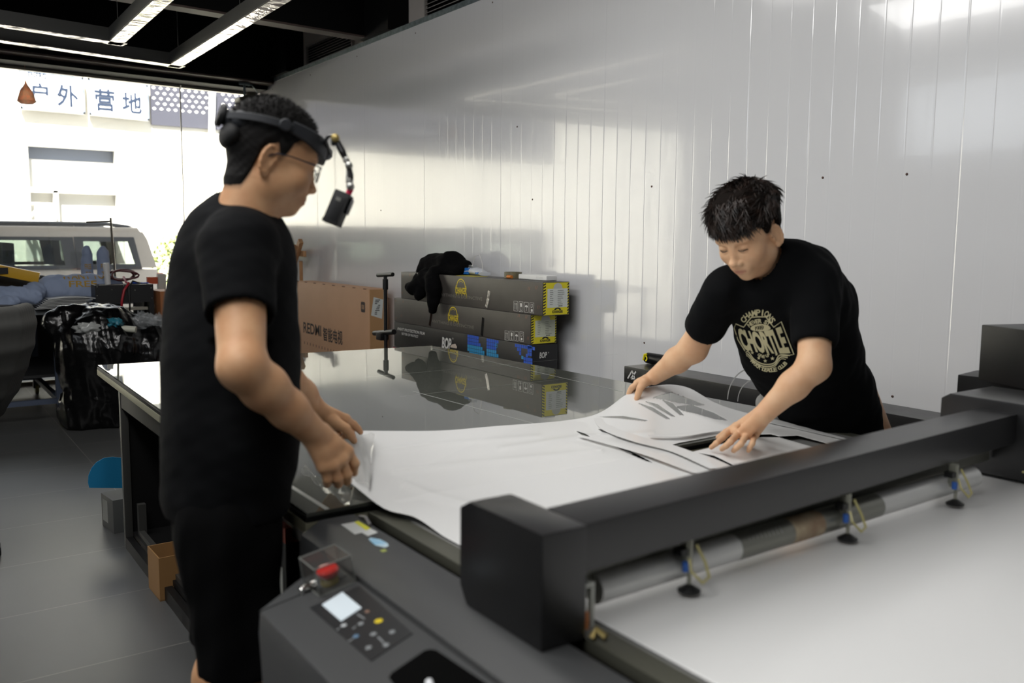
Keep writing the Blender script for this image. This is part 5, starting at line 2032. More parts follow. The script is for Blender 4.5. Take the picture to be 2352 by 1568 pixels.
MB().box((.905, 6.97, .12), (.94, 8.175, .155)).build('base_bar', cart_b, cart)
MB().box((-.395, 6.97, .12), (-.36, 8.175, .155)).build('base_bar', cart_b, cart)
ZK = .7985


def soft(name, prims, lo, hi, h, m_, lab, cat, group=None, k=.03, fl=None, amp=(.006, .003), fr_=(35, 90), sm=1, seed=1, parent=None):
    Fd = Field(lo, hi, h)
    for p in prims:
        Fd.cone(p[0], p[1], p[2], p[3], k, flat=(p[4] if len(p) > 4 else None))
    Fd.disp(lambda X, Y, Z: amp[0] * vnoise(X, Y, Z, fr_[0], seed) + amp[1] * vnoise(X, Y, Z, fr_[1], seed + 1))
    if fl is not None: Fd.cutplane((0, 0, fl), (0, 0, -1))
    V, Q = Fd.mesh()
    if sm: V = smooth_mesh(V, Q, sm)
    if fl is not None: V[:, 2] = np.maximum(V[:, 2], fl + .0005)
    o = np_mesh(name, V, Q, m_, parent)
    if not parent: tag(o, lab, cat, group)
    return o


def P3(x, y, Y): return np.array(py(x, y, Y))


# long blue bag with ochre lettering
YB = 7.25
a, b = P3(118, 645, YB), P3(250, 645, YB)
zc = ZK + .10
a[2] = b[2] = zc
ob = soft('duffel_bag', [(a, b, .112, .105), ((a[0] + .25, a[1], zc + .01), (b[0] - .2, b[1], zc + .01), .115, .112)], (a[0] - .2, YB - .2, ZK - .02), (b[0] + .2, YB + .2, ZK + .3), .01, bagc,
          'long stuffed blue-grey bag with ochre lettering lying on the trolley', 'bag', fl=ZK, amp=(.007, .004), seed=11)
bvh = BVHTree.FromPolygons([tuple(ob.matrix_world @ v.co + ob.location * 0) for v in ob.data.vertices], [tuple(p.vertices) for p in ob.data.polygons])


def project_print(mbv, mbf, bvh_, dirn, lift=.0015):
    """drop flat print vertices on a mesh along dirn"""
    out = []
    for v in mbv:
        r = bvh_.ray_cast(Vector(v) - dirn * .6, dirn, 1.6)
        out.append((r[0] - dirn * lift) if r[0] else Vector(v))
    return out


def print_on(ob, txts, m_, name, dirn, cut=.012, lift=.0016):
    """txts: list of (string|None, origin, u, v, rect, kw); projects on ob"""
    off = Vector(ob.location) if not ob.parent else world_loc(ob)
    bv = BVHTree.FromPolygons([tuple(v.co + off) for v in ob.data.vertices], [tuple(p.vertices) for p in ob.data.polygons])
    q = MB()
    for t in txts:
        t(q)
    me = bpy.data.meshes.new('tmp')
    me.from_pydata([tuple(v) for v in q.v], [], q.f)
    bm = bmesh.new()
    bm.from_mesh(me)
    bmesh.ops.triangulate(bm, faces=bm.faces)
    for ax_ in range(3):
        lo_, hi_ = min(v.co[ax_] for v in bm.verts), max(v.co[ax_] for v in bm.verts)
        n_ = int((hi_ - lo_) / cut)
        for i in range(1, n_ + 1):
            no = [0, 0, 0]; no[ax_] = 1
            co = [0, 0, 0]; co[ax_] = lo_ + i * cut
            bmesh.ops.bisect_plane(bm, geom=bm.verts[:] + bm.edges[:] + bm.faces[:], plane_co=co, plane_no=no, dist=1e-6)
    miss = []
    for v in bm.verts:
        r = bv.ray_cast(v.co - dirn * .5, dirn, 1.5)
        if r[0]:
            v.co = r[0] - dirn * lift
        else:
            miss.append(v)
    bmesh.ops.delete(bm, geom=miss, context='VERTS')
    bmesh.ops.delete(bm, geom=[f for f in bm.faces if max(e.calc_length() for e in f.edges) > cut * 3], context='FACES')
    bm.to_mesh(me)
    bm.free()
    me.materials.append(m_)
    base = off
    me.transform(Matrix.Translation(-base))
    o = bpy.data.objects.new(name, me)
    COL.objects.link(o)
    o.parent = ob
    return o


p_ = P3(143, 642, YB - .1); p2_ = P3(243, 626, YB - .1)
q_ = P3(159, 659, YB - .1); q2_ = P3(222, 644, YB - .1)
print_on(ob, [lambda q: put_text(q, 'WANT TO', (0, YB - .15, 0), (1, 0, 0), (0, 0, 1), (p_[0], p_[2], p2_[0], p2_[2]), bold=.02),
              lambda q: put_text(q, 'FREE', (0, YB - .15, 0), (1, 0, 0), (0, 0, 1), (q_[0], q_[2], q2_[0], q2_[2]), bold=.02)], bag_ink, 'lettering', Vector((0, 1, 0)))
# crumpled blue cloth heap to the left
a, b = P3(-20, 662, 7.1), P3(78, 645, 7.1)
soft('cloth_heap', [((a[0], 7.15, ZK + .05), (a[0] + .25, 7.1, ZK + .08), .08, .07), ((a[0] + .2, 7.12, ZK + .07), (b[0], 7.15, ZK + .10), .06, .07), ((a[0] + .1, 7.0, ZK + .03), (b[0] - .2, 7.02, ZK + .03), .05, .05)],
     (a[0] - .15, 6.9, ZK - .02), (b[0] + .12, 7.35, ZK + .3), .01, bagc, 'crumpled blue-grey cloth heaped at the left end of the trolley', 'cloth', fl=ZK, amp=(.016, .008), seed=21)
# dark stuff behind the heap
a, b = P3(10, 615, 7.5), P3(82, 625, 7.5)
soft('dark_jacket', [((a[0] - .2, 7.55, ZK + .1), (b[0], 7.55, ZK + .12), .11, .09), ((b[0] - .25, 7.55, ZK + .2), (b[0] - .15, 7.55, ZK + .22), .07, .05)], (a[0] - .4, 7.4, ZK - .02), (b[0] + .12, 7.75, ZK + .4), .012,
     mat('jacket_dark', (48, 46, 44), rough=.8), 'dark padded jacket bundled behind the blue cloth', 'jacket', fl=ZK, amp=(.014, .006), seed=25)
# yellow spirit level
a, b = Vector(P3(-30, 614, 7.3)), Vector(P3(90, 638, 7.22))
lv = thing('spirit_level', tuple(a), 'yellow spirit level lying across the blue cloth', 'level')
bar('level_body', a, b, .03, .075, mat('level_yellow', (206, 160, 40), rough=.4), lv)
m_c = a.lerp(b, .3)
MB().box((m_c.x - .03, m_c.y - .028, m_c.z - .022), (m_c.x + .03, m_c.y - .016, m_c.z + .022)).build('vial_window', pr_blk, lv)
# two standing blue sacks
for i, (xa, xb, lab) in enumerate(((186, 214, 'blue-grey drawstring sack standing behind the long bag, left of the pair'), (221, 254, 'blue-grey drawstring sack standing behind the long bag, right of the pair'))):
    c = P3((xa + xb) / 2, 600, 7.75)
    tz = P3((xa + xb) / 2, 568, 7.75)[2]
    w = (P3(xb, 600, 7.75)[0] - P3(xa, 600, 7.75)[0]) / 2
    o = soft('drawstring_sack', [((c[0], 7.75, ZK + .08), (c[0], 7.75, tz - w * .9), w * 1.15, w * .82), ((c[0], 7.75, tz - w), (c[0], 7.75, tz - .005), w * .6, .02)], (c[0] - .16, 7.6, ZK - .02), (c[0] + .16, 7.92, tz + .06), .009, bagc,
             lab, 'sack', 'standing drawstring sacks', fl=ZK, amp=(.006, .004), seed=31 + i)
    print_on(o, [lambda q: put_text(q, 'FREE', (0, 7.6, 0), (1, 0, 0), (0, 0, 1), (c[0] - w * .55, tz - .17, c[0] + w * .55, tz - .13), bold=.02),
                 lambda q: put_text(q, 'TO', (0, 7.6, 0), (1, 0, 0), (0, 0, 1), (c[0] - w * .45, tz - .23, c[0] + w * .45, tz - .19), bold=.02)], bag_ink, 'lettering', Vector((0, 1, 0)))
# black flat case
c = P3(62, 678, 7.0)
tag(MB().box((c[0] - .25, 6.92, ZK), (c[0] + .09, 7.0, ZK + .028)).build('flat_case', mat('case_black', (34, 35, 37), rough=.3), bevel=.006), 'flat black case at the front edge of the trolley', 'case')
# pile of dark sheets with pale edges
sh_m = mat('sheet_dark', (30, 32, 38), rough=.35)
sh_e = mat('sheet_edge', (184, 186, 184), rough=.5)
for i in range(8):
    z = ZK + .001 + i * .0085
    x0 = P3(78, 700, 6.85)[0]
    x1 = P3(168 + 3 * i, 700, 6.85)[0]
    q = MB()
    n_ = 14
    vs = []
    for k in range(n_ + 1):
        t = k / n_
        x = x0 + (x1 - x0) * t + .012 * i
        zz = z + .012 * math.sin(t * math.pi) * (i / 8)
        vs += [(x, 6.80 + .004 * i, zz), (x, 7.02, zz), (x, 7.02, zz + .0045), (x, 6.80 + .004 * i, zz + .0045)]
    fs, mi = [], []
    for k in range(n_):
        for j in range(4):
            fs.append((k * 4 + j, k * 4 + (j + 1) % 4, k * 4 + 4 + (j + 1) % 4, k * 4 + 4 + j))
    fs += [(3, 2, 1, 0), (n_ * 4, n_ * 4 + 1, n_ * 4 + 2, n_ * 4 + 3)]
    q.add(vs, fs)
    for k, f in enumerate(q.f):
        if k % 4 == 3 and k < 4 * n_: q.mi[k] = 1
    o = q.build('film_sheet', [sh_m, sh_e])
    if i == 0: tag(o, 'dark film sheet with pale edge, lowest in the pile at the trolley front', 'sheet', 'pile of dark film sheets')
    elif i == 7: tag(o, 'dark film sheet with pale edge, topmost of the pile at the trolley front', 'sheet', 'pile of dark film sheets')
    else: tag(o, 'dark film sheet with pale edge, %s from the bottom of the trolley-front pile' % ['', 'second', 'third', 'fourth', 'fifth', 'sixth', 'seventh'][i], 'sheet', 'pile of dark film sheets')
# rod stand
rs = thing('rod_stand', tuple(P3(262, 615, 7.6)), 'thin metal rod with a horizontal arm rising behind the bags', 'stand')
a, b = Vector(P3(254, 500, 7.62)), Vector(P3(265, 640, 7.62))
MB().tube([a, b, (b.x, b.y, ZK + .001)], .009, 8).build('rod', mat('rod_steel', (120, 116, 106), rough=.3, metal=.8), rs, smooth=True)
MB().tube([Vector(P3(198, 510, 7.62)), Vector(P3(256, 508, 7.62))], .007, 8).build('arm', mat('rod_steel', (120, 116, 106)), rs, smooth=True)
# black equipment frame
fm = mat('frame_black', (26, 27, 29), rough=.45)
f0, f1 = P3(218, 655, 6.95), P3(352, 655, 6.95)
fx0, fx1, fz1 = f0[0], f1[0], f0[2]
fr_ = thing('equipment_frame', (fx0 + .3, 7.2, 0), 'black metal equipment frame with cables on top, right of the blue bag', 'equipment')
q = MB()
yb_ = 7.10
q.box((fx0, 6.95, fz1 - .13), (fx1, 6.965, fz1))
q.box((fx0, 6.966, fz1 - .13), (fx0 + .012, yb_, fz1)).box((fx1 - .012, 6.966, fz1 - .6), (fx1, 7.60, fz1)).box((fx0, yb_, fz1 - .13), (fx1, yb_ + .012, fz1))
q.build('upper_panels', fm, fr_)
for (x, y) in ((fx0, 6.951), (fx1 - .03, 6.931), (fx0, yb_ - .04), (fx1 - .03, yb_ + .013)):
    MB().box((x, y + .0155, 0), (x + .03, y + .0455, fz1 - .131)).build('leg', fm, fr_)
MB().box((fx0 + .032, 6.99, fz1 - .19), (fx1 - .035, yb_ - .05, fz1 - .17)).build('shelf', mat('shelf_pale', (150, 146, 134), rough=.5), fr_)
MB().box((fx0 + .032, 7.0, .25), (fx1 - .035, yb_ - .05, .27)).build('shelf', fm, fr_)
q = MB()
for (x, y) in ((218 + 3, 658), (218 + 3, 679), (255, 665), (282, 656), (308, 666), (345, 661), (347, 684)):
    c = P3(x + 2, y, 6.949)
    q.lathe([(.0045, 0), (.003, .003), (.0002, .003)], c, 8, axis=(0, -1, 0))
o = q.build('screws', steel, fr_)
o['kind'] = 'stuff'
MB().box((fx0 + .05, 7.0, fz1 - .012), (fx1 - .02, yb_ - .02, fz1 - .004)).build('top_tray', mat('tray_pale', (136, 134, 128), rough=.4), fr_)
q = MB()
rr = random.Random(5)
c = Vector(P3(282, 648, 7.15))
c.z = fz1 + .02
pts = []
for k in range(60):
    t = k / 59 * 2 * math.pi * 3.3
    r = .085 + .012 * math.sin(t * 2.3)
    pts.append(c + Vector((r * math.cos(t) * 1.1, .05 * math.sin(t * .7), .03 + r * .75 * math.sin(t) * .55 + .012)))
q.tube(pts, .0075, 7)
tag(q.build('cable_coil', mat('cable_dark_red', (80, 28, 34), rough=.4), smooth=True, angle=None), 'coiled dark red cable on top of the black equipment frame', 'cable')
p0, p1_ = Vector(P3(296, 645, 7.0)), Vector(P3(280, 715, 6.93))
tag(MB().tube([Vector(P3(284, 636, 7.1)), Vector(P3(290, 648, 7.03)), Vector(P3(296, 650, 6.945)), Vector(P3(285, 666, 6.93)), Vector(P3(280, 690, 6.93)), Vector(P3(279, 720, 6.93))], .009, 8).build('red_cable', mat('cable_red', (160, 30, 44), rough=.4), smooth=True, angle=None),
    'bright red cable hanging down the front of the black equipment frame', 'cable')
tag(MB().tube([Vector(P3(322, 650, 7.05)), Vector(P3(305, 645, 6.96)), Vector(P3(296, 660, 6.935)), Vector(P3(298, 700, 6.935)), Vector(P3(299, 735, 6.935))], .006, 8).build('black_cable', black_plastic, smooth=True, angle=None),
    'thin black cable looping over the front of the equipment frame', 'cable')
tag(MB().tube([(P3(245, 604, 7.0)[0], 7.03, P3(245, 604, 7.0)[2]), (P3(250, 655, 7.0)[0], 7.03, fz1 + .001)], .02, 14).build('white_tube', mat('tube_white', (206, 206, 206), rough=.4), smooth=True, angle=40),
    'white tube standing upright on the corner of the equipment frame', 'tube')
soft('blue_cloth', [(P3(305, 651, 7.1), P3(340, 653, 7.1), .018, .014)], (fx0, 6.97, fz1 - .005), (fx1 + .1, 7.3, fz1 + .08), .006, mat('cloth_royal', (24, 70, 170), rough=.7), 'bright blue rag on the equipment frame', 'cloth', fl=fz1, seed=41, k=.01, amp=(.004, .002))
# white switch box with orange part
c = P3(373, 646, 7.5)
sb = thing('junction_box', tuple(c), 'white junction box with an orange plate beyond the equipment frame', 'box')
sb.location.z = 0
MB().box((c[0] - .03, 7.5, c[2] - .07), (c[0] + .03, 7.56, c[2] + .06)).build('box', mat('switch_white', (190, 188, 180), rough=.5), sb, bevel=.004)
MB().box((c[0] - .11, 7.52, c[2] - .02), (c[0] - .031, 7.55, c[2] + .035)).build('plate', mat('plate_orange', (190, 84, 50), rough=.5), sb)
MB().box((c[0] - .015, 7.51, 0), (c[0] + .015, 7.54, c[2] - .0705)).build('post', fm, sb)
MB().tube([(c[0] + .031, 7.53, c[2] + .0), (c[0] + .1, 7.5, c[2] - .015), (c[0] + .18, 7.52, c[2] - .005)], .005, 6).build('cable', black_plastic, sb, smooth=True)
# orange brown cabinet side right of the frame
c0, c1 = P3(381, 672, 6.7), P3(420, 672, 6.7)
ob_ = thing('wooden_crate', (c0[0] + .1, 6.8, 0), 'orange-brown wooden crate side glimpsed between the frame and the first man', 'crate')
MB().box((c0[0], 6.87, 0), (c0[0] + .22, 7.2, c0[2])).build('body', mat('crate_orange', (150, 92, 48), rough=.6, var=.08), ob_, bevel=.003)
q = MB()
q.box((c0[0] + .03, 6.864, .08), (c0[0] + .06, 6.8695, c0[2] - .05))
q.build('batten', mat('batten', (120, 74, 40), rough=.6), ob_)

# black rubbish bag
trash = mat('rubbish_black', (7, 7, 8), rough=.22, spec=.5, bump=.35, bscale=12, bdist=.012, aniso=(1, 1, .55))
YG = 6.62
def G3(x, y, dy=0): return np.array(py(x, y, YG + dy))
Fd = Field((.60, 5.95, 0), (1.95, 6.84, .95), .0105)
bs_ = [(G3(235, 900), G3(235, 800), .24, .30), (G3(330, 900), G3(340, 820), .26, .28), (G3(260, 800), G3(380, 820), .22, .22),
       (G3(165, 760), G3(130, 745), .13, .085), (G3(200, 720), G3(150, 725), .07, .06), (G3(205, 770), G3(300, 790), .15, .14), (G3(205, 950), G3(300, 950), .19, .22),
       (G3(230, 735), G3(330, 770), .05, .05)]
for a, b, ra_, rb__ in bs_:
    a = a.copy(); b = b.copy()
    Fd.cone(a, b, ra_, rb__, .05)
def ridged(X, Y, Z, f, s):
    return np.abs(vnoise(X, Y, Z, f, s))
Fd.disp(lambda X, Y, Z: .028 * ridged(X, Y, Z * .55, 14, 51) + .014 * ridged(X, Y, Z * .5, 34, 52) + .004 * vnoise(X, Y, Z, 80, 53) - .02)
Fd.cutplane((0, 0, .004), (0, 0, -1))
Fd.cutplane((0, 6.83, 0), (0, 1, 0))
V, Q = Fd.mesh()
V = smooth_mesh(V, Q, 1)
V[:, 2] = np.maximum(V[:, 2], .001)
tag(np_mesh('rubbish_bag', V, Q, trash), 'big shiny black rubbish bag standing on the floor before the trolley', 'rubbish bag')
c = Vector(G3(300, 757, -.24))
tag(MB().tube([c + Vector((-.06, .03, .01)), c + Vector((.03, -.02, 0))], .022, 16).build('paper_tube', mat('tube_cream', (190, 190, 176), rough=.5), smooth=True, angle=40), 'pale cardboard tube end lying on the rubbish bag', 'tube')
for i, (x, y, sx, sz, mm, lab) in enumerate(((205, 756, .075, .04, mat('foil_white', (160, 162, 160), rough=.2), 'crumpled pale wrapper on the rubbish bag, left of the others'), (262, 742, .05, .03, mat('foil_teal', (40, 110, 128), rough=.25), 'crumpled teal wrapper on the rubbish bag'),
                                         (325, 745, .085, .07, clear_p, 'crumpled clear plastic at the back of the rubbish bag'), (362, 752, .075, .08, clear_p, 'crumpled clear plastic nearest the first man on the rubbish bag'))):
    c = G3(x, y, -.20 if i < 2 else -.12)
    crumple('wrapper', c, sx, .05, sz, mm, 7.3 * i, lab, 'wrapper', n=28, amp=.7, group='wrappers on the rubbish bag')

# office chair at the left edge ------------------------------------
DC = 3.5
def C3(x, y, d=DC): return np.array(pd(x, y, d))
ch = thing('office_chair', tuple(C3(-120, 900)), 'dark grey office chair with a curved backrest at the left edge', 'chair')
ch.location.z = 0
ch_m = mat('chair_mesh', (50, 50, 48), rough=.85, bump=.3, bscale=300, bdist=.001)
side = Vector(CF.x * 0 + CF.x, CF.y, 0) if False else Vector((CF.x, CF.y, 0)).normalized()
Fd = Field(C3(-90, 1010) - np.array([.35, .35, .05]), C3(80, 690) + np.array([.35, .35, .06]), .008)
pp = [(30, 718, .028), (32, 750, .034), (26, 800, .036), (12, 850, .034), (-8, 905, .032), (-42, 960, .030), (-80, 985, .03)]
sd_ = np.array(side)
for (a, b) in zip(pp, pp[1:]):
    for o_ in (-.18, -.15, -.12, -.09, -.06, -.03, 0, .03, .06, .09, .12, .15, .18):
        bend = -abs(o_) * .25
        pa_, pb__ = C3(a[0], a[1]) + sd_ * o_ + np.array(CR) * bend, C3(b[0], b[1]) + sd_ * o_ + np.array(CR) * bend
        Fd.cone(pa_, pb__, a[2], b[2], .012)
V, Q = Fd.mesh()
np_mesh('backrest', V, Q, ch_m, ch)
cb_ = C3(-190, 985)
MB().tube([Vector(C3(-20, 900)) + Vector((-.04, .0, 0)), Vector((cb_[0] + .08, cb_[1], .50)), Vector((cb_[0], cb_[1], .45))], .022, 10).build('back_post', black_plastic, ch, smooth=True)
Fd = Field((cb_[0] - .3, cb_[1] - .3, .42), (cb_[0] + .3, cb_[1] + .3, .56), .012)
Fd.ell((cb_[0], cb_[1], .49), (.25, .25, .045), k=0)
V, Q = Fd.mesh()
np_mesh('seat', V, Q, ch_m, ch)
MB().tube([(cb_[0], cb_[1], .44), (cb_[0], cb_[1], .10)], .025, 12).build('gas_lift', black_plastic, ch, smooth=True)
for k in range(5):
    an = k * 2 * math.pi / 5 + 2.2
    e_ = (cb_[0] + .25 * math.cos(an), cb_[1] + .25 * math.sin(an))
    lg_ = MB().tube([(cb_[0], cb_[1], .10), (e_[0], e_[1], .07)], [.025, .015], 8).build('leg', black_plastic, ch, smooth=True)
    MB().cyl((e_[0] - .015, e_[1], .028), (e_[0] + .015, e_[1], .028), .0275, 14).build('caster', black_plastic, lg_)
a = C3(-2, 905); 
MB().add([Vector(C3(-40, 905)) - side * .19, Vector(C3(26, 922, DC)) - side * .19, Vector(C3(12, 944)) - side * .19, Vector(C3(-40, 925)) - side * .19], [(0, 1, 2, 3)]).build('grey_patch', mat('patch_grey', (132, 134, 132), rough=.6), ch)

# things on the floor by the black table
tb = thing('open_shoebox', tuple(pz(250, 1222, 0)), 'grey box with an open blue lid standing on the floor at the table leg', 'box')
b0 = pz(262, 1226, 0)
bx0, by0 = b0.x - .17, b0.y + .0
bt_z = pz(250, 1222, 0)
A = pz(235, 1205, 0); B_ = pz(262, 1226, 0)
w_dir = (B_ - A).normalized(); d_dir = Vector((-w_dir.y, w_dir.x, 0))
if d_dir.x < 0: d_dir = -d_dir
Hh = .15
q = MB().hexa([A, B_, B_ + d_dir * .10, A + d_dir * .10], [v + Vector((0, 0, Hh)) for v in (A, B_, B_ + d_dir * .10, A + d_dir * .10)])
q.build('body', mat('shoebox_grey', (74, 76, 76), rough=.6), tb, bevel=.002)
nn_ = -d_dir
o_ = A + nn_ * .001
MB().add([o_ + w_dir * .02 + Vector((0, 0, .03)), o_ + w_dir * .09 + Vector((0, 0, .03)), o_ + w_dir * .09 + Vector((0, 0, .13)), o_ + w_dir * .02 + Vector((0, 0, .13))], [(0, 1, 2, 3)]).build('label', mat('label_dull', (150, 152, 150), rough=.6), tb)
bl = mat('lid_blue', (0, 104, 146), rough=.6)
cl_ = [(205, 1120), (202, 1108), (203, 1092), (210, 1075), (222, 1061), (238, 1052), (258, 1049), (290, 1052), (290, 1121)]
pl = []
ray_n = Vector((0, 1, 0))
Yl = B_.y + .05
vs = [Vector(py(x, y, Yl)) for x, y in cl_]
MB().add(vs + [v + Vector((0, .004, 0)) for v in vs], [tuple(range(9)), tuple(reversed(range(9, 18)))] + [(i, i + 9, (i + 1) % 9 + 9, (i + 1) % 9) for i in range(9)]).build('lid', bl, tb)
# small kraft box under the table
kb = thing('kraft_box', tuple(pz(400, 1375, 0)), 'small open kraft box standing on the floor beside the first man', 'box')
A, B_ = pz(371, 1343, 0) + Vector((-.045, 0, 0)), pz(398, 1375, 0) + Vector((-.045, 0, 0))
wd = (B_ - A).normalized(); dd_ = Vector((-wd.y, wd.x, 0))
if dd_.x < 0: dd_ = -dd_
zt_k = .16
q = MB()
W_k, D_k, t_k = (B_ - A).length, .10, .004
q.hexa([A, A + wd * W_k, A + wd * W_k + dd_ * t_k, A + dd_ * t_k], [v + Vector((0, 0, zt_k)) for v in (A, A + wd * W_k, A + wd * W_k + dd_ * t_k, A + dd_ * t_k)])
q.hexa([A + dd_ * D_k, B_ + dd_ * D_k, B_ + dd_ * (D_k + t_k), A + dd_ * (D_k + t_k)], [v + Vector((0, 0, zt_k)) for v in (A + dd_ * D_k, B_ + dd_ * D_k, B_ + dd_ * (D_k + t_k), A + dd_ * (D_k + t_k))])
for e_ in (A, B_ - wd * t_k):
    c4 = [e_ + dd_ * t_k, e_ + wd * t_k + dd_ * t_k, e_ + wd * t_k + dd_ * D_k, e_ + dd_ * D_k]
    q.hexa(c4, [v + Vector((0, 0, zt_k)) for v in c4])
c4 = [A + Vector((0, 0, .001)), B_ + Vector((0, 0, .001)), B_ + dd_ * D_k + Vector((0, 0, .001)), A + dd_ * D_k + Vector((0, 0, .001))]
q.hexa(c4, [v + Vector((0, 0, .004)) for v in c4])
q.build('body', mat('kraft_small', (140, 104, 62), rough=.7), kb)
# boxes between the first man and the machine
def upright(x, y, zt_, w, d, lab, m_, name, face_px=None):
    p = pz(x, y, zt_)
    t = thing(name, (p.x + w / 2, p.y + d / 2, 0), lab, 'box')
    MB().box((p.x, p.y, .001), (p.x + w, p.y + d, zt_)).build('body', m_, t, bevel=.003)
    return t, p
c = pz(668, 1200, .60)
t, p = upright(655, 1215, .62, .035, .13, 'dark carton with an orange-red top edge standing against the table corner', card_blk, 'upright_carton')
q = MB().box((p.x - .001, p.y - .001, .585), (p.x + .036, p.y + .161, .621))
q.build('red_end', mat('end_red', (150, 44, 22), rough=.5), t)
MB().add([(p.x - .0015, p.y + .13, .36), (p.x - .0015, p.y + .02, .36), (p.x - .0015, p.y + .02, .52), (p.x - .0015, p.y + .13, .52)], [(0, 1, 2, 3)]).build('label', paper2, t)
YC0 = py(690, 1500, 1.52)
c = px(668, 1470, .46)
t = thing('film_box', (.44, 1.1, 0), 'black and yellow film carton standing below the console edge', 'box')
MB().box((.40, 1.22, .001), (.488, 1.40, .46)).build('body', card_blk, t, bevel=.003)
MB().add([(.3992, 1.395, .10), (.3992, 1.225, .10), (.3992, 1.225, .455), (.3992, 1.395, .455)], [(0, 1, 2, 3)]).build('yellow_face', yel, t)
MB().add([(.3984, 1.375, .14), (.3984, 1.245, .14), (.3984, 1.245, .43), (.3984, 1.375, .43)], [(0, 1, 2, 3)]).build('paper_label', paper, t)
# ================================================================== PEOPLE
def skin_material(name, rgb, rgb2):
    M = mat(name, rgb, rough=.5, spec=.3, rgb2=rgb2, vscale=22, bump=.12, bscale=220, bdist=.0008, sss=.02)
    n = M.node_tree
    b = n.nodes['Principled BSDF']
    src = b.inputs['Base Color'].links[0].from_socket
    at = n.nodes.new('ShaderNodeAttribute')
    at.attribute_name = 'lip'
    mx = n.nodes.new('ShaderNodeMix')
    mx.data_type = 'RGBA'
    n.links.new(at.outputs['Fac'], mx.inputs[0])
    n.links.new(src, mx.inputs[6])
    mx.inputs[7].default_value = (*lin((150, 84, 76)), 1)
    at2 = n.nodes.new('ShaderNodeAttribute')
    at2.attribute_name = 'fade'
    mx2 = n.nodes.new('ShaderNodeMix')
    mx2.data_type = 'RGBA'
    n.links.new(at2.outputs['Fac'], mx2.inputs[0])
    n.links.new(mx.outputs[2], mx2.inputs[6])
    mx2.inputs[7].default_value = (*lin((40, 32, 28)), 1)
    n.links.new(mx2.outputs[2], b.inputs['Base Color'])
    return M


skin1 = skin_material('skin_tan', (200, 156, 118), (190, 142, 104))
skin2 = skin_material('skin_light', (216, 176, 140), (210, 164, 128))
tee_m = mat('tee_black', (10, 11, 13), rough=.92, spec=.12, bump=.12, bscale=400, bdist=.0006)
short_m = mat('shorts_black', (9, 9, 10), rough=.92, spec=.1)
hair_m = mat('hair_black', (14, 12, 11), rough=.75, spec=.2)
hair2_m = mat('hair_brown_black', (48, 33, 25), rough=.5, spec=.45, rgb2=(16, 12, 10), vscale=40)
brow_m = mat('brow', (34, 26, 22), rough=.8)


def rotm(fwd, up=None, roll=0.0):
    """columns: right, forward, up"""
    f = Vector(fwd).normalized()
    u = Vector((0, 0, 1))
    r = f.cross(u).normalized()
    u = r.cross(f).normalized()
    if roll:
        q = Matrix.Rotation(roll, 3, f)
        r, u = q @ r, q @ u
    return np.array([[r[i], f[i], u[i]] for i in range(3)])


def skull(Fd, o=0.0, jaw=1.0, full=1.0):
    """head base form in local coordinates (x right, y face, z up)"""
    Fd.ell((0, -.014, .034), (.076 + o, .094 + o, .083 + o), k=0)
    Fd.ell((0, .030, .000), (.064 + o, .060 + o, .080 + o), k=.03)
    Fd.ell((0, .026, -.056), (.054 * jaw + o, .054 + o, .050 + o), k=.028)
    return Fd


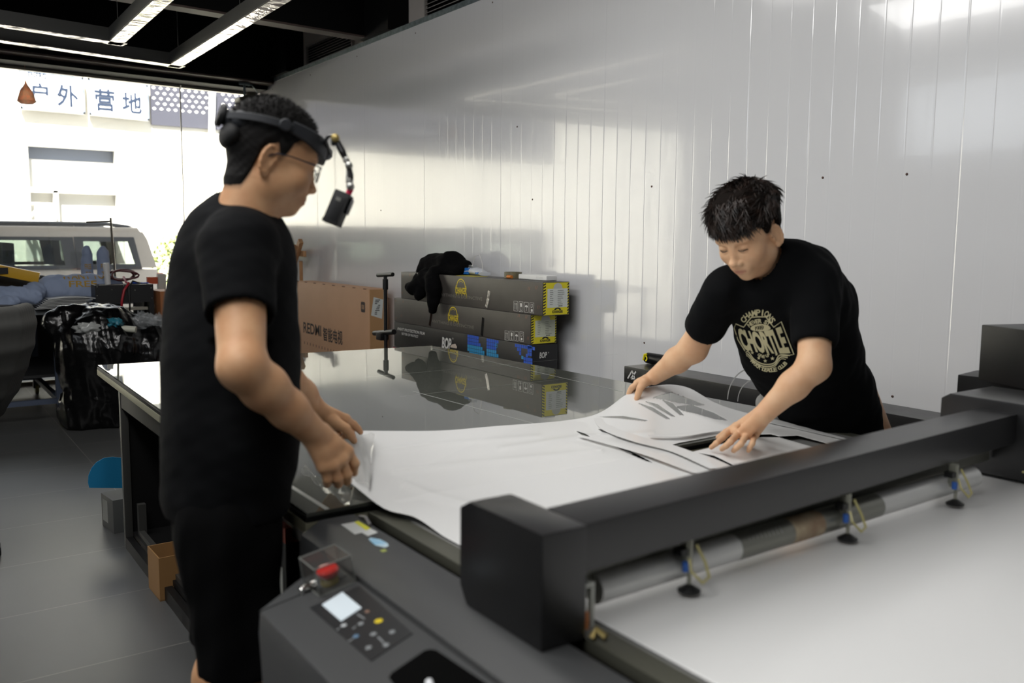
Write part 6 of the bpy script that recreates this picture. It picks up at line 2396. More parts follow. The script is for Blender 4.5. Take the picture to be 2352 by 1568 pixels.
def head_mesh(ear_y=-.012, ear_a=.42, ear_x=.0765, jaw=1.0, lids=0.0, h=.0022, chin_fat=0.0, neck_to=(0, -.075, -.21), neck_r=.060):
    Fd = Field((-.11, -.16, -.25), (.11, .14, .135), h)
    skull(Fd, 0, jaw)
    Fd.ell((0, .062, -.094), (.024, .021, .020), k=.022)                      # chin
    for s in (-1, 1):
        Fd.ell((s * .036, .054, -.034), (.027 + chin_fat, .026, .027), k=.022)       # cheeks
        Fd.ell((s * .046 * jaw, .006, -.062), (.020, .030, .024), k=.025)     # jaw corner
        Fd.ell((s * .030, .074, .018), (.022, .012, .009), k=.014)            # brow
        Fd.ell((s * .031, .090, -.003), (.018, .012, .0125), k=.010, mode='cut')  # socket
        Fd.ell((s * .031, .0735, -.004), (.0165, .0125, .0115), k=.004)         # lid / eye form
        if lids:
            Fd.cone((s * .018, .0855, -.0075), (s * .044, .0815, -.0075), .0012, .0012, .003, mode='cut')
    Fd.cone((0, .082, .006), (0, .0965, -.036), .0065, .0095, .012)             # nose bridge
    Fd.ell((0, .0985, -.041), (.0115, .0125, .0095), k=.008)
    for s in (-1, 1):
        Fd.ell((s * .0125, .091, -.0445), (.0085, .0105, .0075), k=.005)
        Fd.ell((s * .0065, .0965, -.0515), (.0032, .0055, .0025), k=.002, mode='cut')
    Fd.ell((0, .077, -.064), (.030, .013, .022), k=.016)                       # muzzle
    Fd.ell((0, .0865, -.0665), (.0185, .0075, .0050), k=.005)                   # upper lip
    Fd.ell((0, .0855, -.0765), (.0165, .0080, .0058), k=.005)                   # lower lip
    Fd.cone((-.022, .086, -.0718), (.022, .086, -.0718), .0011, .0011, .003, mode='cut')
    Fd.cone((0, .0935, -.0715), (0, .0935, -.0715), .0016, .0016, .003, mode='cut')
    for s in (-1, 1):                                                         # ears
        c = np.array((s * ear_x, ear_y, -.018))
        a = .25
        Re = np.array(Matrix.Rotation(s * ear_a, 3, 'Z') @ Matrix.Rotation(-.18, 3, 'X'))
        Fd.ell(c, (.0075, .0175, .031), Re, k=.006)
        pts = []
        for i in range(11):
            t = math.radians(-110 + i * 28)
            loc = Vector((s * .0055, -.0165 * math.cos(t) * 1.0, .030 * math.sin(t)))
            pts.append(np.array(c) + np.array(Matrix(Re.tolist()) @ loc))
        for p, q in zip(pts, pts[1:]):
            Fd.cone(p, q, .0036, .0036, .003)
        Fd.ell(c + Re @ np.array((s * .0075, .0035, -.002)), (.0050, .0100, .0175), Re, k=.002, mode='cut')
        Fd.ell(c + Re @ np.array((s * .004, .0125, -.006)), (.004, .004, .007), Re, k=.003)
        Fd.ell(c + Re @ np.array((s * .001, .006, -.030)), (.0055, .009, .009), Re, k=.005)
    Fd.cone((0, -.022, -.02), neck_to, neck_r - .006, neck_r, .03, flat=((0, 1, 0), .95))
    if chin_fat:
        Fd.ell((0, .022, -.098), (.036, .034, .018), k=.02)
    V, Q = Fd.mesh()
    V = smooth_mesh(V, Q, 1, .4)
    return V, Q


def hairline1(Y):
    return np.interp(Y, [-.12, -.075, -.055, -.045, -.038, -.010, .000, .006, .014, .022, .034, .050, .10], [-.098, -.092, -.085, -.055, .000, .020, -.004, -.006, .006, .030, .040, .060, .070])


def hairline2(Y):
    return np.interp(Y, [-.12, -.075, -.045, -.034, -.03, -.004, .008, .022, .034, .05, .10], [-.085, -.075, -.06, -.035, .016, .022, -.006, .0, .028, .042, .046])


def hair_cap(line, tside, ttop, h=.0026, clump=0.0, neck_to=(0, -.03, -.21)):
    Fd = Field((-.14, -.17, -.12), (.14, .16, .18), h)
    skull(Fd)
    Fd.cone((0, -.022, -.02), neck_to, .054, .060, .03, flat=((0, 1, 0), .95))
    X, Y, Z = Fd.ax[0][:, None, None], Fd.ax[1][None, :, None], Fd.ax[2][None, None, :]
    ln = line(Y)
    base = np.clip((Z - .02) / .07, 0, 1)
    T = tside + (ttop - tside) * base * base * (3 - 2 * base)
    t = np.minimum((Z - ln) * .30 - .001, T)
    t = np.maximum(t, -.02)
    nz_ = .0006 * vnoise(X, Y, Z, 300, 3) + .0004 * vnoise(X, Y, Z, 500, 4) + clump * np.abs(vnoise(X, Y, Z, 48, 7))
    Fd.F -= (t + nz_ * np.clip(t / .004, 0, 1.5)).astype(np.float32)
    V, Q = Fd.mesh()
    # drop everything lying inside the skull
    keep = V[:, 2] > line(V[:, 1]) + .0005
    V = smooth_mesh(V, Q, 2)
    Q = Q[keep[Q].all(1)]
    used = np.unique(Q)
    mp = np.full(len(V), -1)
    mp[used] = np.arange(len(used))
    return V[used], mp[Q]


def strands(rndm, n_, root_fn, seg, r0, mb):
    for _ in range(n_):
        pts, rr_ = root_fn(rndm)
        mb.tube(pts, [r0 * k for k in rr_], 3, cap=False)


def place(V, C, Rm):
    return V @ Rm.T + np.array(C)[None, :]


def join_parts(parts, name, m_, parent, attrs=None):
    Vs, Qs, o = [], [], 0
    for V, Q in parts:
        Vs.append(V); Qs.append(Q + o); o += len(V)
    return np_mesh(name, np.concatenate(Vs), np.concatenate(Qs), m_, parent)


def set_attr(ob, name, vals):
    a = ob.data.attributes.new(name, 'FLOAT', 'POINT')
    full = np.zeros(len(ob.data.vertices), np.float32)
    full[:len(vals)] = vals
    a.data.foreach_set('value', full)


def limb_field(prims, h, pad=.03, k=.008):
    """prims: (a,b,ra,rb,k)"""
    P_ = np.array([p[0] for p in prims] + [p[1] for p in prims])
    R_ = max(max(p[2], p[3]) for p in prims)
    Fd = Field(P_.min(0) - R_ - pad, P_.max(0) + R_ + pad, h)
    for p in prims:
        Fd.cone(p[0], p[1], p[2], p[3], p[4] if len(p) > 4 else k, flat=p[5] if len(p) > 5 else None)
    return Fd


def hand_prims(W, mcps, fingers, thumb, rs, rw, palm_r=.0125):
    """W wrist point, mcps 4 pts, fingers: list of 4 lists [pip, dip, tip]; thumb list"""
    pr = []
    W = np.array(W)
    mc = [np.array(m_) for m_ in mcps]
    ctr = sum(mc) / 4
    for i, m_ in enumerate(mc):
        w0 = W + (m_ - ctr) * .45
        pr.append((w0, m_, palm_r * 1.05, palm_r * .82, .010))
    for a, b in zip(mc, mc[1:]):
        pr.append((a, b, palm_r * .72, palm_r * .72, .008))
    mid0 = W * .45 + ctr * .55
    pr.append((mid0 + (mc[0] - ctr) * .4, mid0 + (mc[3] - ctr) * .4, palm_r * 1.05, palm_r * 1.05, .01))
    for i, f in enumerate(fingers):
        r = rs[i]
        chain = [mc[i]] + [np.array(p) for p in f]
        rad = [r * 1.12, r * 1.02, r * .92, r * .80]
        for j in range(len(chain) - 1):
            pr.append((chain[j], chain[j + 1], rad[j], rad[j + 1], .0035))
    th = [np.array(p) for p in thumb]
    rad = [palm_r * 1.15, rs[0] * 1.25, rs[0] * 1.12, rs[0] * .92]
    pr.append((W + (th[0] - W) * .3, th[0], palm_r * 1.0, palm_r * 1.0, .01))
    for j in range(len(th) - 1):
        pr.append((th[j], th[j + 1], rad[j], rad[j + 1], .005))
    return pr


def D(x, y, d): return np.array(pd(x, y, d))


def shirt(name, prims, ring_, hem, sleeves, h, parent, m_, disp, k=.035, extra=None):
    P_ = np.array([p[0] for p in prims] + [p[1] for p in prims])
    R_ = max(max(p[2], p[3]) for p in prims)
    Fd = Field(P_.min(0) - R_ * .75 - .02, P_.max(0) + R_ * .75 + .02, h)
    for p in prims:
        Fd.cone(p[0], p[1], p[2], p[3], p[4] if len(p) > 4 and p[4] is not None else k, flat=p[5] if len(p) > 5 else None)
    Fd.disp(disp)
    if extra: extra(Fd)
    # neck hole
    nc_, na_, nr_ = np.array(ring_[0]), np.array(ring_[1]) / np.linalg.norm(ring_[1]), ring_[2]

    def fnk(X, Y, Z):
        u_, v_, w_ = X - nc_[0], Y - nc_[1], Z - nc_[2]
        al = u_ * na_[0] + v_ * na_[1] + w_ * na_[2]
        rad = np.sqrt(np.maximum(u_ ** 2 + v_ ** 2 + w_ ** 2 - al ** 2, 0))
        return np.minimum(np.maximum(-al, rad - nr_ - .008), np.maximum(-al - .03, rad - nr_))
    Fd.put(nc_ - .2, nc_ + .2, fnk, 0, 'cut')
    if hem is not None:
        Fd.cutplane(hem[0], hem[1])
    for (sh, el, t_end, r_s) in sleeves:
        sh, el = np.array(sh), np.array(el)
        dr = (el - sh) / np.linalg.norm(el - sh)
        e_ = sh + (el - sh) * t_end
        # cut cylinder region beyond the sleeve end
        far = e_ + dr * .14

        def fn(X, Y, Z, e_=e_, dr=dr):
            px_, py_, pz_ = X - e_[0], Y - e_[1], Z - e_[2]
            al = px_ * dr[0] + py_ * dr[1] + pz_ * dr[2]
            rad = np.sqrt(np.maximum(px_ ** 2 + py_ ** 2 + pz_ ** 2 - al ** 2, 0))
            return np.maximum(-al, rad - .105)
        Fd.put(e_ - .15, far + .15, fn, 0, 'cut')
        Fd.cone(e_ - dr * .045, e_ + dr * .1, r_s * .72, r_s, 0, mode='cut')
    V, Q = Fd.mesh()
    V = smooth_mesh(V, Q, 1, .5)
    return np_mesh(name, V, Q, m_, parent)


CFh = Vector((CF.x, CF.y, 0)).normalized()
CRh = Vector((CR.x, CR.y, 0)).normalized()
# ------------------------------------------------------------------ MAN 1
m1 = thing('person', (pd(512, 1100, 1.9).x, pd(512, 1100, 1.9).y, 0), 'man with headband, glasses and black T-shirt standing at the left, holding the film edge', 'person')
az = math.radians(27)
f_h = CRh * math.cos(az) + CFh * math.sin(az)
pit = math.radians(17)
f1 = f_h * math.cos(pit) - Vector((0, 0, 1)) * math.sin(pit)
R1 = rotm(f1)
C1 = D(627, 361, 1.86)
HV, HQ = head_mesh(ear_y=-.025, jaw=1.06, chin_fat=.004, neck_to=(0, -.022, -.145))
S1 = .955
HVw = place(HV * S1, C1, R1)
# arms
sR, eR, wR = D(548, 592, 1.765), D(556, 842, 1.64), D(728, 1000, 1.80)
hR = hand_prims(wR, [D(797, 1036, 1.84), D(784, 1056, 1.825), D(764, 1069, 1.81), D(743, 1072, 1.80)],
                [[D(815, 1064, 1.85), D(812, 1084, 1.875), D(798, 1086, 1.89)],
                 [D(798, 1090, 1.835), D(797, 1104, 1.86), D(786, 1100, 1.88)],
                 [D(776, 1099, 1.82), D(777, 1111, 1.845), D(770, 1104, 1.865)],
                 [D(752, 1101, 1.81), D(752, 1110, 1.83), D(748, 1104, 1.85)]],
                [D(765, 1018, 1.86), D(795, 1042, 1.89), D(808, 1068, 1.90)], [.0100, .0103, .0098, .0088], .03, .0165)
armR = [(sR, eR, .054, .0425, .02), (eR, eR * .72 + wR * .28, .042, .0425, .02), (eR * .72 + wR * .28, eR * .4 + wR * .6, .0425, .036, .02), (eR * .4 + wR * .6, wR, .036, .0275, .02)] + hR
Fa = limb_field(armR, .0030)
VaR, QaR = Fa.mesh()
VaR = smooth_mesh(VaR, QaR, 1, .4)
sL, eL, wL = D(600, 600, 2.12), D(640, 850, 2.10), D(726, 940, 2.25)
hL = hand_prims(wL, [D(794, 962, 2.29), D(790, 968, 2.32), D(780, 974, 2.345), D(768, 978, 2.365)],
                [[D(812, 974, 2.31), D(822, 984, 2.32), D(828, 992, 2.325)],
                 [D(806, 986, 2.335), D(806, 998, 2.33), D(798, 1002, 2.32)],
                 [D(795, 990, 2.36), D(796, 1000, 2.35), D(788, 1004, 2.34)],
                 [D(782, 992, 2.38), D(783, 1000, 2.37), D(777, 1003, 2.36)]],
                [D(762, 966, 2.25), D(795, 984, 2.25), D(806, 1000, 2.26), D(813, 1012, 2.27)], [.0095, .0098, .0092, .0082], .028, .0155)
armL = [(sL, eL, .052, .044, .02), (eL, eL * .4 + wL * .6, .043, .035, .02), (eL * .4 + wL * .6, wL, .035, .027, .02)] + hL
Fa = limb_field(armL, .0030)
VaL, QaL = Fa.mesh()
VaL = smooth_mesh(VaL, QaL, 1, .4)
# trunk + legs (mostly under the clothes)
fx1 = np.array(f_h)
hipR, hipL = D(520, 1120, 1.83), D(520, 1120, 2.00)
zk = .43
kR = np.array((hipR[0] + .02, hipR[1] - .0, zk)); kL = np.array((hipL[0] + .0, hipL[1] + .0, zk))
aR = np.array((kR[0] - .03, kR[1], .09)); aL = np.array((kL[0] - .07, kL[1] + .02, .09))
trunk = [(D(541, 700, 1.93), D(530, 900, 1.92), .12, .13, .03, (fx1, 1.35)), (D(530, 900, 1.92), D(515, 1120, 1.92), .14, .15, .03, (fx1, 1.3)),
         (hipR, kR, .085, .058, .03), (hipL, kL, .085, .058, .03), (kR, (kR * .62 + aR * .38), .055, .056, .02), ((kR * .62 + aR * .38), aR, .056, .036, .02),
         (kL, (kL * .62 + aL * .38), .055, .056, .02), ((kL * .62 + aL * .38), aL, .056, .036, .02), (sR * .75 + sL * .25 - np.array((0, 0, .03)), sL * .75 + sR * .25 - np.array((0, 0, .03)), .045, .045, .02), (np.array(C1) + R1 @ np.array((0, -.028, -.14)), D(548, 575, 1.93), .045, .055, .02)]
Ft = limb_field(trunk, .008)
Vt, Qt = Ft.mesh()
body1 = join_parts([(HVw, HQ), (VaR, QaR), (VaL, QaL), (Vt, Qt)], 'body', skin1, m1)
lipv = np.exp(-(((HV[:, 0]) / .024) ** 4 + ((HV[:, 1] - .088) / .012) ** 4 + ((HV[:, 2] + .0725) / .0085) ** 4))
set_attr(body1, 'lip', lipv * .8)
dist_line = HV[:, 2] - hairline1(HV[:, 1])
fade1 = np.clip((dist_line + .012) / .02, 0, 1) * (HV[:, 2] > -.11) * .85 * (np.abs(HV[:, 0]) < .0795)
set_attr(body1, 'fade', fade1)
# hair
CV, CQ = hair_cap(hairline1, .0055, .009)
hair1 = np_mesh('hair', place(CV * S1, C1, R1), CQ, hair_m, m1)
rr = random.Random(11)
hm = MB()
nrm_src = CV
top_idx = [i for i in range(0, len(CV), 3) if CV[i, 2] > .055]
for _ in range(2600):
    i = rr.choice(top_idx)
    p = CV[i]
    nn_ = np.array((p[0] / .08 ** 2, (p[1] + .014) / .1 ** 2, (p[2] - .03) / .09 ** 2))
    nn_ /= np.linalg.norm(nn_)
    d = nn_ + np.array((rr.uniform(-.4, .4), rr.uniform(-.1, .7), rr.uniform(-.1, .3)))
    d /= np.linalg.norm(d)
    L_ = rr.uniform(.004, .009)
    p0 = p - nn_ * .004
    hm.tube([Vector(place(q_[None, :] * S1, C1, R1)[0]) for q_ in (p0, p0 + d * (L_ * .6 + .004), p0 + d * (L_ + .004) + np.array((0, .001, 0)))], [.0007, .0005, .0001], 3, cap=False)
hs = hm.build('hair_strands', hair_m, hair1)
hs['kind'] = 'stuff'


def loc1(*p): return Vector(place(np.array([p], float) * S1, C1, R1)[0])


# eyes, brows
for s in (-1, 1):
    MB().lathe([(.0118 * math.sin(a), -.0118 * math.cos(a)) for a in [math.pi * i / 10 + 1e-3 for i in range(10)] + [math.pi - 1e-3]], loc1(s * .031, .0725, -.005), 16).build('eye', mat('eye_white', (210, 204, 196), rough=.15), body1, smooth=True)
    MB().tube([loc1(s * .014, .0865, .016), loc1(s * .030, .0865, .0215), loc1(s * .047, .0735, .017)], [.0030, .0036, .0015], 6).build('eyebrow', brow_m, body1, smooth=True)
    MB().tube([loc1(s * .019, .0865, -.004), loc1(s * .031, .0875, -.0035), loc1(s * .044, .0810, -.007)], [.0011, .0013, .0009], 6).build('eyelashes', brow_m, body1, smooth=True)
# glasses
gl = thing('glasses', tuple(loc1(0, .1, -.01)), 'thin dark framed glasses worn by the man with the headband', 'glasses')
fm1 = mat('glasses_frame', (34, 40, 56), rough=.3, metal=.4)
for s in (-1, 1):
    cx = s * .034
    pts = []
    for i in range(25):
        t = 2 * math.pi * i / 24
        ct, st_ = math.cos(t), math.sin(t)
        x = .0255 * (abs(ct) ** .7) * (1 if ct > 0 else -1)
        z = .0175 * (abs(st_) ** .7) * (1 if st_ > 0 else -1)
        pts.append(loc1(cx + x, .103 - abs(cx + x) * .16, -.009 + z))
    MB().tube(pts, .0011, 6, cap=False).build('rim', fm1, gl, smooth=True)
    MB().add(pts[:-1], [tuple(range(24))]).build('lens', thin_glass('lens_glass', (.96, .97, .97)), gl)
    MB().tube([loc1(s * .0605, .0935, .003), loc1(s * .074, .082, .003), loc1(s * .0805, .02, .0025), loc1(s * .081, -.008, -.001), loc1(s * .080, -.03, -.016)], [.0016, .0016, .0013, .0013, .0013], 6).build('temple', fm1, gl, smooth=True)
MB().tube([loc1(-.010, .1015, -.004), loc1(0, .1045, -.001), loc1(.010, .1015, -.004)], .0011, 6).build('bridge', fm1, gl, smooth=True)

# headband with camera arm
hbm = mat('headband_grey', (36, 38, 42), rough=.55, spec=.35)
hbd = thing('headband', tuple(loc1(0, 0, .05)), 'dark grey head strap with rear dial and front mount worn by the first man', 'head strap')


def band_pt(t, off=0.0, dz=0.0):
    """t: angle around the head, 0 = front, + = subject's right"""
    x = (.0865 + off) * math.sin(t)
    y = -.008 + (.1075 + off) * math.cos(t)
    # strap plane: forehead low, back high
    z = .058 - .95 * (y + .01) ** 2
    return (x, y, z + dz)


def band(t0, t1, hfun, name, off=.006, thick=.005, n_=40, parent=None):
    vs, fs = [], []
    for i in range(n_ + 1):
        t = t0 + (t1 - t0) * i / n_
        w, dz, oo = hfun(t)
        for (o_, z_) in ((off + oo, dz - w), (off + oo + thick, dz - w * .8), (off + oo + thick, dz + w * .8), (off + oo, dz + w)):
            vs.append(loc1(*band_pt(t, o_, z_)))
    for i in range(n_):
        for j in range(4):
            fs.append((i * 4 + j, i * 4 + (j + 1) % 4, i * 4 + 4 + (j + 1) % 4, i * 4 + 4 + j))
    fs += [(3, 2, 1, 0), (n_ * 4, n_ * 4 + 1, n_ * 4 + 2, n_ * 4 + 3)]
    return MB().add(vs, fs).build(name, hbm, parent or hbd, smooth=True, angle=50)


for s in (-1, 1):
    band(s * 0.0, s * math.radians(84), lambda t: (.0135 + .0085 * math.cos(t * 1.1), -.004 + .004 * abs(t), -.001), 'front_pad')
    band(s * math.radians(82), s * math.radians(160), lambda t: (.0085, .0 + 0, .0), 'side_strap')
    c = loc1(*band_pt(s * math.radians(92), .012, .0))
    ax_ = (loc1(*band_pt(s * math.radians(92), .03, .0)) - c).normalized()
    MB().lathe([(.0125, 0), (.0125, .004), (.010, .0065), (.0004, .0068)], c, 20, axis=ax_).build('side_pivot', hbm, hbd, smooth=True)
Fd = Field((-.10, -.18, -.04), (.10, -.03, .12), .003)
Fd.cone((-.040, -.090, .045), (.040, -.090, .045), .021, .021, .01)
Fd.ell((0, -.104, .046), (.028, .022, .022), k=.01)
V, Q = Fd.mesh()
np_mesh('rear_housing', place(V * S1, C1, R1), Q, hbm, hbd)
c = loc1(0, -.122, .048)
axd = (loc1(0, -.14, .049) - c).normalized()
MB().lathe([(.016, -.004), (.024, 0), (.025, .006), (.023, .010), (.0004, .0105)], c, 24, axis=axd).build('rear_dial', mat('dial_dark', (22, 23, 25), rough=.5), hbd, smooth=True, angle=40)
Fd = Field((-.09, -.15, -.05), (.09, -.02, .06), .003)
Fd.ell((0, -.098, .014), (.060, .022, .030), k=0)
V, Q = Fd.mesh()
np_mesh('rear_pad', place(V * S1, C1, R1), Q, mat('pad_black', (15, 15, 16), rough=.8), hbd)
# front mount
MB().lathe([(.014, 0), (.014, .007), (.010, .013), (.0004, .0135)], loc1(0, .107, .048), 20, axis=Vector(f1)).build('front_joint', mat('joint_grey', (74, 78, 84), rough=.4), hbd, smooth=True, angle=40)
MB().lathe([(.017, -.003), (.017, .0)], loc1(0, .109, .036), 18, axis=Vector(f1)).build('mount_plate', black_plastic, hbd)
DA = 1.84
arm_m = mat('arm_black', (18, 18, 18), rough=.3)
ca = thing('camera_arm', tuple(D(770, 320, DA)), 'jointed black arm with silver and brass joints curving down from the head strap', 'camera arm')
def seg(p0, p1, r0, r1, name, m_=arm_m, n_=10): return MB().tube([Vector(p0), Vector(p1)], [r0, r1], n_).build(name, m_, ca, smooth=True, angle=45)
MB().tube([loc1(0, .121, .046), Vector(D(748, 322, DA)), Vector(D(754, 313, DA)), Vector(D(766, 311, DA)), Vector(D(772, 318, DA))], .0038, 10).build('hook', arm_m, ca, smooth=True)
for (x, y, r, mm) in ((772, 319, .0085, brass), (803, 381, .0075, steel), (806, 429, .0080, steel), (797, 370, .0065, steel), (804, 418, .0065, steel)):
    c = Vector(D(x, y, DA)) - CF * .008
    MB().lathe([(r, -.006), (r, .004), (r * .7, .006), (.0004, .0062)], c, 16, axis=-CF).build('joint', mm, ca, smooth=True, angle=40)
seg(D(773, 322, DA), D(787, 350, DA), .0062, .0075, 'upper_link')
seg(D(787, 350, DA), D(798, 374, DA), .0070, .0045, 'upper_link')
seg(D(801, 384, DA), D(806, 404, DA), .0058, .0058, 'middle_link')
seg(D(806, 404, DA), D(805, 427, DA), .0058, .0048, 'middle_link')
seg(D(798, 386, DA), D(796, 420, DA), .0022, .0022, 'spring_rod', mat('rod_clear', (190, 190, 186), rough=.2, metal=.5))
seg(D(806, 432, DA), D(800, 446, DA), .0066, .0062, 'red_knuckle', mat('knuckle_red', (206, 26, 74), rough=.35))
seg(D(766, 322, DA + .01), D(765, 334, DA + .01), .005, .004, 'thumb_screw')
# action camera
ac = thing('action_camera', tuple(D(777, 480, DA)), 'small black action camera hanging from the jointed arm', 'camera')
cc = Vector(D(777, 479, DA))
lx = (Vector(D(762, 517, DA)) - Vector(D(794, 441, DA)))
ly_ = lx.normalized()
lz_ = CF.copy()
ln_ = ly_.cross(lz_).normalized()
lz_ = ln_.cross(ly_).normalized()
Mx = Matrix((ln_, ly_, lz_)).transposed().to_4x4()
Mx.translation = cc
hw, hl, hd_ = .017, .035, .022
MB().box((-hw, -hl, -hd_), (hw, hl, hd_), 0, Mx).build('camera_body', mat('camera_black', (14, 14, 15), rough=.5), ac, bevel=.004)
MB().box((-hw + .003, -hl + .012, -hd_ - .0012), (hw - .006, hl - .008, -hd_ - .0001), 0, Mx).build('side_cover', mat('cover_black', (24, 24, 25), rough=.35), ac, bevel=.001)
MB().box((-hw + .010, -hl + .015, -hd_ - .0022), (hw - .014, -hl + .022, -hd_ - .0013), 0, Mx).build('camera_badge', mat('badge_grey', (110, 110, 104), rough=.4), ac)
MB().box((hw, -hl + .006, -.014), (hw + .005, hl - .03, .014), 0, Mx).build('lens_block', mat('lens_black', (10, 12, 18), rough=.15), ac, bevel=.002)
MB().box((-hw - .0015, hl - .008, -.018), (-hw + .006, hl + .001, .018), 0, Mx).build('edge_trim', mat('trim_grey', (96, 96, 92), rough=.4), ac, bevel=.001)

# T-shirt
fxn = np.array(f_h)
tp1 = [(D(541, 640, 1.93), D(532, 820, 1.92), .172, .178, .05, (fxn, 1.36)),
       (D(532, 820, 1.92), D(530, 980, 1.91), .178, .176, .05, (fxn, 1.30)),
       (D(534, 980, 1.91), D(518, 1135, 1.91), .176, .172, .05, (fxn, 1.32)),
       (D(553, 560, 1.79), D(585, 568, 2.08), .070, .070, .06),
       (D(556, 506, 1.885), D(552, 560, 1.93), .066, .10, .04),
       (D(516, 545, 1.90), D(500, 700, 1.93), .075, .10, .05),
       (sR + np.array((0, 0, .012)), sR * .50 + eR * .50, .074, .068, .03),
       (sL + np.array((0, 0, .012)), sL * .6 + eL * .4, .070, .064, .03)]
ctr1 = D(530, 900, 1.92)


def disp1(X, Y, Z):
    zz = np.clip((1.15 - Z) / .5, 0, 1)
    return .0045 * vnoise(X, Y, Z * .35, 42, 61) * zz + .0035 * vnoise(X * .6, Y * .6, Z * 1.4, 34, 62) + .0015 * vnoise(X, Y, Z, 90, 63)


nkc = np.array(C1) + R1 @ np.array((0, -.060, -.150))
nkd = np.array(C1) + R1 @ np.array((0, -.045, -.06))
NC1, NA1 = D(566, 490, 1.885), np.array(f_h) * .50 + np.array((0, 0, .86))
tee1 = shirt('t_shirt', tp1, (NC1, NA1, .060), (D(510, 1168, 1.91), (0, 0, -1)),
             [(sR, eR, .55, .070), (sL, eL, .46, .066)], .0055, m1, tee_m, disp1)
# collar rib
def rib(c, ax, rx, r, name, parent, m_, fwd, ry=None):
    ax = Vector(ax).normalized()
    a = Vector(fwd) - ax * Vector(fwd).dot(ax)
    a.normalize()
    b = ax.cross(a)
    pts = [Vector(c) + a * (ry or rx) * math.cos(2 * math.pi * i / 36) + b * rx * math.sin(2 * math.pi * i / 36) for i in range(37)]
    return MB().tube(pts, r, 8, cap=False).build(name, m_, parent, smooth=True, angle=None)


rib(NC1, NA1, .0625, .0055, 'collar', tee1, tee_m, f_h)
# shorts
sp1 = [(D(515, 1120, 1.91), D(520, 1200, 1.91), .155, .150, .05, (fxn, 1.35)),
       (D(522, 1190, 1.84), np.array((kR[0], kR[1], .40)), .092, .090, .05), (D(535, 1190, 2.0), np.array((kL[0] + .0, kL[1], .38)), .090, .088, .05)]
Fs = limb_field(sp1, .008, pad=.05, k=.05)
Fs.disp(lambda X, Y, Z: .006 * vnoise(X, Y, Z * .25, 36, 71) + .003 * vnoise(X, Y, Z * .6, 70, 72))
zh = pd(520, 1556, 1.84).z
Fs.cutplane((0, 0, zh), (0, 0, -1))
V, Q = Fs.mesh()
V = smooth_mesh(V, Q, 1)
np_mesh('shorts', V, Q, short_m, m1)
for a in (aR, aL):
    Fd = Field((a[0] - .12, a[1] - .08, 0), (a[0] + .24, a[1] + .08, .14), .006)
    Fd.cone((a[0] - .03, a[1], .045), (a[0] + .15, a[1], .036), .045, .038, .02)
    Fd.cone((a[0], a[1], .05), (a[0], a[1], .10), .045, .042, .02)
    Fd.cutplane((0, 0, .004), (0, 0, -1))
    V, Q = Fd.mesh()
    V[:, 2] = np.maximum(V[:, 2], .001)
    np_mesh('shoe', V, Q, black_plastic, m1)

# ------------------------------------------------------------------ MAN 2
hp2 = D(1905, 960, 2.98)
m2 = thing('person', (hp2[0], hp2[1], 0), 'young man with tousled dark hair in a printed black T-shirt bending over the film', 'person')
v_h = Vector(ray(1700, 540)); v_h.z = 0; v_h.normalize()
r_h = Vector((v_h.y, -v_h.x, 0))
a2 = math.radians(33)
f2h = (-v_h) * math.cos(a2) - r_h * math.sin(a2)
p2 = math.radians(31)
f2 = f2h * math.cos(p2) - Vector((0, 0, 1)) * math.sin(p2)
R2 = rotm(f2, roll=math.radians(4))
C2 = D(1717, 533, 2.53)
NC2 = D(1757, 630, 2.61)
nb_ = R2.T @ (NC2 - np.array(C2)) / 1.03
nb_ = nb_ * 1.35
HV2, HQ2 = head_mesh(ear_a=.30, ear_x=.0745, jaw=1.0, lids=1.0, chin_fat=.002, neck_to=tuple(nb_), neck_r=.056)
HV2 = HV2 * 1.03
HV2w = place(HV2, C2, R2)


def loc2(*p): return Vector(place(np.array([p], float) * 1.03, C2, R2)[0])


s2R, e2R, w2R = D(1662, 668, 2.64), D(1592, 800, 2.80), D(1502, 866, 2.96)
h2R = hand_prims(w2R, [D(1469, 876, 2.965), D(1464, 880, 2.99), D(1462, 884, 3.01), D(1464, 888, 3.03)],
                 [[D(1452, 889, 2.975), D(1446, 899, 2.985), D(1442, 909, 2.99)],
                  [D(1449, 894, 3.0), D(1447, 904, 3.01), D(1448, 913, 3.01)],
                  [D(1450, 899, 3.02), D(1450, 909, 3.03), D(1454, 915, 3.03)],
                  [D(1455, 901, 3.04), D(1455, 909, 3.05), D(1458, 914, 3.05)]],
                 [D(1480, 876, 2.94), D(1470, 892, 2.935), D(1466, 904, 2.935), D(1462, 915, 2.935)], [.0092, .0095, .009, .008], .027, .0145)
arm2R = [(s2R, e2R, .050, .044, .02), (e2R, e2R * .6 + w2R * .4, .043, .039, .02), (e2R * .6 + w2R * .4, w2R, .039, .026, .02)] + h2R
Fa = limb_field(arm2R, .0030)
Va2R, Qa2R = Fa.mesh()
Va2R = smooth_mesh(Va2R, Qa2R, 1, .4)
s2L, e2L, w2L = D(1872, 652, 2.54), D(1870, 840, 2.43), D(1752, 952, 2.465)
fz = .727
def T2(x, y, z): return np.array(pz(x, y, z))
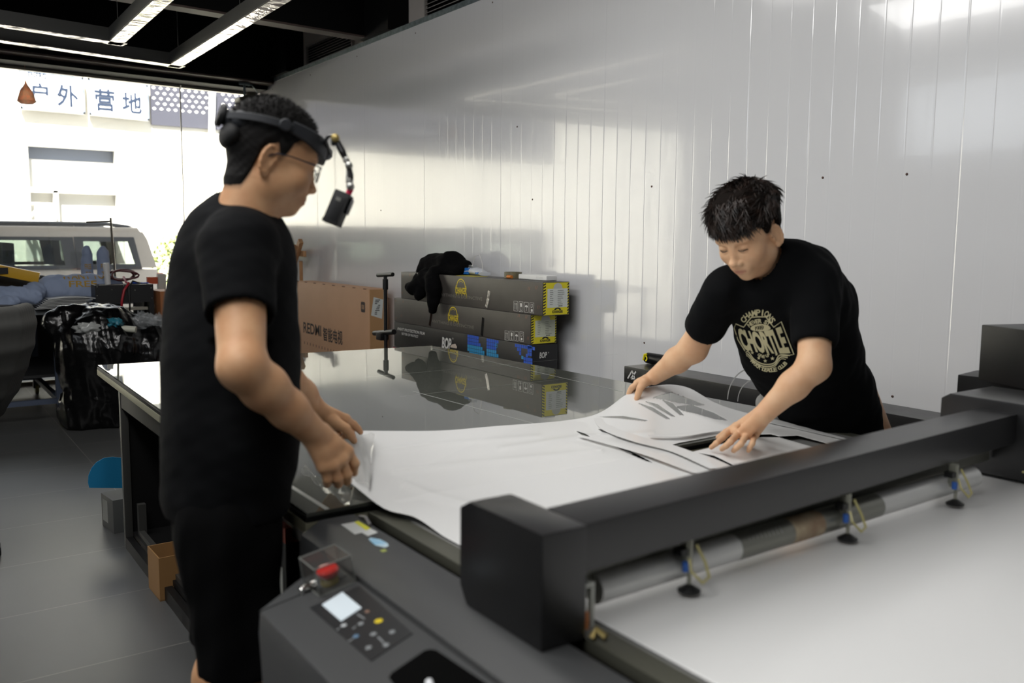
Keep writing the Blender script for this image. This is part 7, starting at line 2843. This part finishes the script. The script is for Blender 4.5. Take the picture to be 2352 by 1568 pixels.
h2L = hand_prims(w2L, [T2(1678, 988, .758), T2(1695, 996, .760), T2(1714, 1000, .758), T2(1733, 1000, .752)],
                 [[T2(1661, 1004, .752), T2(1646, 1017, .742), T2(1634, 1027, .7275)],
                  [T2(1678, 1014, .753), T2(1667, 1024, .742), T2(1658, 1031, .7275)],
                  [T2(1702, 1019, .750), T2(1692, 1028, .740), T2(1685, 1035, .7275)],
                  [T2(1728, 1018, .745), T2(1722, 1028, .736), T2(1719, 1035, .7265)]],
                 [T2(1716, 968, .765), T2(1690, 978, .752), T2(1668, 992, .742), T2(1650, 1004, .730)], [.0088, .0091, .0087, .0078], .027, .0135)
arm2L = [(s2L, e2L, .050, .043, .02), (e2L, e2L * .6 + w2L * .4, .042, .039, .02), (e2L * .6 + w2L * .4, w2L, .039, .027, .02)] + h2L
Fa = limb_field(arm2L, .0028)
Va2L, Qa2L = Fa.mesh()
Va2L = smooth_mesh(Va2L, Qa2L, 1, .4)
# torso
tw = Vector(D(1812, 690, 2.70)); hpv = Vector(hp2)
spine = (tw - hpv).normalized()
lat = (Vector(s2L) - Vector(s2R)).normalized()
chn = np.array(spine.cross(lat).normalized())
if chn @ np.array(-v_h) < 0: chn = -chn
hip2R, hip2L = hp2 + np.array((.02, .09, 0)), hp2 + np.array((.0, -.08, 0))
hip2R[2] = hip2L[2] = .80
k2R = np.array((hip2R[0] + .0, hip2R[1] + .02, .47)); k2L = np.array((hip2L[0] - .0, hip2L[1] - .02, .47))
an2R = np.array((2.78, k2R[1] + .02, .09)); an2L = np.array((2.78, k2L[1] - .02, .09))
k2R[0] = k2L[0] = 2.79
trunk2 = [(np.array(tw), hp2 + np.array((0, 0, -.03)), .13, .13, .03, (chn, 1.3)),  (np.array(C2) + R2 @ np.array((0, -.08, -.14)), np.array(tw), .055, .08, .03),
          (hip2R, k2R, .08, .055, .03), (hip2L, k2L, .08, .055, .03), (k2R, an2R, .054, .036, .02), (k2L, an2L, .054, .036, .02)]
Ft = limb_field(trunk2, .008)
Vt, Qt = Ft.mesh()
body2 = join_parts([(HV2w, HQ2), (Va2R, Qa2R), (Va2L, Qa2L), (Vt, Qt)], 'body', skin2, m2)
HVn = HV2 / 1.03
set_attr(body2, 'lip', np.exp(-(((HVn[:, 0]) / .019) ** 4 + ((HVn[:, 1] - .088) / .010) ** 4 + ((HVn[:, 2] + .0718) / .0068) ** 4)) * .75)
set_attr(body2, 'fade', np.clip((HVn[:, 2] - hairline2(HVn[:, 1]) + .006) / .014, 0, 1) * (HVn[:, 2] > -.1) * .8 * (np.abs(HVn[:, 0]) < .0795))
for s in (-1, 1):
    MB().tube([loc2(s * .013, .0865, .015), loc2(s * .029, .087, .0205), loc2(s * .046, .0745, .0165)], [.0028, .0034, .0014], 6).build('eyebrow', brow_m, body2, smooth=True)
    MB().tube([loc2(s * .017, .0855, -.0075), loc2(s * .024, .0872, -.0095), loc2(s * .033, .0868, -.0100), loc2(s * .045, .0800, -.0085)], [.0009, .0014, .0014, .0009], 6).build('eyelashes', brow_m, body2, smooth=True)
# hair
CV2, CQ2 = hair_cap(hairline2, .009, .024, clump=.006, neck_to=tuple(nb_))
CV2s = CV2 * 1.03
hair2 = np_mesh('hair', place(CV2s, C2, R2), CQ2, mat('hair_root_dark', (22, 17, 14), rough=.9, spec=.1), m2)
hm = MB()
rr = random.Random(23)
idx = [i for i in range(0, len(CV2), 2) if CV2[i, 2] > hairline2(CV2[i, 1]) + .014]
idxt = [i for i in idx if CV2[i, 2] > .045 or CV2[i, 1] > .03]
for q_ in range(4600):
    i = rr.choice(idxt if q_ % 4 else idx)
    p = CV2[i].copy()
    nn_ = np.array((p[0] / .08 ** 2, (p[1] + .014) / .1 ** 2, (p[2] - .03) / .09 ** 2))
    nn_ /= np.linalg.norm(nn_)
    crown = np.array((0.012, -.085, .085))
    flow = p - crown
    flow -= nn_ * (flow @ nn_)
    flow /= (np.linalg.norm(flow) + 1e-6)
    wv = vnoise(p[0], p[1], p[2], 60, 9)
    side_ = np.cross(nn_, flow)
    flow = flow + side_ * (1.1 * wv + rr.uniform(-.45, .45))
    flow /= np.linalg.norm(flow)
    topk = np.clip((p[2] - .02) / .07, 0, 1)
    L_ = (.018 + .030 * topk) * rr.uniform(.6, 1.15)
    if p[1] > .05: L_ *= 1.1
    lift_ = .22 + .18 * rr.random() + (.5 if rr.random() < .05 else 0)
    pts, cur, dr_ = [], p - nn_ * .006, flow + nn_ * lift_
    dr_ /= np.linalg.norm(dr_)
    bend = nn_ * -rr.uniform(.10, .26) + side_ * rr.uniform(-.2, .2)
    for j in range(6):
        pts.append(Vector(place((cur * 1.03)[None, :], C2, R2)[0]))
        cur = cur + dr_ * L_ / 5
        dr_ = dr_ + bend
        dr_ /= np.linalg.norm(dr_)
    hm.tube(pts, [.0016, .0018, .0016, .0012, .0007, .0002], 3, cap=False)
# fringe locks falling on the forehead
for q_ in range(420):
    x = rr.uniform(-.062, .066)
    y = .088 - abs(x) ** 2 * 9
    z = .052 + rr.uniform(-.004, .02)
    cur = np.array((x, y - .004, z))
    dr_ = np.array((rr.uniform(-.5, .35) + (x * 4), .75, -.2 + rr.uniform(-.2, .2)))
    dr_ /= np.linalg.norm(dr_)
    L_ = rr.uniform(.024, .044) * (1.15 if x < -.02 else .95)
    pts = []
    for j in range(7):
        pts.append(Vector(place((cur * 1.03)[None, :], C2, R2)[0]))
        cur = cur + dr_ * L_ / 6
        dr_ = dr_ + np.array((rr.uniform(-.1, .1), -.24, -.36))
        dr_ /= np.linalg.norm(dr_)
    hm.tube(pts, [.0012, .0016, .0016, .0014, .001, .0007, .0002], 3, cap=False)
hs = hm.build('hair_strands', hair2_m, hair2)
hs['kind'] = 'stuff'
# T-shirt
tp2 = [(D(1796, 668, 2.66), D(1836, 800, 2.80), .170, .174, .05, (chn, 1.32)),
       (D(1836, 800, 2.80), D(1882, 905, 2.92), .174, .162, .05, (chn, 1.28)),
       (D(1885, 905, 2.92), D(1915, 985, 2.98), .162, .160, .05, (chn, 1.25)),
       (D(1700, 660, 2.66), D(1858, 642, 2.60), .064, .066, .05),
       (D(1768, 668, 2.64), D(1818, 672, 2.69), .060, .105, .04),
       (D(1856, 618, 2.66), D(1890, 690, 2.74), .064, .10, .05),
       (s2R, s2R * .42 + e2R * .58, .064, .062, .03),
       (s2L + np.array((0, 0, .0)), s2L * .36 + e2L * .64, .070, .064, .03)]


def disp2(X, Y, Z):
    return .0035 * vnoise(X, Y, Z * .5, 40, 81) + .003 * vnoise(X * 1.3, Y * .6, Z * .8, 64, 82)


NA2 = np.array(f2h) * .52 + np.array((0, 0, .85))
tee2 = shirt('t_shirt', tp2, (NC2, NA2, .058), None,
             [(s2R, e2R, .72, .057), (s2L, e2L, .76, .060)], .0055, m2, tee_m, disp2)
rib(NC2, NA2, .0605, .0052, 'collar', tee2, tee_m, f2h)
# grey shorts
grey_s = mat('shorts_grey', (150, 150, 146), rough=.85)
Fs = limb_field([(hp2 + np.array((.01, 0, -.06)), hp2 + np.array((.01, 0, -.15)), .128, .135, .05, (np.array((1., 0, 0)), 1.25)), (hip2R, k2R, .09, .09, .04), (hip2L + np.array((0, .03, -.03)), k2L, .075, .09, .04),
                 (D(1760, 925, 2.93), D(1775, 985, 2.95), .035, .05, .05)], .009, k=.04)
Fs.cutplane((0, 0, .46), (0, 0, -1))
V, Q = Fs.mesh()
np_mesh('shorts', V, Q, grey_s, m2)
for a in (an2R, an2L):
    Fd = Field((a[0] - .2, a[1] - .08, 0), (a[0] + .12, a[1] + .08, .14), .007)
    Fd.cone((a[0] + .03, a[1], .045), (a[0] - .11, a[1], .036), .045, .038, .02)
    Fd.cone((a[0], a[1], .05), (a[0], a[1], .10), .045, .042, .02)
    Fd.cutplane((0, 0, .004), (0, 0, -1))
    V, Q = Fd.mesh()
    V[:, 2] = np.maximum(V[:, 2], .001)
    np_mesh('shoe', V, Q, black_plastic, m2)

# chest print ----------------------------------------------------------
dpl = 2.45
PO = Vector(D(1752, 790, dpl))
ps = dpl / FPX
def G2(cx, cy):
    """crop coordinates (7.84 px per photo px, origin 1660,680) -> plane metres"""
    x, y = 1660 + cx / 7.84, 680 + cy / 7.84
    return ((x - 1752) * ps, (790 - y) * ps)
def gl_(q, pts, w): stroke(q, PO, CR, CU, [G2(*p) for p in pts], w / 7.84 * ps, lift=0)
def smoothp(pts, n_=8):
    P_ = [Vector((p[0], p[1], 0)) for p in pts]
    return [tuple(cr(P_, min(i / n_, len(P_) - 1.001)))[:2] for i in range(n_ * (len(P_) - 1) + 1)]
def letters(q, txt, path, size, wid=.8, bold=.03, rotk=1.0):
    P_ = smoothp(path, 12)
    d = [0]
    for a, b in zip(P_, P_[1:]): d.append(d[-1] + math.dist(a, b))
    for k, chr_ in enumerate(txt):
        if chr_ == ' ': continue
        t = d[-1] * (k + .5) / len(txt)
        i = 0
        while i < len(d) - 2 and d[i + 1] < t: i += 1
        u_ = (t - d[i]) / (d[i + 1] - d[i])
        c = (P_[i][0] + (P_[i + 1][0] - P_[i][0]) * u_, P_[i][1] + (P_[i + 1][1] - P_[i][1]) * u_)
        an = math.atan2(P_[i + 1][1] - P_[i][1], P_[i + 1][0] - P_[i][0]) * rotk
        vs, fs, w_, h_ = text_data(chr_, bold=bold)
        W2 = size * wid * min(1.0, w_ / max(h_, .01) / .62) if chr_ != 'I' else size * .22
        out = []
        for a, b in vs:
            lx_, ly2 = (a - .5) * W2, -(b - .5) * size
            X_, Y_ = c[0] + lx_ * math.cos(an) - ly2 * math.sin(an), c[1] + lx_ * math.sin(an) + ly2 * math.cos(an)
            g = G2(X_, Y_)
            out.append(PO + CR * g[0] + CU * g[1])
        q.add(out, fs)
def word(q, txt):
    vs, fs, _, _ = text_data(txt, bold=.045, spacing=.93)
    out = []
    for a, b in vs:
        v_ = 1 - b
        top_ = 520 + 95 * (1 - (2 * a - 1) ** 2) ** 1.0
        bot_ = 985 + 30 * (1 - (2 * a - 1) ** 2) + 60 * a
        x = (185 + (1060 - 185) * a) * (1 - v_) + (330 + (1262 - 330) * a) * v_
        g = G2(x, top_ * (1 - v_) + bot_ * v_)
        out.append(PO + CR * g[0] + CU * g[1])
    q.add(out, fs)
def pr1(q):
    word(q, 'CHORTLE')
    letters(q, 'CHAMPIONS', [(320, 425), (400, 335), (500, 285), (640, 265), (780, 285), (860, 360), (925, 450)], 112, .72, .02)
    letters(q, 'NEVER ST', [(440, 510), (520, 450), (620, 425), (740, 428), (850, 490)], 78, .8)
    letters(q, 'MAJOR LEAGUE CLUB', [(500, 1190), (600, 1290), (720, 1360), (860, 1385), (1000, 1360), (1100, 1300), (1175, 1225)], 78, .85)
    letters(q, 'GIVE UP', [(630, 1070), (740, 1110), (850, 1070)], 62, .8)
    gl_(q, [(360, 1000), (215, 770), (145, 540), (185, 462), (345, 530), (430, 430), (500, 350), (620, 342), (780, 345), (850, 440), (930, 540), (1070, 440), (1190, 730), (1325, 1062), (1190, 1090), (1060, 1075)], 20)
    for o_, w_ in ((0, 20), (42, 22), (78, 12)):
        gl_(q, smoothp([(375 + o_ * .2, 1030 + o_), (435 - o_ * .3, 1022 + o_), (540, 1160 + o_ * .9), (680, 1245 + o_), (820, 1268 + o_), (960, 1225 + o_), (1050 + o_ * .3, 1080 + o_), (1250 - o_, 1085 + o_)], 6), w_)
    for (x, y, r_) in ((512, 1035, 36), (642, 1140, 38), (770, 1197, 40), (912, 1145, 44), (990, 1062, 34)):
        P_ = []
        for k in range(10):
            rr_ = r_ if k % 2 == 0 else r_ * .42
            g = G2(x + rr_ * math.sin(k * math.pi / 5), y - rr_ * math.cos(k * math.pi / 5))
            P_.append(PO + CR * g[0] + CU * g[1])
        g = G2(x, y)
        P_.append(PO + CR * g[0] + CU * g[1])
        q.add(P_, [(10, (k + 1) % 10, k) for k in range(10)])
    P_ = []
    for k in range(24):
        t = 2 * math.pi * k / 24
        g = G2(675 + 195 * math.cos(t), 562 - (85 if math.sin(t) > 0 else 52) * math.sin(t))
        P_.append(PO + CR * g[0] + CU * g[1])
    q.add(P_, [tuple(range(24))])
def pr2(q):
    letters(q, '1999', [(560, 562), (650, 555), (730, 545)], 82, .8, .0)
vd = ray(1752, 790).normalized()
print_on(tee2, [pr1], mat('print_cream', (206, 200, 160), rough=.8), 'chest_print', vd, cut=.013, lift=.0016)
print_on(tee2, [pr2], tee_m, 'chest_numerals', vd, cut=.013, lift=.0024)
